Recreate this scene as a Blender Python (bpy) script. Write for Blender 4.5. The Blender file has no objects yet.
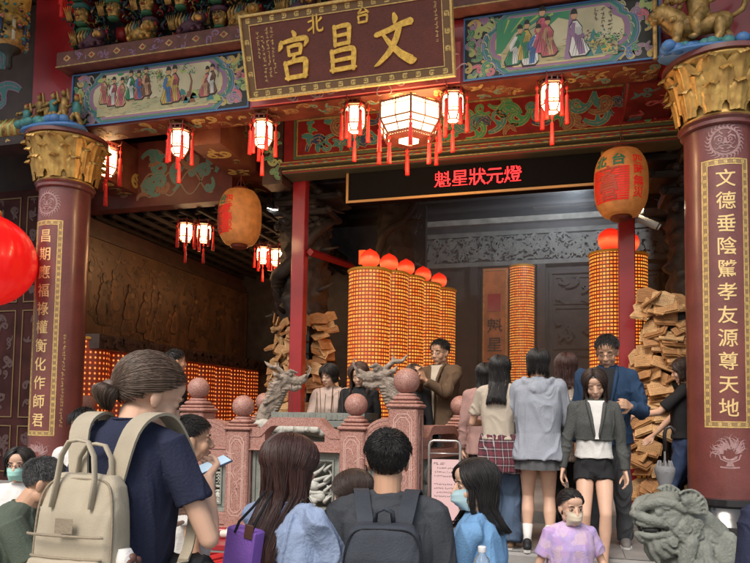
import bpy, bmesh, math, random
import numpy as np
from mathutils import Vector, Matrix, noise as mnoise
R = math.radians
FPX, CXP, CYP = 680.0, 375.0, 371.0
CAM = Vector((0, 0, 1.75))
def cam_axes():
    yaw, p = R(16.0), R(3.4)
    F = Vector((-math.sin(yaw)*math.cos(p), math.cos(yaw)*math.cos(p), math.sin(p)))
    R0 = Vector((math.cos(yaw), math.sin(yaw), 0))
    U0 = R0.cross(F)
    a = math.asin(0.01525)
    Rr = R0*math.cos(a) + U0*math.sin(a)
    return Rr.normalized(), Rr.cross(F).normalized(), F.normalized()
CR, CU, CF = cam_axes()
def P(px, py, X=None, Y=None, Z=None, d=None):
    """the world point that the photograph shows at a pixel, on the plane X=, Y= or Z= or at depth d"""
    r = CF + CR*((px-CXP)/FPX) - CU*((py-CYP)/FPX)
    if d is not None: t = d
    elif Y is not None: t = (Y-CAM.y)/r.y
    elif X is not None: t = (X-CAM.x)/r.x
    else: t = (Z-CAM.z)/r.z
    return CAM + r*t
def Q(v):
    v = Vector(v)-CAM
    d = v.dot(CF)
    return (CXP+FPX*v.dot(CR)/d, CYP-FPX*v.dot(CU)/d, d)
# ---------------------------------------------------------------- scene, tags, materials
SC = bpy.context.scene
COL = SC.collection
rnd = random.Random(7)

def tag(o, label=None, cat=None, group=None, kind=None):
    if label: o['label'] = label
    if cat: o['category'] = cat
    if group: o['group'] = group
    if kind: o['kind'] = kind
    return o

def empty(name, label, cat, loc=(0, 0, 0), rz=0, group=None):
    o = bpy.data.objects.new(name, None); COL.objects.link(o)
    o.empty_display_size = .1
    o.location = loc; o.rotation_euler = (0, 0, rz)
    return tag(o, label, cat, group)

def kids(o): return [c for c in bpy.data.objects if c.parent == o]

def copy_tree(o, parent=None):
    c = o.copy(); COL.objects.link(c)
    c.parent = parent
    for ch in kids(o):
        if ch is not c: copy_tree(ch, c)
    return c

MATS = {}
def mat(name, col, rough=.6, metal=0., var=0., vscale=6., bump=0., bscale=40., emit=None, estr=0.,
        spec=.5, coat=0., col2=None, speck=None, stretch=None, trans=0.):
    """principled material with optional colour variation, speckle and bump, all in object coordinates"""
    if name in MATS: return MATS[name]
    m = bpy.data.materials.new(name); m.use_nodes = True
    nt = m.node_tree; N = nt.nodes; L = nt.links
    b = N['Principled BSDF']
    b.inputs['Base Color'].default_value = (*col, 1)
    b.inputs['Roughness'].default_value = rough
    b.inputs['Metallic'].default_value = metal
    b.inputs['Specular IOR Level'].default_value = spec
    b.inputs['Coat Weight'].default_value = coat
    b.inputs['Coat Roughness'].default_value = .12
    if emit:
        b.inputs['Emission Color'].default_value = (*emit, 1)
        b.inputs['Emission Strength'].default_value = estr
    tc = N.new('ShaderNodeTexCoord')
    src = tc.outputs['Object']
    if stretch:
        mp = N.new('ShaderNodeMapping'); mp.inputs['Scale'].default_value = stretch
        L.new(src, mp.inputs[0]); src = mp.outputs[0]
    if var > 0:
        nz = N.new('ShaderNodeTexNoise'); nz.inputs['Scale'].default_value = vscale; nz.inputs['Detail'].default_value = 5
        L.new(src, nz.inputs[0])
        rp = N.new('ShaderNodeValToRGB')
        c2 = col2 or tuple(c*(1-var) for c in col)
        c1 = col if col2 else tuple(min(1, c*(1+var)) for c in col)
        rp.color_ramp.elements[0].position = .32; rp.color_ramp.elements[0].color = (*c2, 1)
        rp.color_ramp.elements[1].position = .68; rp.color_ramp.elements[1].color = (*c1, 1)
        L.new(nz.outputs[0], rp.inputs[0])
        out = rp.outputs[0]
        if speck:
            sz, sc_, amt = speck
            vz = N.new('ShaderNodeTexVoronoi'); vz.inputs['Scale'].default_value = sz
            L.new(src, vz.inputs[0])
            r2 = N.new('ShaderNodeValToRGB'); r2.color_ramp.interpolation = 'CONSTANT'
            e = r2.color_ramp.elements
            e[0].position = 0; e[0].color = (*sc_[0], 1)
            e[1].position = .22; e[1].color = (*sc_[1], 1)
            e2 = e.new(.55); e2.color = (*sc_[2], 1)
            e3 = e.new(.82); e3.color = (*sc_[3], 1)
            sp = N.new('ShaderNodeSeparateColor'); L.new(vz.outputs['Color'], sp.inputs[0])
            L.new(sp.outputs[0], r2.inputs[0])
            mx = N.new('ShaderNodeMix'); mx.data_type = 'RGBA'; mx.inputs[0].default_value = amt
            L.new(out, mx.inputs[6]); L.new(r2.outputs[0], mx.inputs[7]); out = mx.outputs[2]
        L.new(out, b.inputs['Base Color'])
    if bump > 0:
        nb = N.new('ShaderNodeTexNoise'); nb.inputs['Scale'].default_value = bscale; nb.inputs['Detail'].default_value = 6
        L.new(src, nb.inputs[0])
        bp = N.new('ShaderNodeBump'); bp.inputs['Strength'].default_value = bump; bp.inputs['Distance'].default_value = .01
        L.new(nb.outputs[0], bp.inputs['Height']); L.new(bp.outputs[0], b.inputs['Normal'])
    MATS[name] = m
    return m

def vnoise(p, seed=0):
    """vectorised value noise, p (n,3) -> (n,) in -1..1"""
    p = np.asarray(p, float)
    i = np.floor(p).astype(np.int64); f = p-i; f = f*f*(3-2*f)
    def h(a, b, c):
        n = (a*374761393+b*668265263+c*2147483647+seed*1274126177) & 0xffffffff
        n = ((n ^ (n >> 13))*1274126177) & 0xffffffff
        n = (n ^ (n >> 16)) & 0xffffffff
        return n/4294967295.0*2-1
    r = 0
    for dx in (0, 1):
        for dy in (0, 1):
            for dz in (0, 1):
                w = (f[:, 0] if dx else 1-f[:, 0])*(f[:, 1] if dy else 1-f[:, 1])*(f[:, 2] if dz else 1-f[:, 2])
                r = r+w*h(i[:, 0]+dx, i[:, 1]+dy, i[:, 2]+dz)
    return r
def fbm(p, o=3, seed=0):
    p = np.asarray(p, float); r = 0; a = 1; s = 0
    for k in range(o):
        r = r+a*vnoise(p*(2**k)+k*17.3, seed+k); s += a; a *= .5
    return r/s

# ---------------------------------------------------------------- mesh builder
class MB:
    def __init__(s): s.v = []; s.f = []; s.m = []; s.xf = None
    def add(s, vs, fs, mi=0, xf=None):
        o = len(s.v)
        x = xf if xf is not None else s.xf
        if x is None: s.v.extend([tuple(v) for v in vs])
        else: s.v.extend([tuple(x @ Vector(v)) for v in vs])
        s.f.extend([tuple(i+o for i in f) for f in fs]); s.m.extend([mi]*len(fs))
        return s
    def box(s, lo, hi, mi=0, xf=None, taper=0, bv=0):
        x0, y0, z0 = lo; x1, y1, z1 = hi
        if bv > 0:
            b = min(bv, (x1-x0)/2.01, (y1-y0)/2.01, (z1-z0)/2.01)
            prof = [(z0, b), (z0+b, 0), (z1-b, 0), (z1, b)]
            vs = []; fs = []
            for z, i in prof:
                c = b
                vs += [(x0+i+c*0, y0+i+c, z), (x0+i+c, y0+i, z), (x1-i-c, y0+i, z), (x1-i, y0+i+c, z),
                       (x1-i, y1-i-c, z), (x1-i-c, y1-i, z), (x0+i+c, y1-i, z), (x0+i, y1-i-c, z)]
            for r in range(3):
                for k in range(8):
                    a = r*8+k; c = r*8+(k+1) % 8
                    fs.append((a, c, c+8, a+8))
            fs.append(tuple(reversed(range(8)))); fs.append(tuple(range(24, 32)))
            return s.add(vs, fs, mi, xf)
        t = taper
        vs = [(x0, y0, z0), (x1, y0, z0), (x1, y1, z0), (x0, y1, z0),
              (x0+t, y0+t, z1), (x1-t, y0+t, z1), (x1-t, y1-t, z1), (x0+t, y1-t, z1)]
        return s.add(vs, [(3, 2, 1, 0), (4, 5, 6, 7), (0, 1, 5, 4), (1, 2, 6, 5), (2, 3, 7, 6), (3, 0, 4, 7)], mi, xf)
    def prism(s, pts, d0, d1, fn, mi=0, back=False):
        """2-D outline extruded between depths d0 (back) and d1 (front); fn(u, v, depth) -> point"""
        n = len(pts)
        vs = [fn(u, v, d0) for u, v in pts]+[fn(u, v, d1) for u, v in pts]
        fs = [tuple(range(n, 2*n))]
        if back: fs.append(tuple(reversed(range(n))))
        for i in range(n): fs.append((i, (i+1) % n, n+(i+1) % n, n+i))
        return s.add(vs, fs, mi)
    def lathe(s, prof, n=24, c=(0, 0, 0), mi=0, xf=None, sx=1, sy=1, caps=True, a0=0, a1=2*math.pi):
        vs = []; fs = []
        full = abs(a1-a0-2*math.pi) < 1e-6
        cnt = n if full else n+1
        for r, z in prof:
            for k in range(cnt):
                a = a0+(a1-a0)*k/n
                vs.append((c[0]+r*math.cos(a)*sx, c[1]+r*math.sin(a)*sy, c[2]+z))
        for i in range(len(prof)-1):
            for k in range(n):
                k2 = (k+1) % cnt
                fs.append((i*cnt+k, i*cnt+k2, (i+1)*cnt+k2, (i+1)*cnt+k))
        if caps and full:
            fs.append(tuple(reversed(range(cnt)))); fs.append(tuple(range((len(prof)-1)*cnt, len(prof)*cnt)))
        return s.add(vs, fs, mi, xf)
    def tube(s, pts, rad, n=8, mi=0, xf=None, flat=1.0):
        pts = [Vector(p) for p in pts]
        if not hasattr(rad, '__len__'): rad = [rad]*len(pts)
        vs = []; fs = []
        t = (pts[1]-pts[0]).normalized()
        ref = Vector((0, 0, 1)) if abs(t.z) < .9 else Vector((1, 0, 0))
        u = t.cross(ref).normalized()
        for i, p in enumerate(pts):
            if i == 0: t = pts[1]-pts[0]
            elif i == len(pts)-1: t = pts[-1]-pts[-2]
            else: t = pts[i+1]-pts[i-1]
            if t.length < 1e-9: t = Vector((0, 0, 1))
            t = t.normalized()
            u = (u-t*u.dot(t))
            if u.length < 1e-6: u = t.orthogonal()
            u.normalize(); w = t.cross(u)
            for k in range(n):
                a = 2*math.pi*k/n
                vs.append(p+u*(math.cos(a)*rad[i])+w*(math.sin(a)*rad[i]*flat))
        for i in range(len(pts)-1):
            for k in range(n):
                k2 = (k+1) % n
                fs.append((i*n+k, i*n+k2, (i+1)*n+k2, (i+1)*n+k))
        fs.append(tuple(reversed(range(n)))); fs.append(tuple(range((len(pts)-1)*n, len(pts)*n)))
        return s.add(vs, fs, mi, xf)
    def ell(s, c, r, rot=None, n=14, m=9, mi=0, xf=None):
        if not hasattr(r, '__len__'): r = (r, r, r)
        vs = []; fs = []
        c = Vector(c)
        rm = rot if rot is not None else Matrix.Identity(3)
        vs.append(c+rm @ Vector((0, 0, -r[2])))
        for i in range(1, m):
            ph = -math.pi/2+math.pi*i/m
            for k in range(n):
                a = 2*math.pi*k/n
                vs.append(c+rm @ Vector((r[0]*math.cos(ph)*math.cos(a), r[1]*math.cos(ph)*math.sin(a), r[2]*math.sin(ph))))
        vs.append(c+rm @ Vector((0, 0, r[2])))
        for k in range(n): fs.append((0, 1+(k+1) % n, 1+k))
        for i in range(m-2):
            for k in range(n):
                a = 1+i*n+k; b = 1+i*n+(k+1) % n
                fs.append((a, b, b+n, a+n))
        t = len(vs)-1
        for k in range(n): fs.append((t, t-n+k, t-n+(k+1) % n))
        return s.add(vs, fs, mi, xf)
    def cap(s, a, b, ra, rb, n=12, mi=0, xf=None):
        """tapered capsule"""
        a = Vector(a); b = Vector(b); d = (b-a)
        L = d.length
        if L < 1e-6: return s.ell(a, ra, mi=mi, xf=xf)
        t = d/L
        pts = []; rs = []
        for q in (-.98, -.8, -.45): pts.append(a+t*ra*q); rs.append(ra*math.sqrt(1-q*q))
        pts.append(a); rs.append(ra); pts.append(b); rs.append(rb)
        for q in (.45, .8, .98): pts.append(b+t*rb*q); rs.append(rb*math.sqrt(1-q*q))
        return s.tube(pts, rs, n, mi, xf)
    def chain(s, pts, rs, n=12, mi=0, xf=None):
        for i in range(len(pts)-1): s.cap(pts[i], pts[i+1], rs[i], rs[i+1], n, mi, xf)
        return s
    def loft(s, rings, n=24, mi=0, xf=None, e=2.3):
        """rings: (centre, rx, ry) superellipses in horizontal planes, optional 4th a yaw"""
        vs = []; fs = []
        for rg in rings:
            c, rx, ry = rg[0], rg[1], rg[2]; yw = rg[3] if len(rg) > 3 else 0
            for k in range(n):
                a = 2*math.pi*k/n; ca, sa = math.cos(a), math.sin(a)
                x = rx*math.copysign(abs(ca)**(2/e), ca); y = ry*math.copysign(abs(sa)**(2/e), sa)
                vs.append((c[0]+x*math.cos(yw)-y*math.sin(yw), c[1]+x*math.sin(yw)+y*math.cos(yw), c[2]))
        for i in range(len(rings)-1):
            for k in range(n):
                k2 = (k+1) % n
                fs.append((i*n+k, i*n+k2, (i+1)*n+k2, (i+1)*n+k))
        if rings[0][0][2] < rings[-1][0][2]:
            fs.append(tuple(reversed(range(n)))); fs.append(tuple(range((len(rings)-1)*n, len(rings)*n)))
        else:
            fs = [tuple(reversed(f)) for f in fs]
            fs.append(tuple(range(n))); fs.append(tuple(reversed(range((len(rings)-1)*n, len(rings)*n))))
        return s.add(vs, fs, mi, xf)
    def ribbon(s, pts, ws, d0, d1, fn, mi=0):
        """flat band along a 2-D path, raised from depth d0 to d1 of fn"""
        n = len(pts); l = []; r = []
        for i in range(n):
            a = pts[max(0, i-1)]; b = pts[min(n-1, i+1)]
            dx, dy = b[0]-a[0], b[1]-a[1]; q = math.hypot(dx, dy) or 1
            w = ws[i] if hasattr(ws, '__len__') else ws
            l.append((pts[i][0]-dy/q*w/2, pts[i][1]+dx/q*w/2)); r.append((pts[i][0]+dy/q*w/2, pts[i][1]-dx/q*w/2))
        vs = [fn(*p, d1) for p in l]+[fn(*p, d1) for p in r]
        fs = [(i+n, i+1+n, i+1, i) for i in range(n-1)]
        if d1-d0 > .002:
            vs += [fn(*p, d0) for p in l]+[fn(*p, d0) for p in r]
            for i in range(n-1):
                fs.append((i, i+1, 2*n+i+1, 2*n+i)); fs.append((3*n+i, 3*n+i+1, n+i+1, n+i))
            fs.append((0, 2*n, 3*n, n)); fs.append((n-1, 2*n-1, 4*n-1, 3*n-1))
        return s.add(vs, fs, mi)
    def text(s, ch, u, v, size, fn, d0=0, d1=.002, mi=0, bold=0., sx=1., center=True, warp=0):
        vs, fs = glyph(ch, bold)
        if not vs: return s
        def jx(x, y): return x+(warp*math.sin(y*7+x*3)), y+(warp*math.sin(x*6+y*2))
        q = []
        for x, y in vs:
            x, y = jx(x, y)
            q.append((u+(x-(.5 if center else 0))*size*sx, v+(y-(.38 if center else 0))*size))
        n = len(q)
        P3 = [fn(a, b, d1) for a, b in q]
        s.add(P3, fs, mi)
        if d1-d0 > .003:
            ec = {}
            for f in fs:
                for i in range(len(f)):
                    a, b = f[i], f[(i+1) % len(f)]
                    if (b, a) in ec: del ec[(b, a)]
                    else: ec[(a, b)] = 1
            vs2 = P3+[fn(a, b, d0) for a, b in q]
            s.add(vs2, [(a, a+n, b+n, b) for a, b in ec], mi)
        return s
    def mesh(s, name='mesh', mats=(), smooth=False):
        me = bpy.data.meshes.new(name)
        me.from_pydata(s.v, [], s.f)
        for m in mats: me.materials.append(m)
        if len(mats) > 1: me.polygons.foreach_set('material_index', s.m)
        if smooth is True: me.polygons.foreach_set('use_smooth', [True]*len(s.f))
        me.update()
        if smooth == 'auto':
            me.polygons.foreach_set('use_smooth', [True]*len(s.f))
            try: me.set_sharp_from_angle(angle=R(35))
            except Exception: pass
        return me
    def obj(s, name, mats, parent=None, smooth=False, loc=None, rz=None):
        if not isinstance(mats, (list, tuple)): mats = [mats]
        me = s.mesh(name, mats, smooth)
        o = bpy.data.objects.new(name, me); COL.objects.link(o)
        if parent: o.parent = parent
        if loc is not None: o.location = loc
        if rz is not None: o.rotation_euler = (0, 0, rz)
        return o

GL = {}
def glyph(ch, bold=0.):
    k = (ch, bold)
    if k not in GL:
        c = bpy.data.curves.new('t', 'FONT'); c.body = ch; c.size = 1; c.resolution_u = 2; c.offset = bold
        c.dimensions = '2D'; c.fill_mode = 'BOTH'
        o = bpy.data.objects.new('t', c); COL.objects.link(o)
        dg = bpy.context.evaluated_depsgraph_get(); dg.update()
        m = bpy.data.meshes.new_from_object(o.evaluated_get(dg))
        vs = [(v.co.x, v.co.y) for v in m.vertices]
        fs = []
        for p in m.polygons:
            f = tuple(p.vertices)
            ar = sum(vs[f[i]][0]*vs[f[(i+1) % len(f)]][1]-vs[f[(i+1) % len(f)]][0]*vs[f[i]][1] for i in range(len(f)))
            fs.append(f if ar > 0 else tuple(reversed(f)))
        bm = bmesh.new(); bv = [bm.verts.new((x, y, 0)) for x, y in vs]   # slices, so that the writing can follow a curved face
        for f in fs:
            try: bm.faces.new([bv[i] for i in f])
            except ValueError: pass
        for i in range(1, 12): bmesh.ops.bisect_plane(bm, geom=bm.verts[:]+bm.edges[:]+bm.faces[:], plane_co=(i/12, 0, 0), plane_no=(1, 0, 0))
        bm.verts.index_update(); vs = [(v.co.x, v.co.y) for v in bm.verts]; fs = [tuple(v.index for v in f.verts) for f in bm.faces]; bm.free()
        GL[k] = (vs, fs)
        bpy.data.objects.remove(o); bpy.data.curves.remove(c); bpy.data.meshes.remove(m)
    return GL[k]

def plane_y(y, s=-1):
    """picture plane facing the courtyard: u = X, v = Z, depth grows towards the camera"""
    return lambda u, v, d: (u, y+s*d, v)
def on_cyl(cx, cy, r):
    """wraps u (metres) round a cylinder; u = 0 faces the courtyard"""
    def f(u, v, d):
        a = u/r
        return (cx+(r+d)*math.sin(a), cy-(r+d)*math.cos(a), v)
    return f

def remesh(mb, voxel, sm=4, fac=.6):
    """union of the builder's closed shapes as one smooth continuous surface -> (verts, faces)"""
    me = mb.mesh('tmp')
    o = bpy.data.objects.new('tmp', me); COL.objects.link(o)
    r = o.modifiers.new('r', 'REMESH'); r.mode = 'VOXEL'; r.voxel_size = voxel; r.adaptivity = 0
    if sm:
        k = o.modifiers.new('s', 'SMOOTH'); k.factor = fac; k.iterations = sm
    dg = bpy.context.evaluated_depsgraph_get(); dg.update()
    m = bpy.data.meshes.new_from_object(o.evaluated_get(dg))
    n = len(m.vertices); co = np.empty(n*3); m.vertices.foreach_get('co', co); co = co.reshape(-1, 3)
    nr = np.empty(n*3); m.vertices.foreach_get('normal', nr); nr = nr.reshape(-1, 3)
    fs = [tuple(p.vertices) for p in m.polygons]
    bpy.data.objects.remove(o); bpy.data.meshes.remove(me); bpy.data.meshes.remove(m)
    return co, nr, fs

def blob(mb, voxel, name, mats, parent=None, sm=4, disp=None, matfn=None, extra=None, loc=None, rz=None, fac=.6):
    """remesh, displace along the normals by disp(co), choose materials by matfn(co), link"""
    co, nr, fs = remesh(mb, voxel, sm, fac)
    if disp is not None: co = co+nr*np.asarray(disp(co))[:, None]
    out = MB(); out.v = [tuple(c) for c in co]; out.f = fs
    if matfn is not None:
        mi = np.asarray(matfn(co)); out.m = [int(mi[f[0]]) for f in fs]
    else: out.m = [0]*len(fs)
    if extra is not None:
        out.add(extra.v, extra.f); out.m[-len(extra.m):] = extra.m
    return out.obj(name, mats, parent, True, loc, rz)

# ---------------------------------------------------------------- painted ornament
def spiral(x, y, ang, L, k0, k1, n=16):
    pts = [(x, y)]; st = L/n
    for i in range(n):
        ang += (k0+(k1-k0)*(i/n)**2)*st
        x += math.cos(ang)*st; y += math.sin(ang)*st
        pts.append((x, y))
    return pts
def scrolls(mb, u0, v0, u1, v1, fn, n, size, mats, seed, outline=0, d=.002, th=.0, inside=None, wid=.2, leaf=True):
    """fills a rectangle with coloured scroll strokes that have a pale outline"""
    r = random.Random(seed)
    ok = lambda p: u0 < p[0] < u1 and v0 < p[1] < v1 and (inside is None or inside(*p))
    cols = max(1, int((u1-u0)/size*1.0)); rows = max(1, int(round(n/cols)))
    cells = [(i, j) for i in range(cols) for j in range(rows)]
    for q, (i, j) in enumerate(cells):
        x = u0+(i+r.uniform(.1, .9))*(u1-u0)/cols; y = v0+(j+r.uniform(.1, .9))*(v1-v0)/rows
        sg = r.choice((-1, 1)); a = r.uniform(0, 6.28); s = size*r.uniform(.7, 1.25)
        p = spiral(x, y, a, s*1.7, sg*1.2/s, sg*r.uniform(7, 11)/s)
        keep = []
        for pt in p:
            if ok(pt): keep.append(pt)
            else: break
        if len(keep) < 5: continue
        m = len(keep)
        w = [s*wid*(math.sin(math.pi*(.12+.80*k/(m-1))))**.8+s*.02 for k in range(m)]
        mi = r.choice(mats); dd = d+.0004*(q % 7)
        mb.ribbon(keep, [k+s*.055 for k in w], 0, dd, fn, outline)
        mb.ribbon(keep, w, 0, dd+.0008+th, fn, mi)
        if th == 0 and m > 7:
            mb.ribbon(keep[1:-1], [s*.02]*(m-2), 0, dd+.0014, fn, outline)
            for sd in (-1, 1):
                for j in range(2, m-3, 3):
                    a0, a1 = keep[j], keep[j+1]; dx, dy = a1[0]-a0[0], a1[1]-a0[1]; q_ = math.hypot(dx, dy) or 1
                    mb.ribbon([a0, (a0[0]+dx*.6-sd*dy/q_*w[j]*.42, a0[1]+dy*.6+sd*dx/q_*w[j]*.42)], [s*.018, s*.006], 0, dd+.0013, fn, outline)
        if leaf:
            e = keep[m//3]; b = a+sg*1.9
            lp = [(e[0]+math.cos(b+.5*sg*t/4)*s*.45*t/4, e[1]+math.sin(b+.5*sg*t/4)*s*.45*t/4) for t in range(5)]
            if all(ok(z) for z in lp):
                mb.ribbon(lp, [s*.2, s*.24, s*.2, s*.12, s*.03], 0, dd+.0002, fn, outline)
                mb.ribbon(lp, [s*.15, s*.18, s*.14, s*.07, s*.01], 0, dd+.001+th, fn, mi)
def rect(u0, v0, u1, v1): return [(u0, v0), (u1, v0), (u1, v1), (u0, v1)]
def frame_band(mb, u0, v0, u1, v1, w, d0, d1, fn, mi):
    mb.prism(rect(u0, v0, u1, v0+w), d0, d1, fn, mi); mb.prism(rect(u0, v1-w, u1, v1), d0, d1, fn, mi)
    mb.prism(rect(u0, v0+w, u0+w, v1-w), d0, d1, fn, mi); mb.prism(rect(u1-w, v0+w, u1, v1-w), d0, d1, fn, mi)
def fret(mb, u0, v0, u1, v1, w, d, fn, mi, step=None):
    """key-fret border of little square hooks"""
    step = step or w*2.1; t = w*.22
    def hook(cu, cv, a):
        c, s_ = math.cos(a), math.sin(a)
        g = w*.8
        for (x0, y0, x1, y1) in ((-g/2, -g/2, g/2, -g/2+t), (g/2-t, -g/2, g/2, g/2), (-g/2, g/2-t, g/2, g/2), (-g/2, -g*.1, -g/2+t, g/2), (-g/2, -g*.1, g*.1, -g*.1+t)):
            q = [(cu+x*c-y*s_, cv+x*s_+y*c) for x, y in rect(x0, y0, x1, y1)]
            mb.add([fn(a_, b_, d) for a_, b_ in q], [(0, 1, 2, 3)], mi)
    nu = max(1, int((u1-u0)/step)); nv = max(1, int((v1-v0)/step))
    for i in range(nu):
        x = u0+(i+.5)*(u1-u0)/nu; hook(x, v0+w/2, 0 if i % 2 else math.pi); hook(x, v1-w/2, 0 if i % 2 else math.pi)
    for i in range(1, nv-1):
        y = v0+(i+.5)*(v1-v0)/nv; hook(u0+w/2, y, math.pi/2 if i % 2 else -math.pi/2); hook(u1-w/2, y, math.pi/2 if i % 2 else -math.pi/2)
def inkmarks(mb, u, v, s, n, fn, d, mi, r, horiz=False):
    """a run of tiny unreadable brush characters"""
    for k in range(n):
        cu, cv = (u+k*s*1.15, v) if horiz else (u, v-k*s*1.15)
        for j in range(4):
            x = cu+r.uniform(-.35, .35)*s; y = cv+r.uniform(-.38, .38)*s
            if r.random() < .55: q = rect(x-s*.32, y-s*.05, x+s*.32, y+s*.06)
            else: q = rect(x-s*.05, y-s*.35, x+s*.06, y+s*.35)
            mb.add([fn(a, b, d+.0001*j) for a, b in q], [(0, 1, 2, 3)], mi)
# ---------------------------------------------------------------- materials of the place
GRP = ((.50, .27, .22), (.34, .15, .12), (.62, .42, .36), (.16, .06, .05))
m_granite = mat('pink_granite', (.34, .145, .115), .5, var=.3, vscale=5, bump=.25, bscale=90, speck=(260, GRP, .55), col2=(.22, .095, .075))
m_granite_line = mat('granite_line', (.56, .36, .31), .7, var=.1)
m_maroon = mat('maroon_stone', (.155, .040, .035), .33, var=.3, vscale=4, speck=(420, ((.2, .07, .065), (.13, .04, .04), (.24, .1, .09), (.08, .02, .02)), .4), coat=.22)
m_etch = mat('etched_stone', (.34, .2, .2), .75, var=.2, vscale=30)
m_gold = mat('gold_leaf', (.62, .40, .12), .45, metal=.5, var=.3, vscale=10, bump=.2, bscale=50, col2=(.36, .20, .06))
m_goldp = mat('gold_paint', (.66, .46, .17), .5, metal=.25, var=.25, vscale=40)
m_brass = mat('aged_gold', (.48, .33, .13), .5, metal=.4, var=.4, vscale=25)
m_red = mat('red_lacquer', (.30, .010, .018), .38, var=.2, vscale=3, coat=.3)
m_reddk = mat('dark_red_lacquer', (.16, .012, .014), .4, var=.35, vscale=4)
m_ochre = mat('ochre_red_paint', (.20, .065, .03), .5, var=.45, vscale=5, col2=(.11, .018, .012))
m_black = mat('black_lacquer', (.018, .014, .014), .3, var=.3)
m_dstone = mat('dark_carved_stone', (.040, .034, .032), .55, var=.4, vscale=6, bump=.5, bscale=45)
m_gstone = mat('grey_green_stone', (.21, .225, .20), .7, var=.25, vscale=10, bump=.35, bscale=80, speck=(300, ((.24, .25, .22), (.19, .2, .18), (.3, .31, .28), (.13, .14, .12)), .35))
m_relief = mat('pale_relief_stone', (.44, .44, .40), .75, var=.2, vscale=18, bump=.3, bscale=60)
m_paving = mat('stone_paving', (.22, .21, .20), .8, var=.25, vscale=2, bump=.3, bscale=30)
m_slab = mat('grey_stone_slab', (.25, .24, .23), .7, var=.2, vscale=3, bump=.3, bscale=50)
m_inner = mat('inner_wall', (.055, .022, .018), .55, var=.4, vscale=3)
m_darkwood = mat('dark_wood', (.05, .025, .018), .45, var=.4, vscale=8)
p_teal = mat('paint_teal', (.05, .20, .20), .55); p_green = mat('paint_green', (.05, .26, .12), .55)
p_lime = mat('paint_lime', (.38, .47, .14), .55); p_purple = mat('paint_purple', (.30, .17, .30), .55)
p_pink = mat('paint_pink', (.62, .12, .20), .55); p_blue = mat('paint_blue', (.06, .17, .40), .55)
p_cream = mat('paint_cream', (.50, .46, .34), .6); p_dark = mat('paint_black', (.02, .022, .02), .55)
p_yell = mat('paint_yellow', (.58, .40, .10), .55); p_flesh = mat('paint_flesh', (.60, .35, .20), .6)
p_rose = mat('paint_rose', (.50, .12, .13), .5, var=.15); p_white = mat('paint_white', (.72, .70, .66), .6)
p_sky = mat('paint_sky', (.58, .52, .34), .6, var=.2, vscale=3); p_sand = mat('painted_ground', (.56, .44, .24), .6, var=.35, vscale=7, col2=(.38, .38, .22))
p_navy = mat('paint_navy', (.03, .06, .14), .5); p_brown = mat('paint_brown', (.22, .10, .06), .6)
PAL = [p_green, p_lime, p_purple, p_blue, p_yell, p_teal]

# ---------------------------------------------------------------- setting
def struct(mb, name, m, **k): return tag(mb.obj(name, m, **k), kind='structure')
g = MB(); g.box((-60, -60, -.3), (60, 60, 0)); struct(g, 'ground', m_paving)
g = MB()
for i in range(-16, 14):
    for j in range(-4, 10):
        x, y = i*.62+(.31 if j % 2 else 0), j*.62
        if y < 4.3: g.box((x+.006, y+.006, .002), (x+.612, y+.612, .012+.003*rnd.random()), bv=.006)
struct(g, 'courtyard_paving', m_slab)
g = MB(); g.box((-2.3, 1.2, .0), (-.2, 2.4, .22), bv=.01); struct(g, 'paving_step', m_slab)

FL, FH = .67, .79
T = empty('temple_hall', 'open fronted temple hall with painted beams and maroon stone columns', 'temple')
g = MB(); g.box((-12, 5.52, .0), (9, 6.95, FL), bv=.012); g.box((-12, 5.47, FL-.11), (9, 5.6, FL-.002), bv=.02)
g.obj('platform', m_slab, T)
g = MB()
for i in range(34):
    x = -12+i*.62
    g.box((x+.004, 5.50, FL+.002), (x+.616, 6.2, FL+.010)); g.box((x+.314, 6.206, FL+.002), (x+.926, 6.93, FL+.010))
g.obj('floor_slab', m_slab, T)
g = MB(); g.box((-12, 6.95, 0), (9, 14, FH)); g.obj('hall_floor', m_paving, T)
g = MB()
for k in range(3): g.box((-.95, 5.47-(3-k)*.3, 0), (.32, 5.47-(2-k)*.3+.01*k, .167*(k+1)-.002), bv=.008)
g.obj('front_steps', m_slab, T)
# shell: roof, back and side walls
g = MB(); g.box((-12, 4.3, 6.75), (9, 14.3, 7.0)); g.obj('roof', m_darkwood, T)  # unseen front overhang lengthened to shade the carvings above the beam
g = MB(); g.box((-12, 12.45, FH), (9, 12.7, 6.75)); g.obj('back_wall', m_dstone, T)
g = MB(); g.box((-6.62, 7.3, FH), (-6.42, 12.45, 6.75)); g.box((-12, 7.9, FH), (-6.62, 8.1, 6.75)); g.obj('side_wall', m_inner, T)
g = MB(); g.box((3.4, 6.4, FH), (3.6, 12.45, 6.75)); g.obj('side_wall', m_inner, T)
g = MB()
for i in range(22): g.box((-12+i*.97, 5.3, 6.6), (-11.86+i*.97, 12.4, 6.75))
g.obj('rafters', m_darkwood, T)

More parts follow.
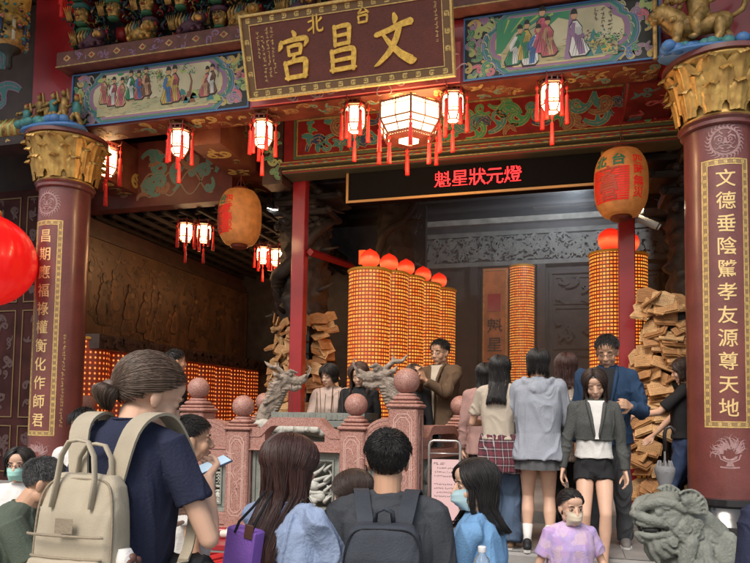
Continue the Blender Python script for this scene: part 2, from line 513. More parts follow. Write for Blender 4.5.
# carved back wall: frieze, doors, panels
def carved(mb, u0, v0, u1, v1, fn, n, size, seed, h=.03, mi=0, wid=.3):
    scrolls(mb, u0, v0, u1, v1, fn, n, size, [mi], seed, outline=mi, d=h*.4, th=h*.6, wid=wid)
bw = plane_y(12.45)
g = MB()
g.prism(rect(-3.2, 4.42, 2.2, 4.5), 0, .13, bw); g.prism(rect(-3.2, 4.98, 2.2, 5.06), 0, .12, bw)
g.prism(rect(-3.2, 4.5, 2.2, 4.98), 0, .04, bw)
for s_ in range(3): carved(g, -3.1, 4.51, 2.1, 4.97, lambda u, v, d: (u, 12.41-d, v), 110, .2, 90+s_, .08, wid=.22)
m_fr = mat('frieze_stone', (.17, .18, .17), .55, var=.3, vscale=6, bump=.4)
g.obj('carved_frieze', m_fr, T)
g = MB()
g.prism(rect(-3.2, 5.2, 2.2, 5.3), 0, .15, bw); g.prism(rect(-.62, 5.42, .42, 5.48), 0, .3, bw)
g.box((-.4, 12.2, 5.5), (.2, 12.44, 5.56)); 
for x in (-.55, .37): g.ell((x, 12.2, 5.68), (.1, .06, .13)); g.ell((x, 12.18, 5.84), (.07, .05, .07))
g.lathe([(.14, 0), (.17, .08), (.1, .16), (.13, .28), (.15, .4), (.06, .46)], 14, (-.1, 12.22, 5.55))
carved(g, -3.1, 5.5, 2.1, 6.2, lambda u, v, d: (u, 12.44-d, v), 60, .26, 97, .06)
g.obj('carved_altar_shelf', mat('altar_grey', (.3, .3, .27), .5, var=.4), T)
g = MB()
for x0 in (-3.1, -1.75, -.55, .55, 1.7):
    g.prism(rect(x0, FH, x0+.14, 4.42), 0, .14, bw)
    if x0 < 1.6:
        frame_band(g, x0+.2, 1.1, x0+1.02, 4.3, .05, 0, .05, bw, 0)
        for z0 in (1.2, 2.05, 2.9, 3.7): frame_band(g, x0+.28, z0, x0+.94, z0+.5 if z0 > 3.6 else z0+.75, .03, 0, .03, bw, 0); carved(g, x0+.3, z0, x0+.92, z0+.5, bw, 10, .2, int(z0*10+x0*7), .06)
g.obj('carved_doors', m_dstone, T)
# inner columns, carved with coiling dragons
def dragon_column(x, y, z0, z1, r, seed, mt, nm='dragon_column'):
    mb = MB(); n, m = 40, 110
    vs = []
    for j in range(m+1):
        z = z0+(z1-z0)*j/m
        for k in range(n):
            a = 2*math.pi*k/n; vs.append((math.cos(a), math.sin(a), z))
    vs = np.array(vs)
    nz = np.abs(fbm(np.c_[vs[:, 0]*2.2, vs[:, 1]*2.2, vs[:, 2]*5.5]+seed, 3, seed))
    nz2 = vnoise(np.c_[vs[:, 0]*5, vs[:, 1]*5, vs[:, 2]*12], seed+3)
    rr = r*(1-.1)+.22*r*nz*2+.03*nz2
    vs[:, 0] = x+vs[:, 0]*rr; vs[:, 1] = y+vs[:, 1]*rr
    fs = [(j*n+k, j*n+(k+1) % n, (j+1)*n+(k+1) % n, (j+1)*n+k) for j in range(m) for k in range(n)]
    mb.add(vs.tolist(), fs)
    pts = []; rs = []
    for i in range(90):
        t = i/89; a = seed+t*11; q = r*1.12+.03*math.sin(t*40)
        pts.append((x+q*math.cos(a), y+q*math.sin(a), z0+.2+(z1-z0-.5)*t+.06*math.sin(t*33))); rs.append(r*(.16+.16*math.sin(math.pi*min(1, t*1.05+.03)))*(1+.12*(i % 2)))
    mb.tube(pts, rs, 8)
    rr_ = random.Random(seed)
    for i in range(46):
        t = rr_.random(); a = rr_.uniform(0, 6.28); z = z0+(z1-z0)*t
        p0 = Vector((x+r*.95*math.cos(a), y+r*.95*math.sin(a), z)); d = Vector((math.cos(a+.9), math.sin(a+.9), rr_.uniform(-.5, 1))).normalized()
        mb.tube([p0, p0+d*.09+Vector((math.cos(a), math.sin(a), 0))*.06, p0+d*.2+Vector((math.cos(a), math.sin(a), .2))*.09], [.035, .03, .008], 6)
    return mb.obj(nm, mt, T, True)
dragon_column(-3.55, 8.75, FH, 5.2, .33, 3, m_dstone)
dragon_column(-2.7, 10.6, FH, 5.6, .3, 8, m_dstone)
dragon_column(1.45, 8.3, FH, 5.2, .36, 5, m_dstone)
# brackets that spread from the tops of the dragon columns
for bi, (cx, cy, cz) in enumerate(((-3.55, 8.75, 4.2), (1.45, 8.3, 4.0), (2.0, 7.4, 4.1))):
    g = MB()
    for k in range(5):
        w = .3+.14*k; z = cz+.2*k
        g.box((cx-w, cy-.3, z), (cx+w, cy+.3, z+.09), bv=.02); g.box((cx-.3, cy-w, z+.1), (cx+.3, cy+w, z+.18), bv=.02)
        for s in (-1, 1): g.ell((cx+s*w, cy-.28, z+.06), (.06, .06, .06), n=8, m=6); g.ell((cx+s*w*.5, cy-.32, z+.1), (.07, .05, .05), n=8, m=6)
    g.obj('roof_bracket', m_dstone, T)
# right carved wall behind the plaques and the wall beyond the right column
g = MB(); g.box((1.7, 9.0, FH), (3.4, 9.2, 6.7))
carved(g, 1.72, 1.2, 3.3, 5.6, plane_y(9.0), 130, .3, 44, .07)
g.obj('carved_side_wall', m_dstone, T)
g = MB(); g.box((1.62, 6.75, FL), (2.9, 6.95, 6.6)); g.obj('red_wall', m_reddk, T)
g = MB(); g.box((1.56, 6.2, 4.9), (2.9, 6.7, 6.6)); g.obj('green_bracket_block', p_green, T)

# ---------------------------------------------------------------- maroon columns with gilded capitals
def capital(cx, cy, z0, z1, seed):
    mb = MB(); h = z1-z0
    prof = [(.29, 0), (.305, .03*h), (.29, .07*h), (.29, .1*h), (.305, .3*h), (.325, .55*h), (.35, .8*h), (.39, .93*h), (.43, .96*h), (.43, h), (.40, h)]
    mb.lathe(prof, 48, (cx, cy, z0))
    def rad(t): return np.interp(t, [0, .1, .3, .55, .8, .95], [.29, .295, .308, .33, .357, .395])
    for ti, (b, t, n, ph, w) in enumerate(((.05, .56, 10, 0, .088), (.2, .78, 10, .5, .085), (.45, 1.0, 10, 0, .105))):
        for k in range(n):
            a0 = 2*math.pi*(k+ph)/n; U, V = 11, 12
            vs = []
            for i in range(V+1):
                s = i/V
                tt = b+(t-b)*min(1, s*1.12)-(.10*(max(0, s-.86)/.14))
                ww = w*(.55+.5*math.sin(math.pi*min(1, s*.8+.08)))*(1-.5*max(0, s-.75)/.25)*(1+.10*math.cos(s*21))
                out = (.038, .030, .026)[ti]+.012*s+.062*max(0, (s-.74)/.26)**1.7
                for j in range(U+1):
                    c = j/U*2-1
                    q = out-.020*abs(c)**3+.0055*math.cos(c*math.pi*4)+.012*math.exp(-(c/.15)**2)
                    q -= .03*abs(c)*max(0, (s-.7)/.3)
                    a = a0+c*ww/rad(tt)*(1-.0); rr = rad(tt)+q
                    vs.append((cx+rr*math.cos(a), cy+rr*math.sin(a), z0+tt*h))
            fs = [(i*(U+1)+j, i*(U+1)+j+1, (i+1)*(U+1)+j+1, (i+1)*(U+1)+j) for i in range(V) for j in range(U)]
            mb.add(vs, fs)
    return mb
def dragon_disc(mb, fn, u, v, r, mi=0, seed=1):
    rr = random.Random(seed)
    n = 26
    for k in range(n):
        a = 2*math.pi*k/n
        pts = []
        for i in range(7):
            t = i/6; q = r*(.66+.34*t); b = a+.16*math.sin(t*5)+.25*t
            pts.append((u+q*math.cos(b), v+q*math.sin(b)))
        mb.ribbon(pts, [r*.1, r*.09, r*.08, r*.06, r*.045, r*.03, r*.005], 0, .003, fn, mi)
    ring = [(u+r*.66*math.cos(2*math.pi*i/28), v+r*.66*math.sin(2*math.pi*i/28)) for i in range(29)]
    mb.ribbon(ring, r*.05, 0, .0034, fn, mi)
    for s in (-1, 1):
        mb.ribbon([(u+s*r*.10, v+r*.2), (u+s*r*.25, v+r*.32), (u+s*r*.45, v+r*.25), (u+s*r*.5, v+r*.08)], [r*.04, r*.11, r*.09, r*.02], 0, .003, fn, mi)
        c = [(u+s*r*.24+r*.085*math.cos(t*.7), v+r*.1+r*.085*math.sin(t*.7)) for t in range(10)]
        mb.ribbon(c, r*.05, 0, .003, fn, mi)
        mb.ribbon([(u+s*r*.05, v-r*.12), (u+s*r*.2, v-r*.04), (u+s*r*.34, v-r*.16), (u+s*r*.46, v-r*.02)], [r*.09, r*.07, r*.05, r*.02], 0, .003, fn, mi)
        mb.ribbon([(u+s*r*.08, v-r*.4), (u+s*r*.26, v-r*.3), (u+s*r*.42, v-r*.38), (u+s*r*.56, v-r*.2)], [r*.08, r*.08, r*.05, r*.01], 0, .003, fn, mi)
        mb.ribbon([(u+s*r*.12, v+r*.38), (u+s*r*.26, v+r*.5), (u+s*r*.3, v+r*.62)], [r*.08, r*.06, r*.01], 0, .003, fn, mi)
    mb.prism([(u-r*.1, v-r*.1), (u+r*.1, v-r*.1), (u+r*.05, v+r*.2), (u-r*.05, v+r*.2)], 0, .003, fn, mi)
    mb.ribbon([(u-r*.3, v-r*.24), (u, v-r*.2), (u+r*.3, v-r*.24)], r*.05, 0, .003, fn, mi)
    mb.ribbon([(u-r*.2, v-r*.5), (u, v-r*.56), (u+r*.2, v-r*.5)], r*.06, 0, .003, fn, mi)
def vase_relief(mb, fn, u, v, r, mi=0, seed=2):
    mb.ribbon([(u-r*.5, v-r*.0), (u-r*.42, v-r*.22), (u-r*.15, v-r*.34), (u+r*.15, v-r*.34), (u+r*.42, v-r*.22), (u+r*.5, v)], r*.07, 0, .003, fn, mi)
    mb.ribbon([(u-r*.55, v), (u+r*.55, v)], r*.07, 0, .003, fn, mi)
    mb.prism([(u-r*.36, v-r*.06), (u+r*.36, v-r*.06), (u+r*.3, v-r*.2), (u+r*.12, v-r*.28), (u-r*.12, v-r*.28), (u-r*.3, v-r*.2)], 0, .003, fn, mi)
    mb.prism([(u-r*.1, v-r*.34), (u+r*.1, v-r*.34), (u+r*.2, v-r*.58), (u-r*.2, v-r*.58)], 0, .003, fn, mi)
    mb.ribbon([(u-r*.45, v-r*.62), (u, v-r*.66), (u+r*.45, v-r*.62)], r*.08, 0, .003, fn, mi)
    rr = random.Random(seed)
    for k in range(44):
        a = math.pi*(k+.5)/44; q = r*rr.uniform(.42, .85)
        p = spiral(u+.5*q*math.cos(a), v+r*.06+.45*q*math.sin(a), a, q*.9, 1/q, rr.choice((-9, 9))/q*.7, 8)
        mb.ribbon(p, [r*.05, r*.05, r*.05, r*.05, r*.045, r*.04, r*.03, r*.02, r*.01], 0, .003, fn, mi)
def couplet(cx, cy, r, text, zt, zb, par, side_u=None, seed=1):
    fn = on_cyl(cx, cy, r)
    w = .188
    mb = MB()
    # thin raised border in strips so that it follows the stone
    def vstrip(u0, u1, v0, v1, d, mi):
        n = max(1, int((u1-u0)/.03))
        for i in range(n): mb.prism(rect(u0+(u1-u0)*i/n, v0, u0+(u1-u0)*(i+1)/n, v1), 0, d, fn, mi)
    for a, b in ((w, .032),):
        vstrip(-a, -a+.010, zb, zt, .003, 0); vstrip(a-.010, a, zb, zt, .003, 0)
        vstrip(-a, a, zb, zb+.010, .003, 0); vstrip(-a, a, zt-.010, zt, .003, 0)
    a = w-.045
    vstrip(-a, -a+.007, zb+.045, zt-.045, .003, 0); vstrip(a-.007, a, zb+.045, zt-.045, .003, 0)
    vstrip(-a, a, zb+.045, zb+.052, .003, 0); vstrip(-a, a, zt-.052, zt-.045, .003, 0)
    vstrip(-w+.01, -a, zb+.01, zt-.01, .0012, 1); vstrip(a, w-.01, zb+.01, zt-.01, .0012, 1)
    vstrip(-a, a, zb+.01, zb+.045, .0012, 1); vstrip(-a, a, zt-.045, zt-.01, .0012, 1)
    fret(mb, -w+.012, zb+.012, w-.012, zt-.012, .031, .0022, fn, 0)
    mb.obj('couplet_border', [m_goldp, mat('border_ground', (.30, .19, .09), .5, metal=.2)], par)
    mb = MB(); n = len(text); st = (zt-zb-.14)/n
    for i, ch in enumerate(text):
        mb.text(ch, 0, zt-.07-st*(i+.5), .158, fn, 0, .0035, 0, bold=.008, sx=.98, warp=.016)
    mb.obj('couplet_writing', mat('gold_writing', (.74, .53, .24), .5, metal=.2), par)
    if side_u:
        mb = MB(); inkmarks(mb, side_u, zb+1.1, .032, 28, fn, .002, 0, random.Random(seed)); mb.obj('small_writing', m_goldp, par)
for i, (cx, txt, lab, zc, zt, zb) in enumerate(((-5.57, '昌期應福祿權衡化作師君', 'maroon stone column of the hall beside the round red lantern', 4.27, 3.81, 1.43),
                                        (1.25, '文德垂陰騭孝友源尊天地', 'maroon stone column of the hall beside the grey stone lion', 4.27, 3.90, 1.66))):
    cy, r = 6.4, .275
    g = MB(); g.lathe([(r, 1.07), (r, 4.28)], 64, (cx, cy, 0), caps=False)
    c = g.obj('column', m_maroon, T, True); c['label'] = lab
    g = MB(); g.lathe([(.40, FL), (.40, FL+.07), (.34, FL+.09), (.37, FL+.16), (.38, FL+.2), (.35, FL+.26), (.32, FL+.3), (.31, FL+.34), (.33, FL+.36), (.33, FL+.41), (.28, FL+.415)], 48, (cx, cy, 0))
    g.obj('drum_base', mat('black_polished_stone', (.02, .02, .022), .16, var=.3, coat=.6), c, 'auto')
    k = capital(cx, cy, zc, 4.76, i).obj('capital', m_gold, c, True)
    g = MB(); g.lathe([(.28, 4.19), (.305, 4.205), (.305, 4.235), (.325, 4.255), (.30, 4.275)], 48, (cx, cy, 0))
    g.obj('collar', m_maroon, c, 'auto')
    g = MB(); g.lathe([(.42, 4.765), (.45, 4.77), (.45, 4.81), (.3, 4.815), (.3, 4.95)], 48, (cx, cy, 0)); g.obj('abacus', m_maroon, c, 'auto')
    couplet(cx, cy, r, txt, zt, zb, c, side_u=.25 if i == 0 else None, seed=i)
    fn = on_cyl(cx, cy, r)
    g = MB(); dragon_disc(g, fn, 0, (zt+4.19)/2, .165, 0, i+3); g.obj('dragon_relief', m_etch, c)
    g = MB(); vase_relief(g, fn, 0, zb-.22, .16, 0, i); g.obj('vase_relief', m_etch, c)

# ---------------------------------------------------------------- painted main beam
BY = 6.3
bf = plane_y(BY)
g = MB(); g.box((-5.47, BY, 4.90), (.80, BY+.36, 5.53)); 
mbm = g.obj('main_beam', m_red, T)
PM = [p_cream, p_green, p_lime, p_purple, p_blue, p_yell, p_teal, p_pink, p_dark, p_sand, p_sky, p_flesh, p_rose, p_white, p_brown]
CREAM, GREEN, LIME, PURP, BLUE, YELL, TEAL, PINK, DARK, SAND, SKY, FLESH, ROSE, WHITE, BROWN = range(15)
def ogee(u0, v0, u1, v1, k):
    """frame outline with bracketed ends"""
    h = v1-v0; m = (v0+v1)/2; e = h*k
    L = [(u0+e, v1), (u0+e*.62, v1-h*.12), (u0+e*.58, v1-h*.2), (u0+e*.12, v1-h*.3), (u0, v1-h*.42), (u0, v0+h*.42), (u0+e*.12, v0+h*.3), (u0+e*.58, v0+h*.2), (u0+e*.62, v0+h*.12), (u0+e, v0)]
    Rr = [(u1-(x-u0), y) for x, y in reversed(L)]
    return L+Rr
def figure(mb, x, y, h, c1, c2, fn, d, lean=0, hat=DARK, sit=False):
    w = h*(.34 if not sit else .5)
    rob = [(x-w*.5, y), (x-w*.62, y+h*.12), (x-w*.3+lean*h*.3, y+h*.5), (x-w*.36+lean*h*.5, y+h*.66), (x-w*.12+lean*h*.6, y+h*.78), (x+w*.14+lean*h*.6, y+h*.78), (x+w*.4+lean*h*.5, y+h*.62), (x+w*.3+lean*h*.3, y+h*.42), (x+w*.66, y+h*.1), (x+w*.4, y)]
    mb.prism(rob, 0, d, fn, DARK)
    cx_ = sum(p[0] for p in rob)/10; cy_ = sum(p[1] for p in rob)/10
    q = [(cx_+(a-cx_)*.9, cy_+(b-cy_)*.93) for a, b in rob]; mb.prism(q, 0, d+.001, fn, c1)
    sash = [(x-w*.2+lean*h*.3, y+h*.42), (x+w*.2+lean*h*.3, y+h*.42), (x+w*.34, y+h*.06), (x-w*.02, y+h*.04)]; mb.prism(sash, 0, d+.0018, fn, c2)
    mb.ribbon([(x-w*.1+lean*h*.5, y+h*.72), (x-w*.3+lean*h*.3, y+h*.5), (x-w*.1, y+h*.4), (x+w*.3, y+h*.44)], [h*.07, h*.11, h*.1, h*.08], 0, d+.0024, fn, c2)
    for k in range(6): mb.ribbon([(x-w*.1+k*w*.07+lean*h*.4, y+h*.62), (x-w*.2+k*w*.1, y+h*.3), (x-w*.42+k*w*.19, y+h*.03)], [h*.004, h*.011, h*.004], 0, d+.003, fn, DARK)
    hx, hy = x+lean*h*.7, y+h*.87
    mb.prism([(hx+h*.062*math.cos(t*.7), hy+h*.08*math.sin(t*.7)) for t in range(9)], 0, d+.003, fn, FLESH)
    mb.prism([(hx-h*.07, hy+h*.03), (hx+h*.07, hy+h*.03), (hx+h*.05, hy+h*.12), (hx, hy+h*.15), (hx-h*.05, hy+h*.12)], 0, d+.0036, fn, hat)
def painted_panel(u0, v0, u1, v1, fn, par, kind, seed):
    r = random.Random(seed)
    mb = MB()
    mb.prism(rect(u0, v0, u1, v1), 0, .006, fn, DARK)
    frame_band(mb, u0, v0, u1, v1, .014, 0, .02, fn, BLUE)
    f2 = lambda u, v, d: fn(u, v, d+.006)
    scrolls(mb, u0+.016, v0+.016, u0+.42, v1-.016, f2, 40, .13, [GREEN, LIME, PURP, TEAL, PINK, LIME, YELL], seed, outline=CREAM, d=.003, wid=.24)
    scrolls(mb, u1-.42, v0+.016, u1-.016, v1-.016, f2, 40, .13, [GREEN, LIME, PURP, BLUE, PINK, YELL], seed+1, outline=CREAM, d=.003, wid=.24)
    a, b, c, e = u0+.17, v0+.012, u1-.17, v1-.012
    for i, (ins, mi) in enumerate(((0, CREAM), (.008, BLUE), (.022, CREAM), (.026, TEAL), (.066, CREAM), (.071, GREEN), (.080, CREAM), (.084, PURP), (.132, YELL), (.138, SKY))):
        mb.prism(ogee(a+ins, b+ins*.42, c-ins, e-ins*.42, .36), .006, .012+.0022*i, fn, mi)
    # cloud curls in the green band
    D = .012+.0022*5
    for s in (0, 1):
        for k in range(7):
            t = (k+.5)/7; v = b+.05+(e-b-.1)*t; off = .05+.12*abs(t-.5)*1.4
            uu = a+off if s == 0 else c-off
            mb.ribbon(spiral(uu, v, 1.57 if s else 1.57, .07, 10, 60, 10), .009, 0, D+.003, fn, CREAM)
    D = .012+.0022*9+.001
    iu0, iv0, iu1, iv1 = a+.19, b+.07, c-.19, e-.07; W = iu1-iu0; H = iv1-iv0
    P2 = lambda x, y: (iu0+x*W, iv0+y*H)
    mb.prism([P2(0, 0), P2(1, 0), P2(1, .3), P2(.8, .38), P2(.5, .3), P2(.2, .42), P2(0, .36)], 0, D, fn, SAND)
    for k in range(170):
        x, y = P2(r.uniform(0, 1), r.uniform(0, .42)); q = r.uniform(.01, .05)
        mb.ribbon([(x, y), (x+q, y+q*r.uniform(-.3, .4)), (x+q*1.7, y+q*r.uniform(-.3, .3))], [.001, .0035, .001], 0, D+.0007, fn, r.choice([BROWN, GREEN, DARK, TEAL, YELL]))
    for k in range(30 if kind == 0 else 12):      # trees dabbed leaf by leaf
        cx, cy = P2(r.uniform(0, .8) if kind == 0 else r.uniform(.72, 1.0), r.uniform(.55, 1.0) if kind == 0 else r.uniform(.1, .5)); mi = r.choice([GREEN, TEAL, LIME, GREEN, BROWN])
        for j in range(26):
            x, y = cx+r.gauss(0, .035), cy+r.gauss(0, .02); a_ = r.uniform(0, 3.1); q = r.uniform(.004, .009)
            mb.add([fn(x+q*math.cos(a_+t)*(1.6 if t in (0, 3.14) else .7), y+q*math.sin(a_+t)*(1.6 if t in (0, 3.14) else .7), D+.0009+.00002*j) for t in (0, 1.57, 3.14, 4.71)], [(0, 1, 2, 3)], mi if j % 4 else DARK)
    if kind == 0:
        for k in range(6):
            x, y = P2(r.uniform(.02, .78), r.uniform(.62, 1.02)); q = r.uniform(.02, .05)
            mb.prism([(x+q*math.cos(t)*1.3*r.uniform(.7, 1.2), y+q*.6*math.sin(t)*r.uniform(.7, 1.2)) for t in (0, .9, 1.8, 2.7, 3.6, 4.5, 5.4)], 0, D+.0005+.0002*k/5, fn, r.choice([GREEN, TEAL, LIME, GREEN, BROWN]))
        for k in range(5): x, y = P2(.1+.17*k, .3); mb.ribbon([(x, y), (x+.02, y+H*.3), (x-.01, y+H*.5)], [.03, .02, .012], 0, D+.003, fn, BROWN)
        for k, (x, y, c1, c2) in enumerate(((.06, .3, FLESH, ROSE), (.13, .22, ROSE, WHITE), (.2, .18, FLESH, PINK), (.29, .33, GREEN, WHITE), (.36, .3, ROSE, BLUE), (.42, .36, BROWN, FLESH), (.6, .1, YELL, BLUE), (.655, .12, ROSE, YELL), (.9, .16, ROSE, FLESH), (.95, .2, BROWN, WHITE))):
            figure(mb, *P2(x, y), H*(.92 if k in (6, 7) else .74), c1, c2, fn, D+.004+.0003*k, r.uniform(-.12, .12))
        for k in range(9): x, y = P2(r.uniform(.7, 1), r.uniform(.0, .3)); mb.prism([(x-.04, y), (x+.05, y), (x+.03, y+.05), (x-.01, y+.07)], 0, D+.002, fn, r.choice([LIME, TEAL, BROWN]))
        inkmarks(mb, *P2(1.0, .92), .035, 4, fn, D+.004, DARK, r)
    else:
        mb.prism([P2(-.04, 1.02), P2(.6, 1.02), P2(.62, .8), P2(.5, .9), P2(.4, .72), P2(.3, .88), P2(.12, .7), P2(.0, .3), P2(-.05, .3)], 0, D+.001, fn, GREEN)
        for k in range(9): x = .0+.065*k; mb.ribbon([P2(x, 1.0), P2(x*.8, .9), P2(x*.5-.01, .72)], [.02, .014, .004], 0, D+.002, fn, LIME if k % 2 else TEAL)
        mb.prism([P2(.55, .0), P2(.6, 1.02), P2(.66, 1.02), P2(.62, 0)], 0, D+.0015, fn, PURP)
        for k, (x, y, c1, c2, l) in enumerate(((.10, .0, GREEN, WHITE, .25), (.2, .08, YELL, GREEN, .1), (.25, -.04, WHITE, BLUE, .3), (.36, .18, PINK, ROSE, .0), (.42, .1, ROSE, FLESH, -.05), (.68, .02, WHITE, PURP, -.15))):
            figure(mb, *P2(x, y), H*(1.0 if k in (3, 5) else .85), c1, c2, fn, D+.003+.0004*k, l)
        for k in range(12): x, y = P2(r.uniform(.75, 1), r.uniform(.0, .45)); q = r.uniform(.015, .04); mb.prism([(x-q, y), (x+q, y), (x+q*.2, y+q*2.4)], 0, D+.002+.0002*k, fn, r.choice([GREEN, LIME, TEAL, YELL]))
        for cidx, n in ((.82, 4), (.88, 6), (.94, 7)): inkmarks(mb, *P2(cidx, .95), .034, n-1, fn, D+.004, DARK, r)
    return mb.obj('painted_panel', PM, par)
painted_panel(-5.44, 4.905, -3.22, 5.52, bf, mbm, 0, 5)
painted_panel(-.97, 4.905, .78, 5.52, bf, mbm, 1, 9)
# phoenix-tail wave board under the name board
g = MB(); g.prism(rect(-3.18, 4.905, -1.0, 5.3), 0, .02, bf, 0)
wf = lambda u, v, d: bf(u, v, d+.02)
rr = random.Random(3)
for k in range(3):
    for s in (-1, 1):
        pts = [(-2.09+s*(.06+t*.95), 5.03+.035*math.sin(t*16+k*2)+.03*(k-1)) for t in [i/30 for i in range(31)]]
        g.ribbon(pts, .012, 0, .004, wf, 1)
for k in range(46):
    x = rr.uniform(-3.12, -1.06); y = rr.uniform(4.95, 5.15)
    g.ribbon(spiral(x, y, rr.uniform(0, 6.28), .16, 6, rr.choice((-50, 50)), 12), [.004+.010*math.sin(math.pi*(i+.5)/13) for i in range(13)], 0, .003+.0002*(k % 6), wf, 1)
g.ribbon([(-2.09+.07*math.cos(i*.35), 5.04+.07*math.sin(i*.35)) for i in range(19)], .02, 0, .005, wf, 1)
g.obj('wave_board', [p_rose, mat('paint_pale_pink', (.62, .42, .42), .6)], mbm)
# painted underside strip
g = MB(); g.box((-5.46, BY+.004, 4.884), (.79, BY+.356, 4.8985)); g.obj('underside', mat('underside_brown', (.13, .028, .016), .5, var=.4, vscale=7), mbm)
g = MB(); uf = lambda u, v, d: (u, v, 4.884-d)
scrolls(g, -5.4, BY+.02, .78, BY+.34, uf, 110, .16, [1, 2, 0, 2], 31, outline=0, d=.002, wid=.14)
g.obj('underside_painting', [m_brass, p_teal, m_ochre], mbm)
# ledge above the beam with gilt lozenges
g = MB(); g.box((-5.55, BY-.16, 5.545), (.95, BY+.4, 5.73), bv=.01)
lg = g.obj('ledge_beam', mat('brown_red_paint', (.15, .05, .04), .5, var=.3, vscale=12), T)
g = MB(); lf = plane_y(BY-.16)
for k in range(20):
    x = -5.4+k*.325
    g.prism([(x-.05, 5.64), (x, 5.60), (x+.05, 5.64), (x, 5.68)], 0, .004, lf, 0); g.prism([(x-.025, 5.64), (x, 5.62), (x+.025, 5.64), (x, 5.66)], 0, .006, lf, 1)
    scrolls(g, x+.06, 5.56, x+.26, 5.71, lf, 5, .07, [2], k, outline=2, d=.001, wid=.12, leaf=False)
g.prism(rect(-5.55, 5.55, .95, 5.562), 0, .003, lf, 0)
g.obj('ledge_ornament', [m_brass, m_red, p_purple], lg)
# blue bars at the panel ends, red post behind the left column, red left block
g = MB(); g.box((-6.05, 6.35, 4.9), (-5.5, 6.8, 6.7)); g.obj('red_post', m_red, T)
g = MB(); g.box((.80, 6.35, 4.9), (1.56, 6.8, 6.7)); g.obj('red_post', m_red, T)
# beam carrying on beyond the left column, with dark green scrolls
g = MB(); g.box((-9, 6.5, 4.9), (-6.05, 6.8, 6.6))
o = g.obj('outer_beam', mat('dark_brown_paint', (.05, .03, .028), .5, var=.3), T)
g = MB(); of_ = plane_y(6.5)
scrolls(g, -8.9, 5.1, -6.1, 6.3, of_, 26, .42, [1, 1, 2, 3], 77, outline=0, d=.003, wid=.2)
scrolls(g, -8.9, 4.92, -6.1, 5.08, of_, 26, .12, [1, 2, 4], 78, outline=0, d=.003, wid=.2)
g.obj('scroll_painting', [p_purple, p_green, p_teal, p_brown, p_yell], o)
g = MB(); g.box((-9, 6.42, 5.06), (-6.05, 6.5, 5.12)); g.obj('green_strip', p_green, o)
# cross beams running into the hall
def cross_beam(x0, x1, z0, z1, y0, y1, m, seed, cols):
    g = MB(); g.box((x0, y0, z0), (x1, y1, z1)); o = g.obj('cross_beam', m, T)
    g = MB()
    scrolls(g, x0+.02, y0+.03, x1-.02, y1-.03, lambda u, v, d: (u, v, z0-d), 16, .2, [1, 2], seed, outline=0, d=.002, wid=.14)
    f = (lambda u, v, d: (x1+d, u, v)) if x1 < -1 else (lambda u, v, d: (x0-d, u, v))
    scrolls(g, y0+.03, z0+.03, y1-.03, z1-.03, f, 16, .2, [1, 2], seed+5, outline=0, d=.002, wid=.16)
    g.obj('beam_painting', cols, o)
cross_beam(-4.15, -3.75, 4.72, 5.2, BY+.36, 9.2, m_ochre, 12, [m_brass, m_darkwood, p_yell])
cross_beam(-5.95, -5.55, 4.6, 5.2, BY+.36, 9.2, m_ochre, 14, [m_brass, m_darkwood, p_yell])
cross_beam(.55, 1.0, 4.86, 5.3, BY+.36, 8.4, m_reddk, 17, [m_reddk, p_rose, p_teal])
cross_beam(1.15, 1.35, 4.55, 5.3, BY+.36, 8.4, m_darkwood, 19, [m_brass, p_dark, p_brown])
# inner painted beam with its grey-green mouldings
IY = 7.5; jf = plane_y(IY)
g = MB(); g.box((-3.35, IY, 4.74), (1.15, IY+.25, 5.34)); ib = g.obj('inner_beam', mat('beam_deep_red', (.20, .010, .012), .5, var=.3), T)
g = MB(); scrolls(g, -3.12, 4.83, 1.0, 5.25, jf, 90, .24, [1, 2, 3, 5, 1, 2], 51, outline=4, d=.003, wid=.2)
frame_band(g, -3.22, 4.78, 1.1, 5.3, .03, 0, .012, jf, 6); frame_band(g, -3.18, 4.815, 1.06, 5.265, .012, 0, .02, jf, 0)
g.obj('scroll_painting', [m_brass, p_teal, p_green, p_navy, m_brass, p_brown, mat('paint_moss', (.09, .12, .07), .5)], ib)
g = MB(); g.box((-3.35, IY-.12, 4.66), (1.15, IY+.25, 4.72), bv=.01); g.box((-3.35, IY-.05, 4.60), (1.15, IY+.25, 4.657), bv=.01); g.box((-3.35, IY-.05, 5.35), (1.15, IY+.25, 5.43), bv=.01)
g.obj('moulding', mat('moss_gold', (.085, .08, .045), .6, metal=.1), ib)
g = MB()
for yy, zz, hh, mi in ((IY-.12, 4.667, .008, 0), (IY-.12, 4.69, .006, 1), (IY-.12, 4.708, .008, 0), (IY-.05, 4.606, .010, 1), (IY-.05, 4.63, .008, 0), (IY-.05, 5.36, .012, 0), (IY-.05, 5.40, .010, 1)):
    g.box((-3.34, yy-.006, zz), (1.14, yy-.001, zz+hh), mi)
for k in range(60): x = -3.3+k*.074; g.box((x, IY-.127, 4.676), (x+.04, IY-.122, 4.688), 1+k % 2)
g.obj('gilt_strip', [m_brass, m_red, p_teal], ib)
g = MB(); g.box((-3.62, IY-.02, 4.5), (-3.36, IY+.25, 5.3)); o = g.obj('corner_board', m_darkwood, T)
g = MB(); scrolls(g, -3.61, 4.52, -3.37, 5.28, plane_y(IY-.02), 16, .14, [1, 2], 66, outline=0, d=.003); g.obj('scroll_painting', [p_cream, p_green, p_lime], o)
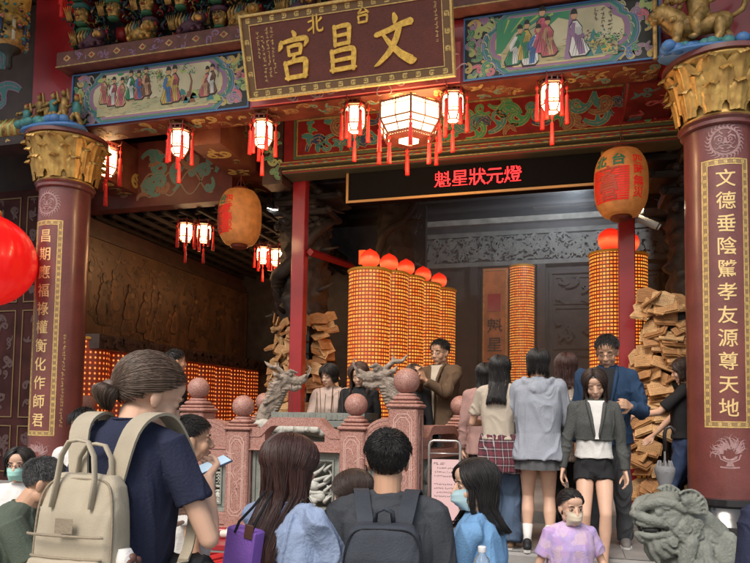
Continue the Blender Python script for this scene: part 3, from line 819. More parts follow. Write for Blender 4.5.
# ceiling between main beam and inner beam
g = MB(); g.box((-3.75, BY+.36, 5.34), (1.15, IY, 5.42)); 
o = g.obj('soffit', m_ochre, T)
g = MB(); scrolls(g, -3.7, BY+.4, 1.1, IY-.05, lambda u, v, d: (u, v, 5.34-d), 140, .22, [1, 2, 3], 71, outline=0, d=.002); g.obj('soffit_painting', [m_brass, p_teal, m_reddk, p_yell], o)
# left bay: dark red beam with scrolls, then the dark lattice ceiling
p = plane_y(7.7)
g = MB(); g.box((-6.42, 7.7, 4.42), (-4.15, 7.9, 5.3)); o = g.obj('bay_beam', mat('maroon_paint', (.10, .022, .02), .5, var=.3), T)
g = MB()
scrolls(g, -5.9, 4.5, -4.2, 5.2, p, 30, .26, [1, 2, 1], 21, outline=0, d=.003, wid=.2)
for k in (0, 1):
    pts = [(-5.5+i*.04, 4.7+.16*math.sin(i*.42+k*3.1)) for i in range(28)]
    g.ribbon(pts, .02, 0, .004, p, 0)
g.obj('scroll_painting', [mat('dim_cream', (.22, .17, .12), .6), p_teal, p_brown], o)
g = MB(); g.box((-6.42, 7.9, 4.50), (-3.9, 12.45, 4.56))
for i in range(16): g.box((-6.4, 7.9+i*.28, 4.44), (-3.9, 7.96+i*.28, 4.50), bv=.01)
for i in range(10): g.box((-6.4+i*.27, 7.9, 4.38), (-6.34+i*.27, 12.4, 4.438), bv=.01)
g.obj('lattice_ceiling', mat('gloss_black_wood', (.02, .014, .012), .75, var=.3, spec=.2), T)
g = MB(); g.box((-3.9, 7.9, 5.45), (1.4, 12.45, 5.52)); 
for i in range(7): g.box((-3.9, 8.1+i*.6, 5.3), (1.4, 8.2+i*.6, 5.45))
g.obj('inner_ceiling', m_black, T)

# wall behind the far left: maroon carved stone door surround
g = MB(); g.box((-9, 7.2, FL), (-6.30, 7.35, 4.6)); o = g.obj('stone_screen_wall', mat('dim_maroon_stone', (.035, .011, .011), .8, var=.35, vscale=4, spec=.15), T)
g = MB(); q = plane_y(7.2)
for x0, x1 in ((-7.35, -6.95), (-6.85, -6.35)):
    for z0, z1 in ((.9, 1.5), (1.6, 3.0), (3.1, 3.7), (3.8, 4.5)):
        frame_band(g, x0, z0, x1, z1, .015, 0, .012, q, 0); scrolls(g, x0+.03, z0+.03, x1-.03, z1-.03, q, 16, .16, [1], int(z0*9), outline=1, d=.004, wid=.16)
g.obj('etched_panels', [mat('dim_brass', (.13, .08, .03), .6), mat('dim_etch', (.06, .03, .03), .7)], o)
# lower dado and lintels of the left bay wall (X = -6.4)
sf = lambda u, v, d: (-6.40+d, u, v)   # u = Y, v = Z
g = MB(); g.prism(rect(7.35, 2.50, 12.4, 2.69), 0, .62, sf); g.prism(rect(7.35, 4.10, 12.4, 4.22), 0, .1, sf)
for k in range(4): carved(g, 7.4, 2.51, 12.3, 2.68, lambda u, v, d: sf(u, v, d+.62), 40, .16, 70+k, .02)
g.obj('bay_lintel', m_darkwood, T)
# ---------------------------------------------------------------- carved brackets above the beam
p_gold2 = mat('carved_gold', (.34, .21, .07), .5, metal=.35, var=.5, vscale=18, bump=.4, bscale=70)
p_ddk = mat('bracket_dark_paint', (.02, .03, .035), .6, var=.5, vscale=9)  # aged near-black paint of the backing and the carved curls
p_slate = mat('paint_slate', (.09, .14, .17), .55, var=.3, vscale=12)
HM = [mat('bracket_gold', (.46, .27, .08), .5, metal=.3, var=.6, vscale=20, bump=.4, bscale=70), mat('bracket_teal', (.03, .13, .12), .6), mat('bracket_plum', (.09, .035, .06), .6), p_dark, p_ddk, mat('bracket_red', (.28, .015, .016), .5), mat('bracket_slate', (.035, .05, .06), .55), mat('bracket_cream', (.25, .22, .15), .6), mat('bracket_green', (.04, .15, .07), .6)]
def bracket_head(mb, x, y, z, s, r):
    """tapering carved block with a guardian face and a green crown"""
    g0 = 0
    mb.loft([((x, y, z-.5*s), .26*s, .2*s), ((x, y-.02*s, z-.42*s), .32*s, .26*s), ((x, y-.05*s, z-.1*s), .38*s, .33*s), ((x, y-.05*s, z+.22*s), .42*s, .36*s), ((x, y, z+.3*s), .34*s, .3*s)], 12, g0)
    mb.loft([((x, y-.02*s, z+.28*s), .40*s, .36*s), ((x, y-.02*s, z+.36*s), .52*s, .46*s), ((x, y-.02*s, z+.5*s), .55*s, .5*s), ((x, y, z+.54*s), .4*s, .4*s)], 12, r.choice((1, 8, 2)))
    mb.loft([((x, y, z-.64*s), .3*s, .26*s), ((x, y, z-.56*s), .36*s, .3*s), ((x, y, z-.5*s), .3*s, .26*s)], 12, 8)
    f = y-.36*s
    for q in (-1, 1):
        mb.ell((x+q*.15*s, f-.01*s, z+.06*s), (.07*s, .05*s, .055*s), n=8, m=6, mi=7); mb.ell((x+q*.14*s, f-.05*s, z+.055*s), .026*s, n=6, m=5, mi=3)
        mb.tube([(x+q*.05*s, f-.04*s, z+.12*s), (x+q*.15*s, f-.06*s, z+.18*s), (x+q*.27*s, f+.02*s, z+.15*s)], [.03*s, .035*s, .01*s], 6, 3)
        mb.ell((x+q*.4*s, y-.05*s, z+.02*s), (.06*s, .1*s, .12*s), n=8, m=6, mi=0)
        mb.ell((x+q*.18*s, f-.02*s, z-.13*s), (.09*s, .07*s, .08*s), n=8, m=6, mi=0)
    mb.ell((x, f-.06*s, z-.05*s), (.07*s, .08*s, .1*s), n=8, m=6, mi=0)
    mb.ell((x, f-.03*s, z-.22*s), (.13*s, .06*s, .04*s), n=8, m=6, mi=5); mb.ell((x, f-.02*s, z-.34*s), (.12*s, .07*s, .06*s), n=8, m=6, mi=0)
rb_ = random.Random(12)
k = 0
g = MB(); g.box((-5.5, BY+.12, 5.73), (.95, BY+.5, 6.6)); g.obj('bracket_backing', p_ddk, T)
for i in range(15):
    x = -5.25+i*.42
    for row in range(3):
        z = 5.90+row*.235; y = BY-.04-row*.09; xx = x
        g = MB()
        if row or i % 2 == 0: bracket_head(g, xx, y, z, .185, rb_)
        g.box((xx-.05, y+.02, z-.02), (xx+.05, BY+.2, z+.1), 5)
        for s in (-1, 1):
            p0 = Vector((xx+s*.09, y+.06, z+.02))
            g.tube([p0, p0+Vector((s*.05, -.07, .0)), p0+Vector((s*.10, -.05, .09))], [.014, .022, .004], 6, 6)
            for q in range(16):
                a = Vector((xx+s*rb_.uniform(.07, .21), y+rb_.uniform(.02, .14), z+rb_.uniform(-.13, .11))); u = rb_.uniform(0, 6.28)
                g.tube([a, a+Vector((.025*math.cos(u), -.03, .025*math.sin(u))), a+Vector((.035*math.cos(u+.9), -.05, .035*math.sin(u+.9))), a+Vector((.02*math.cos(u+1.9), -.06, .02*math.sin(u+1.9)))], [.013, .012, .009, .003], 5, rb_.choice((4, 4, 3, 6, 0, 8, 1, 0, 2, 5)))
        for q in range(5): a = Vector((xx-.17+.016*q, y-.02, z-.06)); g.tube([a, a+Vector((.0, -.04, .07)), a+Vector((.012*(q-2), -.05, .14))], [.009, .008, .003], 5, 0)
        g.obj('carved_bracket', HM, T, True)
# carved beasts lying on the ledge
for i in range(9):
    x = -5.12+i*.62; r = random.Random(i)
    g = MB(); y = BY-.08; z = 5.73; b = 0 if i % 2 else 2
    g.chain([(x-.12, y, z+.07), (x, y-.02, z+.1), (x+.1, y, z+.07)], [.06, .075, .05], 8, b)
    g.ell((x+.14, y-.07, z+.14), (.065, .07, .06), n=9, m=7, mi=b); g.ell((x+.15, y-.13, z+.11), (.04, .04, .03), n=8, m=6, mi=0)
    for s in (-1, 1): g.ell((x+.14+s*.03, y-.13, z+.155), .012, n=6, m=5, mi=7); g.ell((x+.14+s*.065, y-.05, z+.17), (.02, .02, .03), n=6, m=5, mi=5)
    for q in range(9):
        a = Vector((x-.16+.04*q, y-.02, z+.1)); g.tube([a, a+Vector((.01, -.05, .05)), a+Vector((.03, -.04, .11+.03*r.random()))], [.022, .018, .004], 6, (0, 0, 7, 1, 2)[q % 5])
    for q in (-.1, .06, .14): g.cap((x+q, y-.06, z+.06), (x+q+.01, y-.11, z+.015), .024, .02, 7, b)
    g.obj('carved_beast', HM, T, True)
# figures above the capitals
def capital_statue(x, y, z):
    """gilt lion striding in profile with a rider"""
    t = empty('gilt_lion_statue', 'gilded lion with a rider standing on the column capital', 'statue', (x, y, z))
    g = MB()
    g.chain([(-.17, 0, .27), (0, -.01, .25), (.17, 0, .27)], [.09, .075, .085], 10)
    g.chain([(-.19, -.01, .3), (-.27, -.02, .37)], [.1, .085], 10); g.ell((-.31, -.03, .38), (.085, .075, .08)); g.ell((-.38, -.04, .36), (.045, .05, .04)); g.ell((-.37, -.04, .315), (.035, .04, .02))
    rr = random.Random(4)
    for k in range(24): a = rr.uniform(0, 6.28); b = rr.uniform(-.6, 1.2); g.ell((-.24+.08*math.cos(a), -.01-.09*math.cos(b)*abs(math.sin(a)), .38+.09*math.sin(a)), .028, n=7, m=5)
    for k in (-1, 1): g.ell((-.365, -.04+k*.035, .40), .014, n=6, m=5); g.cap((-.28, k*.06, .45), (-.26, k*.075, .49), .022, .01, 6)
    for (hx, fx, yy, f2) in ((-.18, -.24, -.06, -.30), (-.14, -.10, .06, -.12), (.14, .10, -.06, .06), (.18, .27, .06, .25)):
        g.chain([(hx, yy, .24), ((hx+fx)/2+.02, yy, .14), (fx, yy, .04)], [.055, .04, .032], 8); g.ell((fx-.02, yy-.01, .025), (.045, .035, .025), n=8, m=6)
    g.tube([(.24, 0, .3), (.33, 0, .36), (.36, 0, .45), (.30, 0, .5), (.27, 0, .58), (.34, 0, .64)], [.02, .025, .03, .026, .03, .01], 7)
    g.obj('lion', p_gold2, t, True)
    g = MB()
    g.loft([((0, 0, .3), .1, .09), ((-.01, 0, .4), .085, .07), ((-.02, -.01, .5), .1, .06), ((-.02, -.01, .56), .04, .04)], 12)
    g.ell((-.03, -.02, .62), (.05, .055, .06)); g.loft([((-.03, -.01, .66), .06, .06), ((-.03, 0, .70), .05, .05), ((-.03, 0, .74), .015, .015)], 10)
    g.chain([(-.1, -.03, .52), (-.17, -.08, .46), (-.2, -.06, .55)], [.035, .03, .022], 8); g.chain([(.06, -.03, .52), (.12, -.09, .45), (.06, -.12, .4)], [.035, .03, .022], 8)
    for s in (-1, 1): g.chain([(0, s*.08, .33), (-.06, s*.12, .25), (-.04, s*.11, .14)], [.05, .042, .03], 8); g.ell((-.07, s*.11, .12), (.045, .025, .022), n=8, m=6)
    g.obj('rider', p_gold2, t, True)
    g = MB(); g.loft([((0, 0, 0), .34, .16), ((0, 0, .03), .32, .15)], 16, 0)
    for k in range(14): a = rr.uniform(-.3, .3); g.ell((a, -.1+rr.uniform(-.03, .05), .03+.04*rr.random()), (.06, .04, .05), n=8, m=6, mi=k % 2)
    g.obj('wave_base', [p_blue, p_teal], t, True)
    g = MB(); g.tube([(-.36, -.02, 0), (-.36, -.02, .9)], .018, 8); g.obj('staff', p_gold2, t)
    return t
v = P(704, 46, Y=6.15); capital_statue(v.x-.03, 6.14, 4.815)
t = empty('figure_group_statue', 'coloured carved warriors clustered on the column capital', 'statue', (-5.56, 6.16, 4.815))
rr = random.Random(6)
g = MB(); g.loft([((0, 0, 0), .42, .2), ((0, 0, .04), .4, .19)], 16, 0)
for k in range(24): g.ell((rr.uniform(-.38, .38), rr.uniform(-.16, 0), .05+.04*rr.random()), (.07, .05, .05), n=8, m=6, mi=k % 2)
g.obj('wave_base', [p_blue, p_teal], t, True)
for k in range(6):
    x = -.32+.125*k; g = MB(); h = rr.uniform(.26, .4); b = rr.choice((0, 1, 0, 3)); y = rr.uniform(-.12, .0)
    g.chain([(x-.05, y, .05), (x-.04, y-.03, .05+h*.25), (x, y, .05+h*.45)], [.022, .026, .035], 7, 0); g.chain([(x+.06, y, .05), (x+.05, y-.03, .05+h*.22), (x, y, .05+h*.45)], [.022, .026, .035], 7, 0)
    g.loft([((x, y, .04+h*.4), .05, .04), ((x, y, .05+h*.6), .045, .04), ((x, y, .05+h*.75), .06, .04), ((x, y, .05+h*.82), .02, .02)], 10, b)
    g.ell((x, y-.01, .05+h*.92), (.03, .033, .036), n=9, m=7, mi=0); g.ell((x, y, .05+h), (.035, .035, .025), n=8, m=6, mi=2)
    g.chain([(x+.05, y, .05+h*.75), (x+.1, y-.05, .05+h*.7), (x+.09, y-.06, .05+h*.95)], [.02, .018, .014], 6, 0)
    g.chain([(x-.05, y, .05+h*.75), (x-.1, y-.04, .05+h*.6), (x-.05, y-.09, .05+h*.55)], [.02, .018, .014], 6, 0)
    g.obj('warrior', [p_gold2, p_pink, m_red, p_teal], t, True)
for k in range(5):
    g = MB(); x = -1.1+k*.2
    for q in range(7): g.tube([(x+.03*q-.08, -.05, .0), (x+.03*q-.06, -.09, .09), (x+.03*q-.02, -.05, .17+.04*rr.random())], [.03, .026, .005], 6, q % 3)
    g.obj('carved_foliage', [p_gold2, p_lime, p_gold2], t, True)
# ---------------------------------------------------------------- name board
tilt = math.atan(.35)
def board_fn(u, v, d):   # u along the board, v up the tilted face, d out of it
    y0, z0 = 6.05, 4.87
    return (u, y0-v*math.sin(tilt)-d*math.cos(tilt), z0+v*math.cos(tilt)-d*math.sin(tilt))
U0, U1, VH = -3.08, -1.03, .735
S = empty('name_board', 'long brown temple name board with big gold characters, hung tilted over the entrance', 'signboard', (0, 0, 0))
g = MB(); g.prism(rect(U0, 0, U1, VH), -.06, 0, board_fn, back=True)
g.obj('board', mat('board_brown', (.125, .024, .016), .55, var=.25, vscale=6, speck=(240, ((.15, .035, .025), (.10, .022, .016), (.19, .05, .035), (.07, .015, .012)), .45)), S)
g = MB(); frame_band(g, U0-.02, -.02, U1+.02, VH+.02, .02, -.07, .03, board_fn, 0); frame_band(g, U0+.07, .07, U1-.07, VH-.07, .008, 0, .008, board_fn, 0)
frame_band(g, U0, 0, U1, VH, .07, 0, .004, board_fn, 1)
fret(g, U0+.004, .004, U1-.004, VH-.004, .06, .0065, board_fn, 0)
g.obj('key_fret_frame', [m_goldp, mat('frame_ground', (.17, .09, .04), .5)], S)
# brush strokes of the five large characters: (points in a 0..1 box, widths)
ST = {
 '文': [([(.50, .98), (.53, .88), (.50, .80)], [.06, .12, .05]), ([(.10, .62), (.38, .68), (.62, .76), (.88, .80)], [.09, .10, .10, .13]),
       ([(.62, .74), (.54, .50), (.38, .26), (.12, .06), (.04, .03)], [.11, .12, .11, .07, .02]), ([(.26, .60), (.40, .42), (.64, .20), (.88, .06), (.97, .07)], [.06, .10, .14, .17, .05])],
 '昌': [([(.30, .96), (.31, .76), (.30, .56)], [.09, .09, .08]), ([(.30, .93), (.52, .96), (.72, .96), (.70, .78), (.68, .58)], [.08, .09, .11, .10, .08]), ([(.33, .76), (.66, .78)], [.07, .08]), ([(.32, .58), (.67, .60)], [.08, .08]),
       ([(.20, .46), (.22, .24), (.20, .03)], [.10, .10, .09]), ([(.20, .43), (.50, .47), (.82, .48), (.80, .26), (.78, .05)], [.09, .10, .12, .12, .10]), ([(.24, .25), (.76, .28)], [.08, .09]), ([(.22, .06), (.78, .08)], [.10, .10])],
 '宮': [([(.48, 1.0), (.54, .93), (.52, .86)], [.06, .12, .06]), ([(.14, .82), (.12, .72), (.06, .64)], [.06, .12, .05]), ([(.12, .78), (.40, .82), (.84, .84), (.88, .78), (.80, .68)], [.08, .10, .12, .11, .04]),
       ([(.33, .70), (.34, .60), (.36, .50)], [.07, .08, .07]), ([(.33, .68), (.52, .71), (.70, .71), (.68, .60), (.66, .52)], [.07, .08, .10, .09, .07]), ([(.36, .52), (.66, .54)], [.07, .07]), ([(.50, .50), (.44, .40)], [.07, .06]),
       ([(.22, .38), (.25, .20), (.27, .03)], [.09, .10, .08]), ([(.22, .35), (.52, .40), (.82, .41), (.80, .22), (.76, .05)], [.09, .10, .13, .12, .10]), ([(.27, .06), (.76, .08)], [.10, .10])],
 '台': [([(.50, .98), (.38, .80), (.22, .62), (.50, .66), (.76, .70)], [.08, .10, .09, .08, .08]), ([(.64, .84), (.76, .72), (.84, .62)], [.05, .10, .10]), ([(.24, .48), (.26, .28), (.28, .08)], [.09, .10, .08]), ([(.24, .46), (.50, .50), (.78, .50), (.76, .30), (.72, .10)], [.09, .09, .12, .11, .09]), ([(.28, .11), (.72, .13)], [.10, .10])],
 '北': [([(.36, .96), (.37, .60), (.36, .10)], [.08, .11, .07]), ([(.08, .66), (.34, .72)], [.09, .08]), ([(.04, .22), (.20, .30), (.36, .42)], [.10, .09, .06]), ([(.88, .80), (.76, .68), (.60, .58)], [.11, .09, .04]), ([(.60, .96), (.59, .60), (.60, .26), (.68, .14), (.92, .16), (.95, .30)], [.08, .11, .10, .11, .10, .03])]}
def brush(mb, ch, u, v, w, h, fn, d, mi=0, slant=.04):
    for si, (pts, ws) in enumerate(ST[ch]):
        P_ = []; W_ = []
        for i in range(len(pts)-1):
            for k in range(5):
                t = k/5; P_.append((pts[i][0]*(1-t)+pts[i+1][0]*t, pts[i][1]*(1-t)+pts[i+1][1]*t)); W_.append(ws[i]*(1-t)+ws[i+1]*t)
        P_.append(pts[-1]); W_.append(ws[-1])
        for _ in range(2):
            P_ = [P_[0]]+[((P_[i-1][0]+2*P_[i][0]+P_[i+1][0])/4, (P_[i-1][1]+2*P_[i][1]+P_[i+1][1])/4) for i in range(1, len(P_)-1)]+[P_[-1]]
        # rounded brush ends
        e0 = (P_[0][0]*1.0-(P_[1][0]-P_[0][0])*.9, P_[0][1]-(P_[1][1]-P_[0][1])*.9); e1 = (P_[-1][0]+(P_[-1][0]-P_[-2][0])*.9, P_[-1][1]+(P_[-1][1]-P_[-2][1])*.9)
        P_ = [e0]+P_+[e1]; W_ = [W_[0]*.45]+W_+[W_[-1]*.35]
        q = [(u+(x-.5+slant*(y-.5))*w, v+(y-.5)*h) for x, y in P_]
        mb.ribbon(q, [k*w*1.12 for k in W_], 0, d+.0012*si, fn, mi)
mg = mat('sign_gold', (.80, .50, .10), .42, metal=.25, var=.25, vscale=30)
for ch, u, v, w, h in (('宮', -2.56, .335, .36, .44), ('昌', -2.07, .345, .36, .42), ('文', -1.56, .36, .43, .45), ('北', -2.32, .585, .165, .17), ('台', -1.85, .60, .165, .15)):
    g = MB(); brush(g, ch, u, v, w, h, board_fn, .012 if w > .2 else .008); g.obj('gold_character', mg, S)
g = MB(); r_ = random.Random(2)
for k, n, v0 in ((0, 7, .58), (1, 12, .54), (2, 13, .61), (3, 12, .61)): inkmarks(g, U0+.15+k*.050, v0, .031, n, board_fn, .002, 0, r_)
inkmarks(g, U1-.13, .62, .031, 10, board_fn, .002, 0, r_)
g.obj('small_inscription', m_goldp, S)

# ---------------------------------------------------------------- LED board on the red steel frame
F = empty('steel_frame', 'tall red painted steel frame of posts and a slanting brace across the entrance', 'frame', (0, 0, 0))
for x in (-3.25, .60):
    g = MB(); g.box((x-.085, 7.76, FH), (x+.085, 7.90, 5.02), bv=.008); g.obj('post', m_red, F)
a, b = P(310, 252, Y=7.83), P(352, 266, Y=9.6)
g = MB(); g.tube([a, b], .05, 4); g.obj('brace', m_red, F)
L = empty('led_sign', 'long black LED sign with glowing red characters in a thin gilt frame', 'LED sign', (0, 0, 0))
LY = 7.62; lf = plane_y(LY); lx0, lx1, lz0, lz1 = -2.575, .36, 4.235, 4.63
g = MB(); g.box((lx0, LY, lz0), (lx1, LY+.12, lz1)); g.obj('display', mat('led_black', (.008, .007, .008), .8, spec=.08), L)
g = MB(); frame_band(g, lx0, lz0, lx1, lz1, .028, -.01, .02, lf, 0); g.obj('gilt_frame', mat('gilt_frame', (.45, .25, .10), .4, metal=.5), L)
def inside_glyph(ch):
    vs, fs = glyph(ch, 0)
    def t(x, y):
        for f in fs:
            c = False; n = len(f)
            for i in range(n):
                (x0, y0), (x1, y1) = vs[f[i]], vs[f[(i+1) % n]]
                if (y0 > y) != (y1 > y) and x < (x1-x0)*(y-y0)/(y1-y0)+x0: c = not c
            if c: return True
        return False
    return t
g = MB(); N = 22; cs = .205
for i, ch in enumerate('魁星狀元燈'):
    t = inside_glyph(ch); u0 = P(434, 175, Y=LY).x+i*.2
    for a in range(N):
        for b in range(N):
            x, y = .03+.94*(a+.5)/N, -.09+.95*(b+.5)/N
            if t(x, y) or t(x+.012, y+.012):
                uu, vv = u0+x*cs, 4.345+(y+.08)*cs; s = cs/N*.42
                g.add([lf(p, q, .004) for p, q in rect(uu-s, vv-s, uu+s, vv+s)], [(0, 1, 2, 3)])
g.obj('led_writing', mat('led_red', (1, .03, .03), .5, emit=(1, .02, .025), estr=2.6), L)

# ---------------------------------------------------------------- lanterns
m_pane = mat('lantern_glass', (.9, .8, .6), .5, emit=(1., .66, .32), estr=5.5)
m_lwood = mat('lantern_rosewood', (.14, .03, .02), .4, var=.3)
m_tas = mat('tassel_red', (.62, .02, .015), .6, var=.25, vscale=60)
m_cord = mat('black_cord', (.02, .02, .02), .7)
def tassel(par, x, y, z, l, r=.012, nm='tassel'):
    g = MB(); g.tube([(x, y, z), (x, y, z-.3*l)], r*.25, 5)
    g.ell((x, y, z-.16*l), (r*.8, r*.8, r*1.1), n=8, m=6)
    g.lathe([(r*.3, 0), (r*.95, -.05*l), (r*.8, -.14*l), (r*1.0, -.4*l), (r*1.15, -.70*l), (r*.5, -.705*l)], 9, (x, y, z-.3*l))
    return g.obj(nm, m_tas, par, True)
def hexa(r, z, n=6, ph=.0): return [(r*math.cos(math.pi*2*k/n+ph), r*math.sin(math.pi*2*k/n+ph), z) for k in range(n)]
def palace_lantern(label, loc, s=1., ph=.3, nt=4, group='small palace lanterns under the beams', cord=.3):
    t = empty('palace_lantern', label, 'lantern', loc, 0, group)
    w, h = .095*s, .17*s
    g = MB(); a = hexa(w, h/2, ph=ph); b = hexa(w, -h/2, ph=ph); c = hexa(w*.62, -h/2-.06*s, ph=ph)
    g.add(b+a, [(k, (k+1) % 6, 6+(k+1) % 6, 6+k) for k in range(6)]); g.add(c+b, [(k, (k+1) % 6, 6+(k+1) % 6, 6+k) for k in range(6)]+[(5, 4, 3, 2, 1, 0)])
    g.obj('glass_shade', m_pane, t)
    g = MB(); q = .007*s
    a = hexa(w*1.03, h/2, ph=ph); b = hexa(w*1.03, -h/2, ph=ph); c = hexa(w*.66, -h/2-.065*s, ph=ph); e = hexa(w*1.03, -.01*s-h*.2, ph=ph)
    for k in range(6):
        k2 = (k+1) % 6
        for p1, p2 in ((a[k], a[k2]), (b[k], b[k2]), (a[k], b[k]), (b[k], c[k]), (c[k], c[k2])): g.tube([p1, p2], q, 4)
        m1 = (Vector(a[k])+Vector(a[k2]))/2; mm = (Vector(b[k])+Vector(b[k2]))/2
        g.tube([m1+(mm-m1)*.8, mm], q*.6, 4); 
        for u_ in (.2, .8): g.tube([Vector(a[k]).lerp(a[k2], u_), Vector(a[k]).lerp(b[k], .25)if u_ < .5 else Vector(a[k2]).lerp(b[k2], .25)], q*.6, 4)
        g.tube([Vector(a[k]).lerp(b[k], .82), Vector(a[k2]).lerp(b[k2], .82)], q*.6, 4)
    for z, r in ((h/2+.012*s, 1.15), (h/2+.05*s, 1.22)):
        g.add(hexa(w*r, z, ph=ph)+hexa(w*r*1.02, z+.014*s, ph=ph), [(k, (k+1) % 6, 6+(k+1) % 6, 6+k) for k in range(6)]+[(5, 4, 3, 2, 1, 0), (6, 7, 8, 9, 10, 11)])
    for k in range(12): a_ = math.pi*2*k/12; g.box((w*1.02*math.cos(a_)-.006*s, w*1.02*math.sin(a_)-.006*s, h/2+.02*s), (w*1.02*math.cos(a_)+.006*s, w*1.02*math.sin(a_)+.006*s, h/2+.055*s))
    g.lathe([(w*.5, h/2+.06*s), (w*.2, h/2+.09*s), (.008*s, h/2+.11*s)], 8)
    for p1 in hexa(w*1.2, h/2+.06*s, ph=ph): g.tube([Vector(p1)*.9, Vector(p1)+Vector((p1[0]*.15, p1[1]*.15, .0)), Vector(p1)+Vector((p1[0]*.25, p1[1]*.25, .03*s))], [q, q, q*.4], 5)
    g.obj('wooden_frame', m_lwood, t)
    if cord: g = MB(); g.tube([(0, 0, h/2+.08*s), (0, 0, h/2+cord)], .005, 5); g.obj('cord', m_cord, t)
    for k in range(6):
        if nt < 6 and k in (1,): continue
        p1 = hexa(w*1.38, 0, ph=ph)[k]; g_ = tassel(t, p1[0], p1[1], h/2-.0*s+.05*s, .36*s if k % 2 else .39*s, .018*s)
    tassel(t, 0, 0, -h/2-.06*s, .30*s, .018*s)
    return t
for px, py, Y, s, lab in ((180, 141, 6.42, 1.06, 'hexagonal lantern with red tassels hung under the painted beam of standing figures'),
                     (263, 132, 6.42, 1.06, 'hexagonal lantern with red tassels hung below the lower corner of the name board'),
                     (355, 117, 6.42, 1.04, 'hexagonal lantern hung beside the big round lantern, under the middle of the name board'),
                     (453, 105, 6.42, 1.06, 'hexagonal lantern hung between the big lantern and the green-curtain painting'),
                     (552, 96, 6.42, 1.06, 'hexagonal lantern hung under the painting with the green curtain')):
    palace_lantern(lab, P(px, py, Y=Y), s, .2)
palace_lantern('hexagonal lantern half hidden behind the gilded capital near the red round lantern', P(107, 160, Y=7.0), 1.3, .2, cord=.25)
palace_lantern('small lit lantern, first of the pair before the dim mural', P(186, 231, Y=8.2), 1.0, .1, cord=.1)
palace_lantern('small lit lantern, second of the pair before the dim mural', P(204, 232, Y=8.4), 1.0, .5, cord=.1)
palace_lantern('small lit lantern in the trio by the carved dragon column, lowest', P(277, 256, Y=9.6), 1.0, .1, cord=.3)
palace_lantern('small lit lantern in the trio by the carved dragon column, mural side', P(263, 254, Y=9.7), 1.0, .5, cord=.3)
palace_lantern('small lit lantern in the trio by the carved dragon column, post side', P(284, 250, Y=10.0), .95, .3, cord=.3)
palace_lantern('red tasselled lantern hung high among the carved brackets', P(63, -26, Y=6.0), 1.1, .3, cord=.2)
# the large lantern
t = empty('large_palace_lantern', 'large wide hexagonal lantern glowing in the middle of the entrance', 'lantern', P(409, 123, Y=6.42)); t.scale = (1.12, 1.12, 1.0)
g = MB(); ph = math.pi/2+.28
def ring2(g, r0, z0, r1, z1, mi=0, n=6): g.add(hexa(r0, z0, n, ph)+hexa(r1, z1, n, ph), [(k, (k+1) % n, n+(k+1) % n, n+k) for k in range(n)], mi)
ring2(g, .285, -.03, .285, .13); ring2(g, .215, -.145, .285, -.03); g.add(hexa(.18, -.15, 6, ph), [(5, 4, 3, 2, 1, 0)])
g.obj('glass_shade', m_pane, t)
g = MB()
for r0, z0 in ((.295, .135), (.295, -.03), (.295, .095), (.222, -.15), (.19, -.17), (.26, -.085)):
    a = hexa(r0, z0, 6, ph)
    for k in range(6): g.tube([a[k], a[(k+1) % 6]], .009 if z0 != .095 else .004, 5)
A = hexa(.295, .15, 6, ph); B = hexa(.295, -.03, 6, ph); C_ = hexa(.222, -.15, 6, ph)
for k in range(6):
    g.tube([A[k], B[k]], .011, 5); g.tube([B[k], C_[k]], .01, 5); k2 = (k+1) % 6
    g.tube([(Vector(B[k])+Vector(B[k2]))/2, (Vector(C_[k])+Vector(C_[k2]))/2], .006, 4)
    g.tube([(Vector(B[k])+Vector(B[k2]))/2, (Vector(A[k])+Vector(A[k2]))/2], .006, 4)
    for u_ in (.12, .42, .58, .88): g.tube([Vector(A[k]).lerp(A[k2], u_), Vector(A[k]).lerp(A[k2], u_)+Vector((0, 0, -.045))], .004, 4)
    for j in range(9):
        q = Vector(C_[k]).lerp(C_[k2], (j+.5)/9); g.ell((q.x, q.y, q.z-.012), (.016, .016, .012), n=6, m=5)
ring2(g, .19, -.17, .10, -.185)
for k in range(6): g.tube([A[k], (0, 0, .19)], .01, 5)
g.tube([(0, 0, .18), (0, 0, .45)], .012, 6)
g.obj('wooden_frame', m_lwood, t)
for k in range(6): p1 = hexa(.30, 0, 6, ph)[k]; tassel(t, p1[0], p1[1], -.03, .33, .018)
for k in range(3): p1 = hexa(.2, 0, 3, ph)[k]; tassel(t, p1[0], p1[1], -.15, .30, .018)

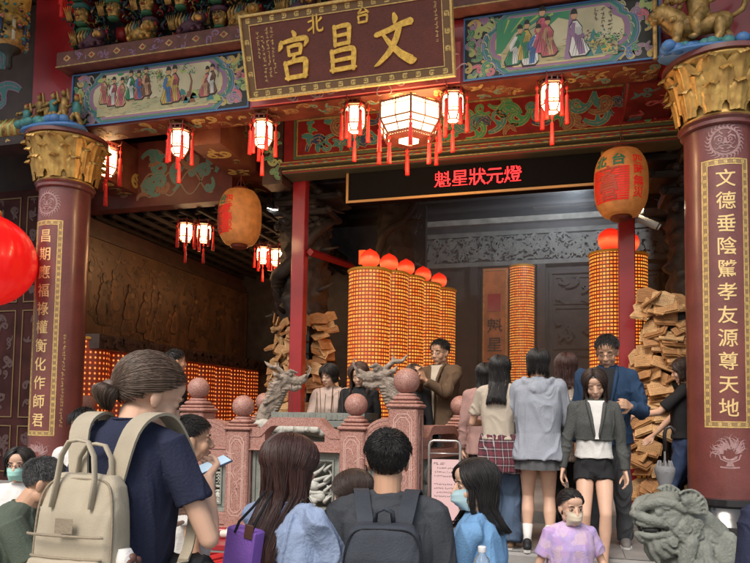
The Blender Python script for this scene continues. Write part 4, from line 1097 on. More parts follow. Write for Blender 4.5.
m_paper = mat('oiled_paper', (.38, .15, .04), .6, var=.35, vscale=9, emit=(1, .30, .06), estr=.10)
m_lred = mat('lantern_red_ink', (.50, .010, .008), .6, var=.2, vscale=20, emit=(1, .02, .01), estr=.16)
m_lgreen = mat('lantern_green_ink', (.02, .17, .10), .6)
def barrel_lantern(label, loc, R0, H, face, side, ph):
    """ribbed paper barrel with painted characters; face = angle of the red face"""
    t = empty('barrel_lantern', label, 'lantern', loc)
    prof = []
    for i in range(57):
        s = i/56*2-1; q = (1-abs(s)**3.2*.34)*R0+.0035*math.cos(i*math.pi)
        prof.append((q, s*H/2))
    g = MB(); g.lathe([(R0*.3, -H/2-.012)]+prof+[(R0*.3, H/2+.012)], 48); g.obj('paper_shade', m_paper, t, True)
    def fn0(a0):
        def f(u, v, d):
            s = max(-1, min(1, v/(H/2))); rr_ = (1-abs(s)**3.2*.34)*R0+.005+d; a = a0+u/R0
            return (rr_*math.sin(a), -rr_*math.cos(a), v)
        return f
    g = MB(); f = fn0(face); w = R0*.78
    chars = '文昌宮'
    for i in range(14):
        for j in range(9): 
            x0 = -w+2*w*j/9; z0 = -H*.36+H*.52*i/14
            g.add([f(a, b, .002) for a, b in rect(x0, z0+.004, x0+2*w/9, z0+H*.52/14-.002)], [(0, 1, 2, 3)], 0)
    for i, ch in enumerate(chars): g.text(ch, 0, H*.09-i*H*.165, H*.21, f, 0, .006, 2, bold=.02, sx=1.6)
    for i, ch in enumerate('北台'): g.text(ch, -w*.45+i*w*.95, H*.28, H*.2, f, 0, .003, 1, bold=.03, sx=1.1)
    f = fn0(face+ph)
    for i, ch in enumerate(side): g.text(ch, 0, H*.27-i*H*.17, H*.17, f, 0, .003, 0, bold=.02, sx=1.1)
    g.obj('painted_writing', [m_lred, m_lgreen, mat('lantern_dark_red', (.36, .05, .03), .6)], t)
    g = MB(); g.lathe([(R0*.36, H/2), (R0*.42, H/2+.02), (R0*.36, H/2+.05)], 20); g.lathe([(R0*.36, -H/2-.05), (R0*.42, -H/2-.03), (R0*.36, -H/2)], 20)
    g.tube([(0, 0, H/2+.03), (0, 0, H/2+.35)], .006, 5); g.tube([(-R0*.3, 0, H/2+.03), (0, 0, H/2+.2), (R0*.3, 0, H/2+.03)], .004, 5)
    g.obj('end_ring', m_lwood, t, 'auto')
    return t
barrel_lantern('pale barrel lantern with red and green characters hung before the red steel post', P(621, 184, Y=7.35), .265, .66, -.55, '四時無災', 1.15)
barrel_lantern('pale barrel lantern with red characters hung by the white tube lamp', P(240, 218, Y=7.6), .265, .66, -.85, '四時無災', .75)
# red round lantern
t = empty('round_red_lantern', 'big round glossy red lantern hanging beside the maroon column', 'lantern', P(-17, 260, Y=5.75))
g = MB(); n, m = 72, 24; vs = []; fs = []
for i in range(m+1):
    ph_ = -math.pi/2*.93+math.pi*.93*i/m
    for k in range(n):
        a = 2*math.pi*k/n; rr = .53*(1-.018*abs(math.sin(a*12))**.5*1)-.0
        vs.append((rr*math.cos(ph_)*math.cos(a), rr*math.cos(ph_)*math.sin(a), .50*math.sin(ph_)))
for i in range(m):
    for k in range(n): fs.append((i*n+k, i*n+(k+1) % n, (i+1)*n+(k+1) % n, (i+1)*n+k))
g.add(vs, fs); g.obj('silk_shade', mat('glossy_red_silk', (.72, .008, .008), .3, coat=.5, emit=(1, .01, .01), estr=.35), t, True)
g = MB(); g.lathe([(.1, .49), (.16, .5), (.16, .54), (.1, .56)], 20); g.lathe([(.1, -.56), (.15, -.54), (.15, -.5), (.1, -.49)], 20); g.tube([(0, 0, .5), (0, 0, 1.3)], .01, 5); g.obj('gold_ring', m_goldp, t)
g = MB()
for k in range(20): a = 2*math.pi*k/20; g.tube([(.09*math.cos(a), .09*math.sin(a), -.55), (.1*math.cos(a), .1*math.sin(a), -.95)], .016, 5)
g.obj('fringe', m_tas, t)
# carved hanging basket at the corner
t = empty('hanging_carved_basket', 'painted flower basket pendant carved under the eave corner', 'pendant', P(10, 40, Y=5.9))
g = MB(); g.lathe([(.10, .12), (.17, .16), (.18, .22), (.14, .25), (.19, .4), (.2, .6)], 16, mi=0); g.lathe([(.13, -.1), (.17, .0), (.16, .1), (.12, .13)], 12, mi=1); g.lathe([(.02, -.33), (.035, -.3), (.03, -.2), (.05, -.16), (.11, -.12), (.15, -.04), (.11, -.03)], 14, mi=2)
rr = random.Random(5)
for k in range(230):
    a = rr.uniform(0, 6.28); z = rr.uniform(-.05, .58); q = rr.uniform(.008, .02); g.ell(((.165+.02*rr.random())*math.cos(a), (.165+.02*rr.random())*math.sin(a), z), (q*1.4, q*1.4, q), n=7, m=5, mi=rr.choice((0, 1, 1, 2, 3, 4, 5, 1)))
for k in range(8): a = k*.785+.2; g.tube([(.165*math.cos(a), .165*math.sin(a), -.06), (.17*math.cos(a), .17*math.sin(a), .16)], .02, 7, k % 2+5)
g.obj('carved_basket', [mat('basket_ochre', (.36, .22, .05), .55, var=.4, vscale=20), p_gold2, p_dark, p_rose, p_teal, p_navy, p_cream], t, True)

# ---------------------------------------------------------------- tube lamp, flood lamp, camera
t = empty('tube_lamp', 'white fluorescent tube lamp beside the pale barrel lantern', 'lamp', P(271, 208, Y=8.4))
g = MB(); g.tube([(-.16, -.25, .02), (.14, .3, -.02)], .014, 8); g.obj('tube', mat('white_tube', (1, 1, 1), .5, emit=(1, .93, .85), estr=9), t)
g = MB(); g.tube([(-.17, -.27, .045), (.15, .32, .005)], .02, 6); g.tube([(0, 0, .03), (0, 0, .6)], .006, 5); g.obj('fitting', m_lwood, t)
t = empty('flood_lamp', 'small bright flood lamp above the wooden plaques', 'lamp', P(640, 209, Y=7.45))
g = MB(); g.ell((0, 0, 0), (.035, .03, .03), n=10, m=8); g.obj('bulb', mat('flood_bulb', (1, 1, 1), .5, emit=(1, .85, .6), estr=45), t)
g = MB(); g.box((-.06, .03, -.05), (.05, .12, .05), bv=.01); g.tube([(0, .08, 0), (.1, .2, .2)], .01, 6); g.obj('housing', m_black, t)
t = empty('security_camera', 'small grey security camera pointing down over the plaques', 'camera', P(648, 224, Y=7.5))
g = MB(); g.tube([(-.1, 0, .07), (.09, 0, -.03)], .04, 12); g.tube([(.1, 0, -.035), (.115, 0, -.043)], .034, 12); g.obj('housing', mat('grey_plastic', (.35, .33, .3), .5), t)
g = MB(); g.tube([(-.08, 0, .08), (-.05, .1, .2), (0, .3, .2)], .012, 6); g.obj('bracket', m_black, t)

# ---------------------------------------------------------------- towers of little votive lights
def light_grid(name, n_around, row, gapx, gapz, c_hot, c_warm, c_gap, st, gst, rnd_dots=False):
    m = bpy.data.materials.new(name); m.use_nodes = True; nt = m.node_tree; N = nt.nodes; Lk = nt.links
    b = N['Principled BSDF']; b.inputs['Roughness'].default_value = .35; b.inputs['Base Color'].default_value = (.25, .05, .02, 1)
    tc = N.new('ShaderNodeTexCoord'); sp = N.new('ShaderNodeSeparateXYZ'); Lk.new(tc.outputs['Object'], sp.inputs[0])
    def M_(op, a, bb=None, cc=None):
        q = N.new('ShaderNodeMath'); q.operation = op
        for i, s in enumerate((a, bb, cc)):
            if s is None: continue
            if isinstance(s, (int, float)): q.inputs[i].default_value = s
            else: Lk.new(s, q.inputs[i])
        return q.outputs[0]
    ang = M_('MULTIPLY', M_('ARCTAN2', sp.outputs[1], sp.outputs[0]), n_around/(2*math.pi))
    zz = M_('MULTIPLY', sp.outputs[2], 1/row)
    fx = M_('ABSOLUTE', M_('SUBTRACT', M_('FRACT', M_('ADD', ang, 1000)), .5)); fz = M_('ABSOLUTE', M_('SUBTRACT', M_('FRACT', M_('ADD', zz, 1000)), .5))
    if rnd_dots:
        dd = M_('SQRT', M_('ADD', M_('MULTIPLY', fx, fx), M_('MULTIPLY', fz, fz)))
        mask = M_('SUBTRACT', 1, M_('SMOOTH_MIN', M_('MULTIPLY', dd, 1/gapx), 1, .1))
        mask = M_('MULTIPLY', mask, mask)
    else:
        mx_ = M_('LESS_THAN', fx, .5-gapx); mz = M_('LESS_THAN', fz, .5-gapz); mask = M_('MULTIPLY', mx_, mz)
    cx = N.new('ShaderNodeCombineXYZ'); Lk.new(M_('FLOOR', M_('ADD', ang, 1000)), cx.inputs[0]); Lk.new(M_('FLOOR', M_('ADD', zz, 1000)), cx.inputs[1])
    wn = N.new('ShaderNodeTexWhiteNoise'); Lk.new(cx.outputs[0], wn.inputs[0])
    rp = N.new('ShaderNodeMix'); rp.data_type = 'RGBA'; Lk.new(M_('POWER', wn.outputs[0], 1.6), rp.inputs[0]); rp.inputs[6].default_value = (*c_hot, 1); rp.inputs[7].default_value = (*c_warm, 1)
    mx = N.new('ShaderNodeMix'); mx.data_type = 'RGBA'; Lk.new(mask, mx.inputs[0]); mx.inputs[6].default_value = (*c_gap, 1); Lk.new(rp.outputs[2], mx.inputs[7])
    Lk.new(mx.outputs[2], b.inputs['Emission Color'])
    Lk.new(M_('ADD', M_('MULTIPLY', mask, st), gst), b.inputs['Emission Strength'])
    return m
m_grid = light_grid('votive_light_grid', 38, .045, .15, .22, (1, .44, .07), (1, .17, .02), (.5, .016, .003), .72, .11)
m_dots = light_grid('votive_light_dots', 26, .068, .42, .4, (1, .45, .10), (1, .20, .03), (.4, .02, .003), 2.2, .07, True)
m_bulb = mat('peach_bulb', (.7, .05, .02), .25, emit=(1, .07, .025), estr=1.0)
def glow_ramp(m, stops):
    nt = m.node_tree; tc = nt.nodes.new('ShaderNodeTexCoord'); sp = nt.nodes.new('ShaderNodeSeparateXYZ'); rp = nt.nodes.new('ShaderNodeValToRGB')
    nt.links.new(tc.outputs['Generated'], sp.inputs[0]); nt.links.new(sp.outputs[2], rp.inputs[0]); e = rp.color_ramp.elements
    e[0].position, e[0].color = stops[0][0], (*stops[0][1], 1); e[1].position, e[1].color = stops[-1][0], (*stops[-1][1], 1)
    for p_, c_ in stops[1:-1]: e.new(p_).color = (*c_, 1)
    nt.links.new(rp.outputs[0], nt.nodes['Principled BSDF'].inputs['Emission Color'])
glow_ramp(m_bulb, ((.1, (.6, .015, .006)), (.4, (1, .16, .05)), (.62, (.8, .025, .008)), (1., (.35, .006, .003))))
m_ringg = mat('tower_gold', (.45, .26, .05), .45, metal=.4, emit=(1, .35, .03), estr=.08)
def tower(label, x, y, ztop, r=.26, bulb=True, m=None, group=None, z0=FH, ball=False):
    t = empty('votive_light_tower', label, 'light tower', (x, y, z0), 0, group)
    h = ztop-z0
    g = MB(); g.lathe([(r, .3), (r, h)], 44, caps=False); g.obj('light_grid', m or m_grid, t, True)
    g = MB(); g.lathe([(r*1.06, h), (r*1.08, h+.02), (r*1.0, h+.035), (r*.3, h+.05)], 32); g.lathe([(r*1.15, 0), (r*1.15, .25), (r*1.02, .3)], 32); g.obj('gilt_ring', m_ringg, t, 'auto')
    if bulb:
        g = MB(); q = .1
        g.lathe([(.03, 0), (.045, .01), (.04, .04)], 12, (0, 0, h+.04), mi=1)
        g.lathe([(.02, .03), (.075, .05), (.112, .09), (.122, .14), (.112, .19), (.08, .23), (.035, .255), (.004, .275)] if not ball else [(.03, .03), (.1, .06), (.14, .12), (.15, .18), (.13, .25), (.07, .3), (.01, .32)], 20, (0, 0, h+.03), mi=0)
        g.obj('bulb', [m_bulb, m_ringg], t, True)
    return t
G = 'row of votive light towers with peach bulbs'
names = ['first and broadest', 'second', 'middle', 'fourth', 'last and shortest looking']
for i in range(5):
    v0 = P((370, 389, 406, 423, 439)[i], (257, 261, 266, 273, 279)[i], d=8.35+i*.52)
    tower('%s of the five votive light towers with peach bulbs' % names[i], v0.x, v0.y, v0.z-.17-.03, .255, True, None, G)
v0 = P(610, 240, d=8.5); tower('votive light tower beside the red post under the barrel lantern', v0.x, v0.y, v0.z-.2, .25, True, ball=True, group='votive towers behind the red post')
v0 = P(628, 243, d=9.3); tower('votive light tower half hidden behind the red post, further inside', v0.x, v0.y, v0.z-.2, .25, True, ball=True, group='votive towers behind the red post')
v0 = P(522, 268, d=11.9); tower('narrow votive light tower without a bulb beside the wooden tablet', v0.x, v0.y, v0.z, .21, False)
G = 'votive light towers along the mural wall'
for i in range(9):
    if i == 3: continue
    tower('votive tower with round amber lights below the mural, %s from the entrance' % ('first', 'second', 'third', '', 'fourth', 'fifth', 'sixth', 'seventh', 'last')[i], -6.08, 7.55+i*.56, 2.62, .25, False, m_dots, G)
# orange wooden tablet
t = empty('wooden_tablet', 'tall orange wooden tablet with dark carved characters at the inner shrine', 'tablet', P(495, 268, d=11.7))
g = MB(); g.box((-.22, 0, -2.6), (.22, .06, 0), bv=.01); g.obj('board', mat('orange_wood', (.42, .13, .04), .45, var=.35, vscale=5), t)
g = MB(); f = lambda u, v, d: (u, -d, v)
for i, ch in enumerate('魁星文昌'): g.text(ch, 0, -1.0-i*.32, .27, f, 0, .006, 0, bold=.01)
frame_band(g, -.2, -2.55, .2, -.03, .015, 0, .01, f, 1); g.prism(rect(-.12, -.75, .1, -.45), 0, .008, f, 2)
g.obj('carved_writing', [m_darkwood, m_brass, m_red], t)
v0 = P(390, 227, Y=9.2)
t = empty('lit_plaque', 'small lit orange plaque on the wall behind the first peach bulb', 'plaque', P(362, 257, Y=8.9))
g = MB(); g.box((-.05, 0, -.10), (.05, .03, .10), bv=.005); g.obj('plate', mat('lit_plate', (.5, .1, .03), .5, emit=(1, .12, .02), estr=.6), t)
v0 = P(352, 240, Y=9.6)
g = MB(); g.box((-3.0, 10.95, FH), (-2.3, 11.1, 5.2)); o = g.obj('carved_screen', m_black); tag(o, 'dark carved wooden screen standing behind the votive light towers', 'screen')
g = MB(); carved(g, -2.95, 3.0, -2.35, 5.1, plane_y(10.95), 50, .22, 5, .06); g.obj('relief', mat('screen_relief', (.03, .027, .025), .35, var=.4), o)

# ---------------------------------------------------------------- mural on the side wall
t = empty('mural', 'long dim brown mural of figures and trees on the side wall', 'mural', (0, 0, 0))
mf = lambda u, v, d: (-6.28+d, u, v)
g = MB(); g.prism(rect(7.35, 2.70, 12.4, 4.10), -.1, 0, mf)
g.obj('canvas', mat('mural_ground', (.15, .075, .032), .45, var=.5, vscale=1.6, col2=(.055, .027, .014), bump=.3, bscale=12), t)
DM = [mat('dim%d' % k, c, .45, var=.45, vscale=5) for k, c in enumerate(((.055, .028, .016), (.10, .05, .024), (.16, .085, .038), (.13, .06, .026), (.08, .042, .024), (.20, .12, .055), (.09, .05, .028)))]
g = MB(); r = random.Random(8)
for k in range(34):
    u = 7.5+r.random()*4.7; h = r.uniform(.35, .7); v = 2.74+r.random()*.4
    keep = (FLESH, DARK); 
    q = MB(); figure(q, u, v, h, 2, 5, mf, .004+.0004*k, r.uniform(-.2, .2)); mp = {2: r.choice((1, 2, 3, 4)), 5: r.choice((1, 3, 6)), DARK: 0, FLESH: 2}
    g.add(q.v, q.f); g.m[-len(q.m):] = [mp.get(m_, 1) for m_ in q.m]
for k in range(9):
    u = 7.7+.55*k+r.uniform(-.1, .1); pts = [(u, 2.8), (u+.06, 3.2), (u-.02, 3.6), (u+.15, 4.05)]; g.ribbon(pts, [.1, .07, .06, .03], 0, .003, mf, 4)
    for j in range(14): x, y = u+r.uniform(-.3, .4), r.uniform(3.5, 4.03); g.prism([(x+.07*math.cos(a)*r.uniform(.5, 1.3), y+.03*math.sin(a)) for a in (0, 1, 2, 3, 4, 5)], 0, .004+.0003*j, mf, r.choice((0, 4, 6, 1)))
scrolls(g, 7.4, 2.72, 12.35, 3.9, mf, 60, .35, [1, 3, 4, 6], 5, outline=0, d=.002, wid=.1)
g.obj('painted_scene', DM, t)
g = MB(); frame_band(g, 7.33, 2.69, 12.4, 4.11, .035, 0, .03, mf, 0); g.obj('frame', m_darkwood, t)

# ---------------------------------------------------------------- wooden prayer plaques
m_woods = [mat('plaque_wood_%s' % n, c, .7, var=.25, vscale=14, bump=.15, bscale=60, stretch=(1, 1, 6)) for n, c in (('pale', (.58, .37, .18)), ('warm', (.50, .28, .12)), ('dark', (.40, .20, .08)))]
m_ink = mat('faded_ink', (.16, .07, .03), .7)
PL = []
for k in range(5):
    g = MB(); r = random.Random(k); f = lambda u, v, d: (u, -d, v)
    w, h = .105, .07+.01*(k % 2)
    for j in range(2 if k < 3 else 1):
        dx, dz, dy = .012*j, -.008*j, .016*j
        g.prism([(-w+dx, -h+dz), (w+dx, -h+dz), (w+dx, h*.6+dz), (dx, h+dz), (-w+dx, h*.6+dz)], -.014-dy, 0-dy, f, 0, back=True)
    for q in range(5): inkmarks(g, -.075, h*.35-q*h*.28, .014, r.choice((8, 9, 10)), f, .001, 1, r, True)
    PL.append([g.mesh('plaque', (m_woods[(k+j) % 3], m_ink)) for j in range(3)])
def plaques(n, cx, cy, z0, z1, rx, group, lab, seed):
    r = random.Random(seed)
    for i in range(n):
        t = (i+.5)/n; z = z0+(z1-z0)*t+r.uniform(-.03, .03)
        a = r.uniform(-1.5, 1.5); q = rx*r.uniform(.8, 1.08)*(1-.2*t)
        o = bpy.data.objects.new('wooden_plaque', r.choice(r.choice(PL))); COL.objects.link(o)
        o.location = (cx+q*math.sin(a), cy-q*.7*math.cos(a), z)
        o.rotation_euler = (r.uniform(-1.15, .1), r.uniform(-.45, .45), a*.6+r.uniform(-.5, .5))
        s = r.uniform(.82, 1.12); o.scale = (s, s, s)
        tag(o, lab, 'wooden plaque', group)
v0 = P(300, 365, Y=8.3)
plaques(120, v0.x, 8.4, 1.55, 2.98, .47, 'plaques hung round the carved column behind the red post', 'tan wooden prayer plaque in the heap behind the red steel post', 3)
v1 = P(672, 400, Y=7.4)
plaques(175, v1.x+.05, 7.5, .98, 2.98, .44, 'plaques heaped beside the maroon column with the lion', 'tan wooden prayer plaque in the heap beside the maroon column', 4)
for (x, y, z1, lab) in ((v0.x, 8.45, 3.0, 'dark wire rack holding prayer plaques behind the red steel post'), (v1.x+.05, 7.55, 3.0, 'dark wire rack holding prayer plaques beside the maroon column')):
    t = empty('plaque_rack', lab, 'rack', (x, y, FH)); h = z1-FH
    g = MB()
    for k in range(10): a = k*.628; g.tube([(.33*math.cos(a), .25*math.sin(a), 0), (.3*math.cos(a), .22*math.sin(a), h-.05)], .009, 5)
    g.obj('upright', m_black, t)
    g = MB()
    for j in range(14): z = .15+j*(h-.2)/13; g.tube([(.33*math.cos(k*.449), .25*math.sin(k*.449), z) for k in range(15)], .007, 5)
    g.obj('hoop', m_black, t)
    g = MB(); g.lathe([(.24, 0), (.22, h-.1)], 20); g.obj('core', m_black, t)
# ---------------------------------------------------------------- granite balustrade
BYY = 5.60
Bz = FL+.01
bal = empty('stone_balustrade', 'pink granite balustrade with ball topped posts and grey carved panels', 'balustrade', (0, 0, 0))
def inset(g, fn, w, z0, z1, mi):
    c = .035
    pts = [(-w+c, z0), (w-c, z0), (w, z0+c), (w, z1-c*1.3), (w-c, z1), (-w+c, z1), (-w, z1-c*1.3), (-w, z0+c), (-w+c, z0)]
    g.ribbon(pts, .007, 0, .0035, fn, mi)
def post(x, y, zb, ztop, w, br, label=None):
    """post body to ztop, stepped cap, ball"""
    g = MB(); h = w/2
    g.box((x-h, y-h, zb), (x+h, y+h, ztop), 0, bv=.012)
    g.box((x-h-.02, y-h-.02, ztop+.002), (x+h+.02, y+h+.02, ztop+.035), 0, bv=.012)
    g.box((x-h*.98, y-h*.98, ztop+.036), (x+h*.98, y+h*.98, ztop+.062), 0, bv=.01)
    g.box((x-h*.8, y-h*.8, ztop+.063), (x+h*.8, y+h*.8, ztop+.10), 0, bv=.015)
    g.lathe([(h*.66, ztop+.10), (h*.7, ztop+.112), (h*.6, ztop+.125)], 24, (x, y, 0))
    rr = random.Random(int(x*100))
    for fn in (lambda u, v, d: (x+u, y-h-d, v), lambda u, v, d: (x+h+d, y+u, v)):
        inset(g, fn, h*.62, zb+.14, ztop-.05, 1); inset(g, fn, h*.50, zb+.17, ztop-.08, 1)
        for k in range(9): g.ribbon(spiral(rr.uniform(-.03, .03), zb+.25+(ztop-zb-.4)*k/9, rr.uniform(0, 6), .1, 5, rr.choice((-60, 60)), 9), .006, 0, .003, fn, 1)
    o = g.obj('post', [m_granite, m_granite_line], bal, 'auto')
    if label: o['label'] = label
    g = MB(); g.ell((x, y, ztop+.125+br*.93), br, n=32, m=20); g.obj('ball_finial', m_granite, o, True)
    return o
XS = [(-3.30, 1.72, .24, .10), (-2.84, 1.56, .22, .10), (-1.77, 1.585, .22, .10), (-1.325, 1.78, .25, .112)]
for i, (x, zt, w, br) in enumerate(XS): post(x, BYY, FL, zt, w, br, ('tall post at the end of the balustrade', None, None, 'tallest post at the corner of the balustrade')[i])
post(-3.22, 6.85, FL, 1.62, .22, .098); post(-1.04, 6.72, FL, 1.60, .23, .10)
def rail(x0, x1, fn, z0=1.46, hump=.115, open_=True, rise=None):
    """handrail with a raised middle and an opening under it"""
    g = MB(); L = x1-x0; T2 = .085
    def q(t):
        if rise is not None: return z0+.11+rise*(t*t*(3-2*t))
        a = min(1, max(0, (t-.10)/.16)); b = min(1, max(0, (.90-t)/.16)); s = min(a, b); return z0+.11+hump*s*s*(3-2*s)
    n = 40
    top = [(x0+L*i/n, q(i/n)) for i in range(n+1)]
    if open_:
        lo = [(x, z-.075) for x, z in top]; body = top+lo[::-1]
        for sgn in (0, 1):
            pass
        for i in range(n): g.prism([lo[i], lo[i+1], top[i+1], top[i]], -T2, T2, fn, back=True)
        g.prism(rect(x0, z0-.075, x1, z0), -T2*.9, T2*.9, fn, back=True)
        for a, b in ((x0, x0+L*.17), (x1-L*.17, x1)): 
            m_ = 8; c = [(a+(b-a)*i/m_, 0) for i in range(m_+1)]
            for i in range(m_): xa, xb = c[i][0], c[i+1][0]; g.prism([(xa, z0), (xb, z0), (xb, q((xb-x0)/L)-.075), (xa, q((xa-x0)/L)-.075)], -T2*.9, T2*.9, fn, back=True)
    else:
        for i in range(n): g.prism([(top[i][0], z0-.075), (top[i+1][0], z0-.075), top[i+1], top[i]], -T2, T2, fn, back=True)
    return g
ff = lambda u, v, d: (u, BYY-d, v)
g = rail(-2.73, -1.88, ff, 1.475, .10); g.obj('handrail', m_granite, bal, 'auto')
def scroll_rail(x0, x1, z0, z1, fn, nm='scroll_rail'):
    """a curling quarter-scroll rising towards the taller post"""
    g = MB(); T2 = .085; up = z1 > z0; n = 16
    xa, za, xb, zb = (x0, z0, x1, z1) if up else (x1, z1, x0, z0)
    s = 1 if xb > xa else -1; L = abs(xb-xa)
    pts = []
    for i in range(n+1): t = i/n; pts.append((xa+s*L*(1-math.cos(t*math.pi/2)), za+(zb-za)*math.sin(t*math.pi/2)))
    for i in range(n):
        a, b = pts[i], pts[i+1]; q = [(a[0], za-.25), (b[0], za-.25), b, a]
        g.prism(q, -T2, T2, fn, back=True)
    ri = [(x, z-.02) for x, z in pts]
    f2 = lambda u, v, d: fn(u, v, T2+d)
    g.ribbon([(x, z-.022) for x, z in pts], .008, 0, .004, f2); g.ribbon([(x, z-.06) for x, z in pts], .008, 0, .004, f2)
    g.ribbon(spiral(xb-s*.06, zb-.11, -1.57 if s > 0 else -1.57, .18, s*8, s*60, 14), .014, 0, .006, f2)
    return g.obj(nm, m_granite, bal, 'auto')
scroll_rail(-1.66, -1.45, 1.55, 1.70, ff); scroll_rail(-2.95, -3.18, 1.53, 1.66, ff)
# side rails running back to the rear posts
def side_fn(xa, ya, xb, yb):
    L = math.hypot(xb-xa, yb-ya); cx, cy = (xb-xa)/L, (yb-ya)/L
    return (lambda u, v, d: (xa+cx*u+cy*d, ya+cy*u-cx*d, v)), L
for xa, xb, yb in ((-1.3, -1.05, 6.6), (-3.28, -3.22, 6.73)):
    fn, L_ = side_fn(xa, BYY+.12, xb, yb)
    g = MB(); g.prism(rect(0, FL, L_, FL+.12), -.08, .08, fn, back=True); g.obj('side_plinth', m_granite, bal)
    g = rail(0.02, L_-.02, fn, 1.42, .10)
    g.obj('side_rail', m_granite, bal, 'auto')
    g = MB(); g.prism(rect(0, FL+.12, L_, 1.345), -.03, .03, fn, back=True); carved(g, .1, .85, L_-.1, 1.3, lambda u, v, d: fn(u, v, d+.03), 20, .2, 3, .03); g.obj('side_panel', m_gstone, bal)
# front panels: grey-green frame, pierced pale relief
def panel(x0, x1, z0, z1, kind, seed):
    g = MB(); f = lambda u, v, d: (u, BYY+.03-d, v)
    frame_band(g, x0, z0, x1, z1, .028, -.05, .06, f, 0); frame_band(g, x0+.028, z0+.028, x1-.028, z1-.028, .035, -.05, .045, f, 0); frame_band(g, x0+.063, z0+.063, x1-.063, z1-.063, .016, -.05, .06, f, 0)
    for k in range(10):
        for z in (z0+.045, z1-.045): u = x0+.05+(x1-x0-.1)*k/9; g.prism(rect(u-.008, z-.006, u+.008, z+.006), .045, .049, f, 0)
    o = g.obj('panel_frame', m_gstone, bal)
    g = MB(); r = random.Random(seed); a, b, c, e = x0+.079, z0+.079, x1-.079, z1-.079
    cx, cz = (a+c)/2, (b+e)/2
    f2 = lambda u, v: Vector((u, BYY+.02, v))
    def curl(u, v, an, L, k0, k1, r0):
        p = spiral(u, v, an, L, k0, k1, 14); q = [(x, z) for x, z in p if a-.01 < x < c+.01 and b-.01 < z < e+.01]
        if len(q) > 3: g.tube([(x, BYY+.0-.02*math.sin(i*.5), z) for i, (x, z) in enumerate(q)], [r0*(1-.75*i/len(q)) for i in range(len(q))], 7)
    if kind == 0:
        for s in (-1, 1):
            for k in range(8):
                t = k/7; curl(cx+s*(.09+.05*math.sin(t*3)), b+.04+(e-b-.08)*t, (0 if s > 0 else math.pi)+s*(-.5+t*1.2), .30, s*2.5, s*(26 if k % 2 else -20), .022)
            for k in range(5): curl(cx+s*(.26), b+.05+.09*k, 1.57-s*.9, .17, s*2, -s*30, .018)
            g.ell((cx+s*.2, BYY, b+.10), (.07, .035, .05)); g.ell((cx+s*.17, BYY-.015, b+.19), (.05, .035, .045))
        g.tube([(cx+.1*math.sin(t*.5), BYY-.02*math.cos(t*.7), b+(e-b)*t/22) for t in range(23)], [.045]*23, 9)
        g.ell((cx+.02, BYY-.03, cz+.08), (.075, .05, .07)); g.ell((cx+.05, BYY-.05, cz+.03), (.05, .04, .035))
        for k in range(12): g.ell((cx+r.uniform(-.18, .18), BYY-.02, b+.02+.1*r.random()), (.05, .03, .03), n=9, m=6)
    else:
        for k in range(7): q = b+(e-b)*(k+.5)/7; 
        g.lathe([(.052, -.012), (.072, -.012), (.072, .012), (.052, .012), (.052, -.012)], 24, (0, 0, 0), xf=Matrix.Translation((cx, BYY, cz)) @ Matrix.Rotation(math.pi/2, 4, 'X'), caps=False)
        for z in (-.03, 0, .03): g.box((cx-.045, BYY-.01, cz+z-.006), (cx+.045, BYY+.01, cz+z+.006))
        g.box((cx-.006, BYY-.01, cz-.05), (cx+.006, BYY+.01, cz+.05))
        for s in (-1, 1):
            g.loft([((cx, BYY, cz+s*.09), .02, .015), ((cx, BYY, cz+s*.14), .05, .018), ((cx, BYY, cz+s*.19), .035, .016), ((cx, BYY, cz+s*.235), .012, .012)], 10)
            for k in range(3): curl(cx, cz+s*(.10+.05*k), 0, .09, s*10, s*40, .011); curl(cx, cz+s*(.10+.05*k), math.pi, .09, -s*10, -s*40, .011)
    g.obj('panel_relief', m_relief, o, True)
z0, z1 = .83, 1.39
panel(-2.72, -1.89, z0, z1, 0, 1); panel(-1.65, -1.46, z0, z1, 1, 2); panel(-3.17, -2.96, z0, z1, 1, 3)
g = MB(); g.box((-3.44, BYY-.16, FL-.0), (-1.17, BYY+.14, FL+.05), bv=.012); g.box((-3.4, BYY-.1, FL+.052), (-1.2, BYY+.1, z0-.002), bv=.01); g.box((-3.4, BYY-.095, z1), (-1.2, BYY+.095, 1.40), bv=.004); g.obj('plinth', m_granite, bal, 'auto')
# another ball topped post seen past the left column
v0 = P(87, 403, d=8.6)
t = empty('stone_post', 'ball topped pink granite post just past the maroon column', 'post', (v0.x, v0.y, 0))
g = MB(); g.box((-.11, -.11, FH), (.11, .11, v0.z-.25), bv=.012); g.box((-.13, -.13, v0.z-.248), (.13, .13, v0.z-.2), bv=.012); g.box((-.09, -.09, v0.z-.199), (.09, .09, v0.z-.13), bv=.015); g.obj('shaft', m_granite, t, 'auto')
g = MB(); g.ell((0, 0, v0.z), .1, n=24, m=16); g.obj('ball_finial', m_granite, t, True)

# ---------------------------------------------------------------- incense burner with stone dragons
m_drag = mat('weathered_dragon_stone', (.27, .22, .18), .75, var=.4, vscale=12, bump=.5, bscale=70)
t = empty('incense_burner', 'long grey stone incense burner behind the balustrade with thin sticks standing in it', 'incense burner', (-2.25, 6.15, FL))
g = MB(); g.box((-.42, -.22, .0), (.42, .22, .12), bv=.01); g.box((-.36, -.17, .12), (.36, .17, .92), bv=.01); g.box((-.46, -.23, .92), (.46, .23, .99), bv=.01); g.box((-.46, -.23, .992), (-.43, .23, 1.06)); g.box((.43, -.23, .992), (.46, .23, 1.06)); g.box((-.43, -.23, .992), (.43, -.20, 1.06)); g.box((-.43, .20, .992), (.43, .23, 1.06)); g.box((-.43, -.2, .992), (.43, .2, 1.04))
for k in range(16): g.box((-.42+k*.054, -.235, 1.0), (-.395+k*.054, -.228, 1.045))
g.obj('basin', m_gstone, t)
r = random.Random(9)
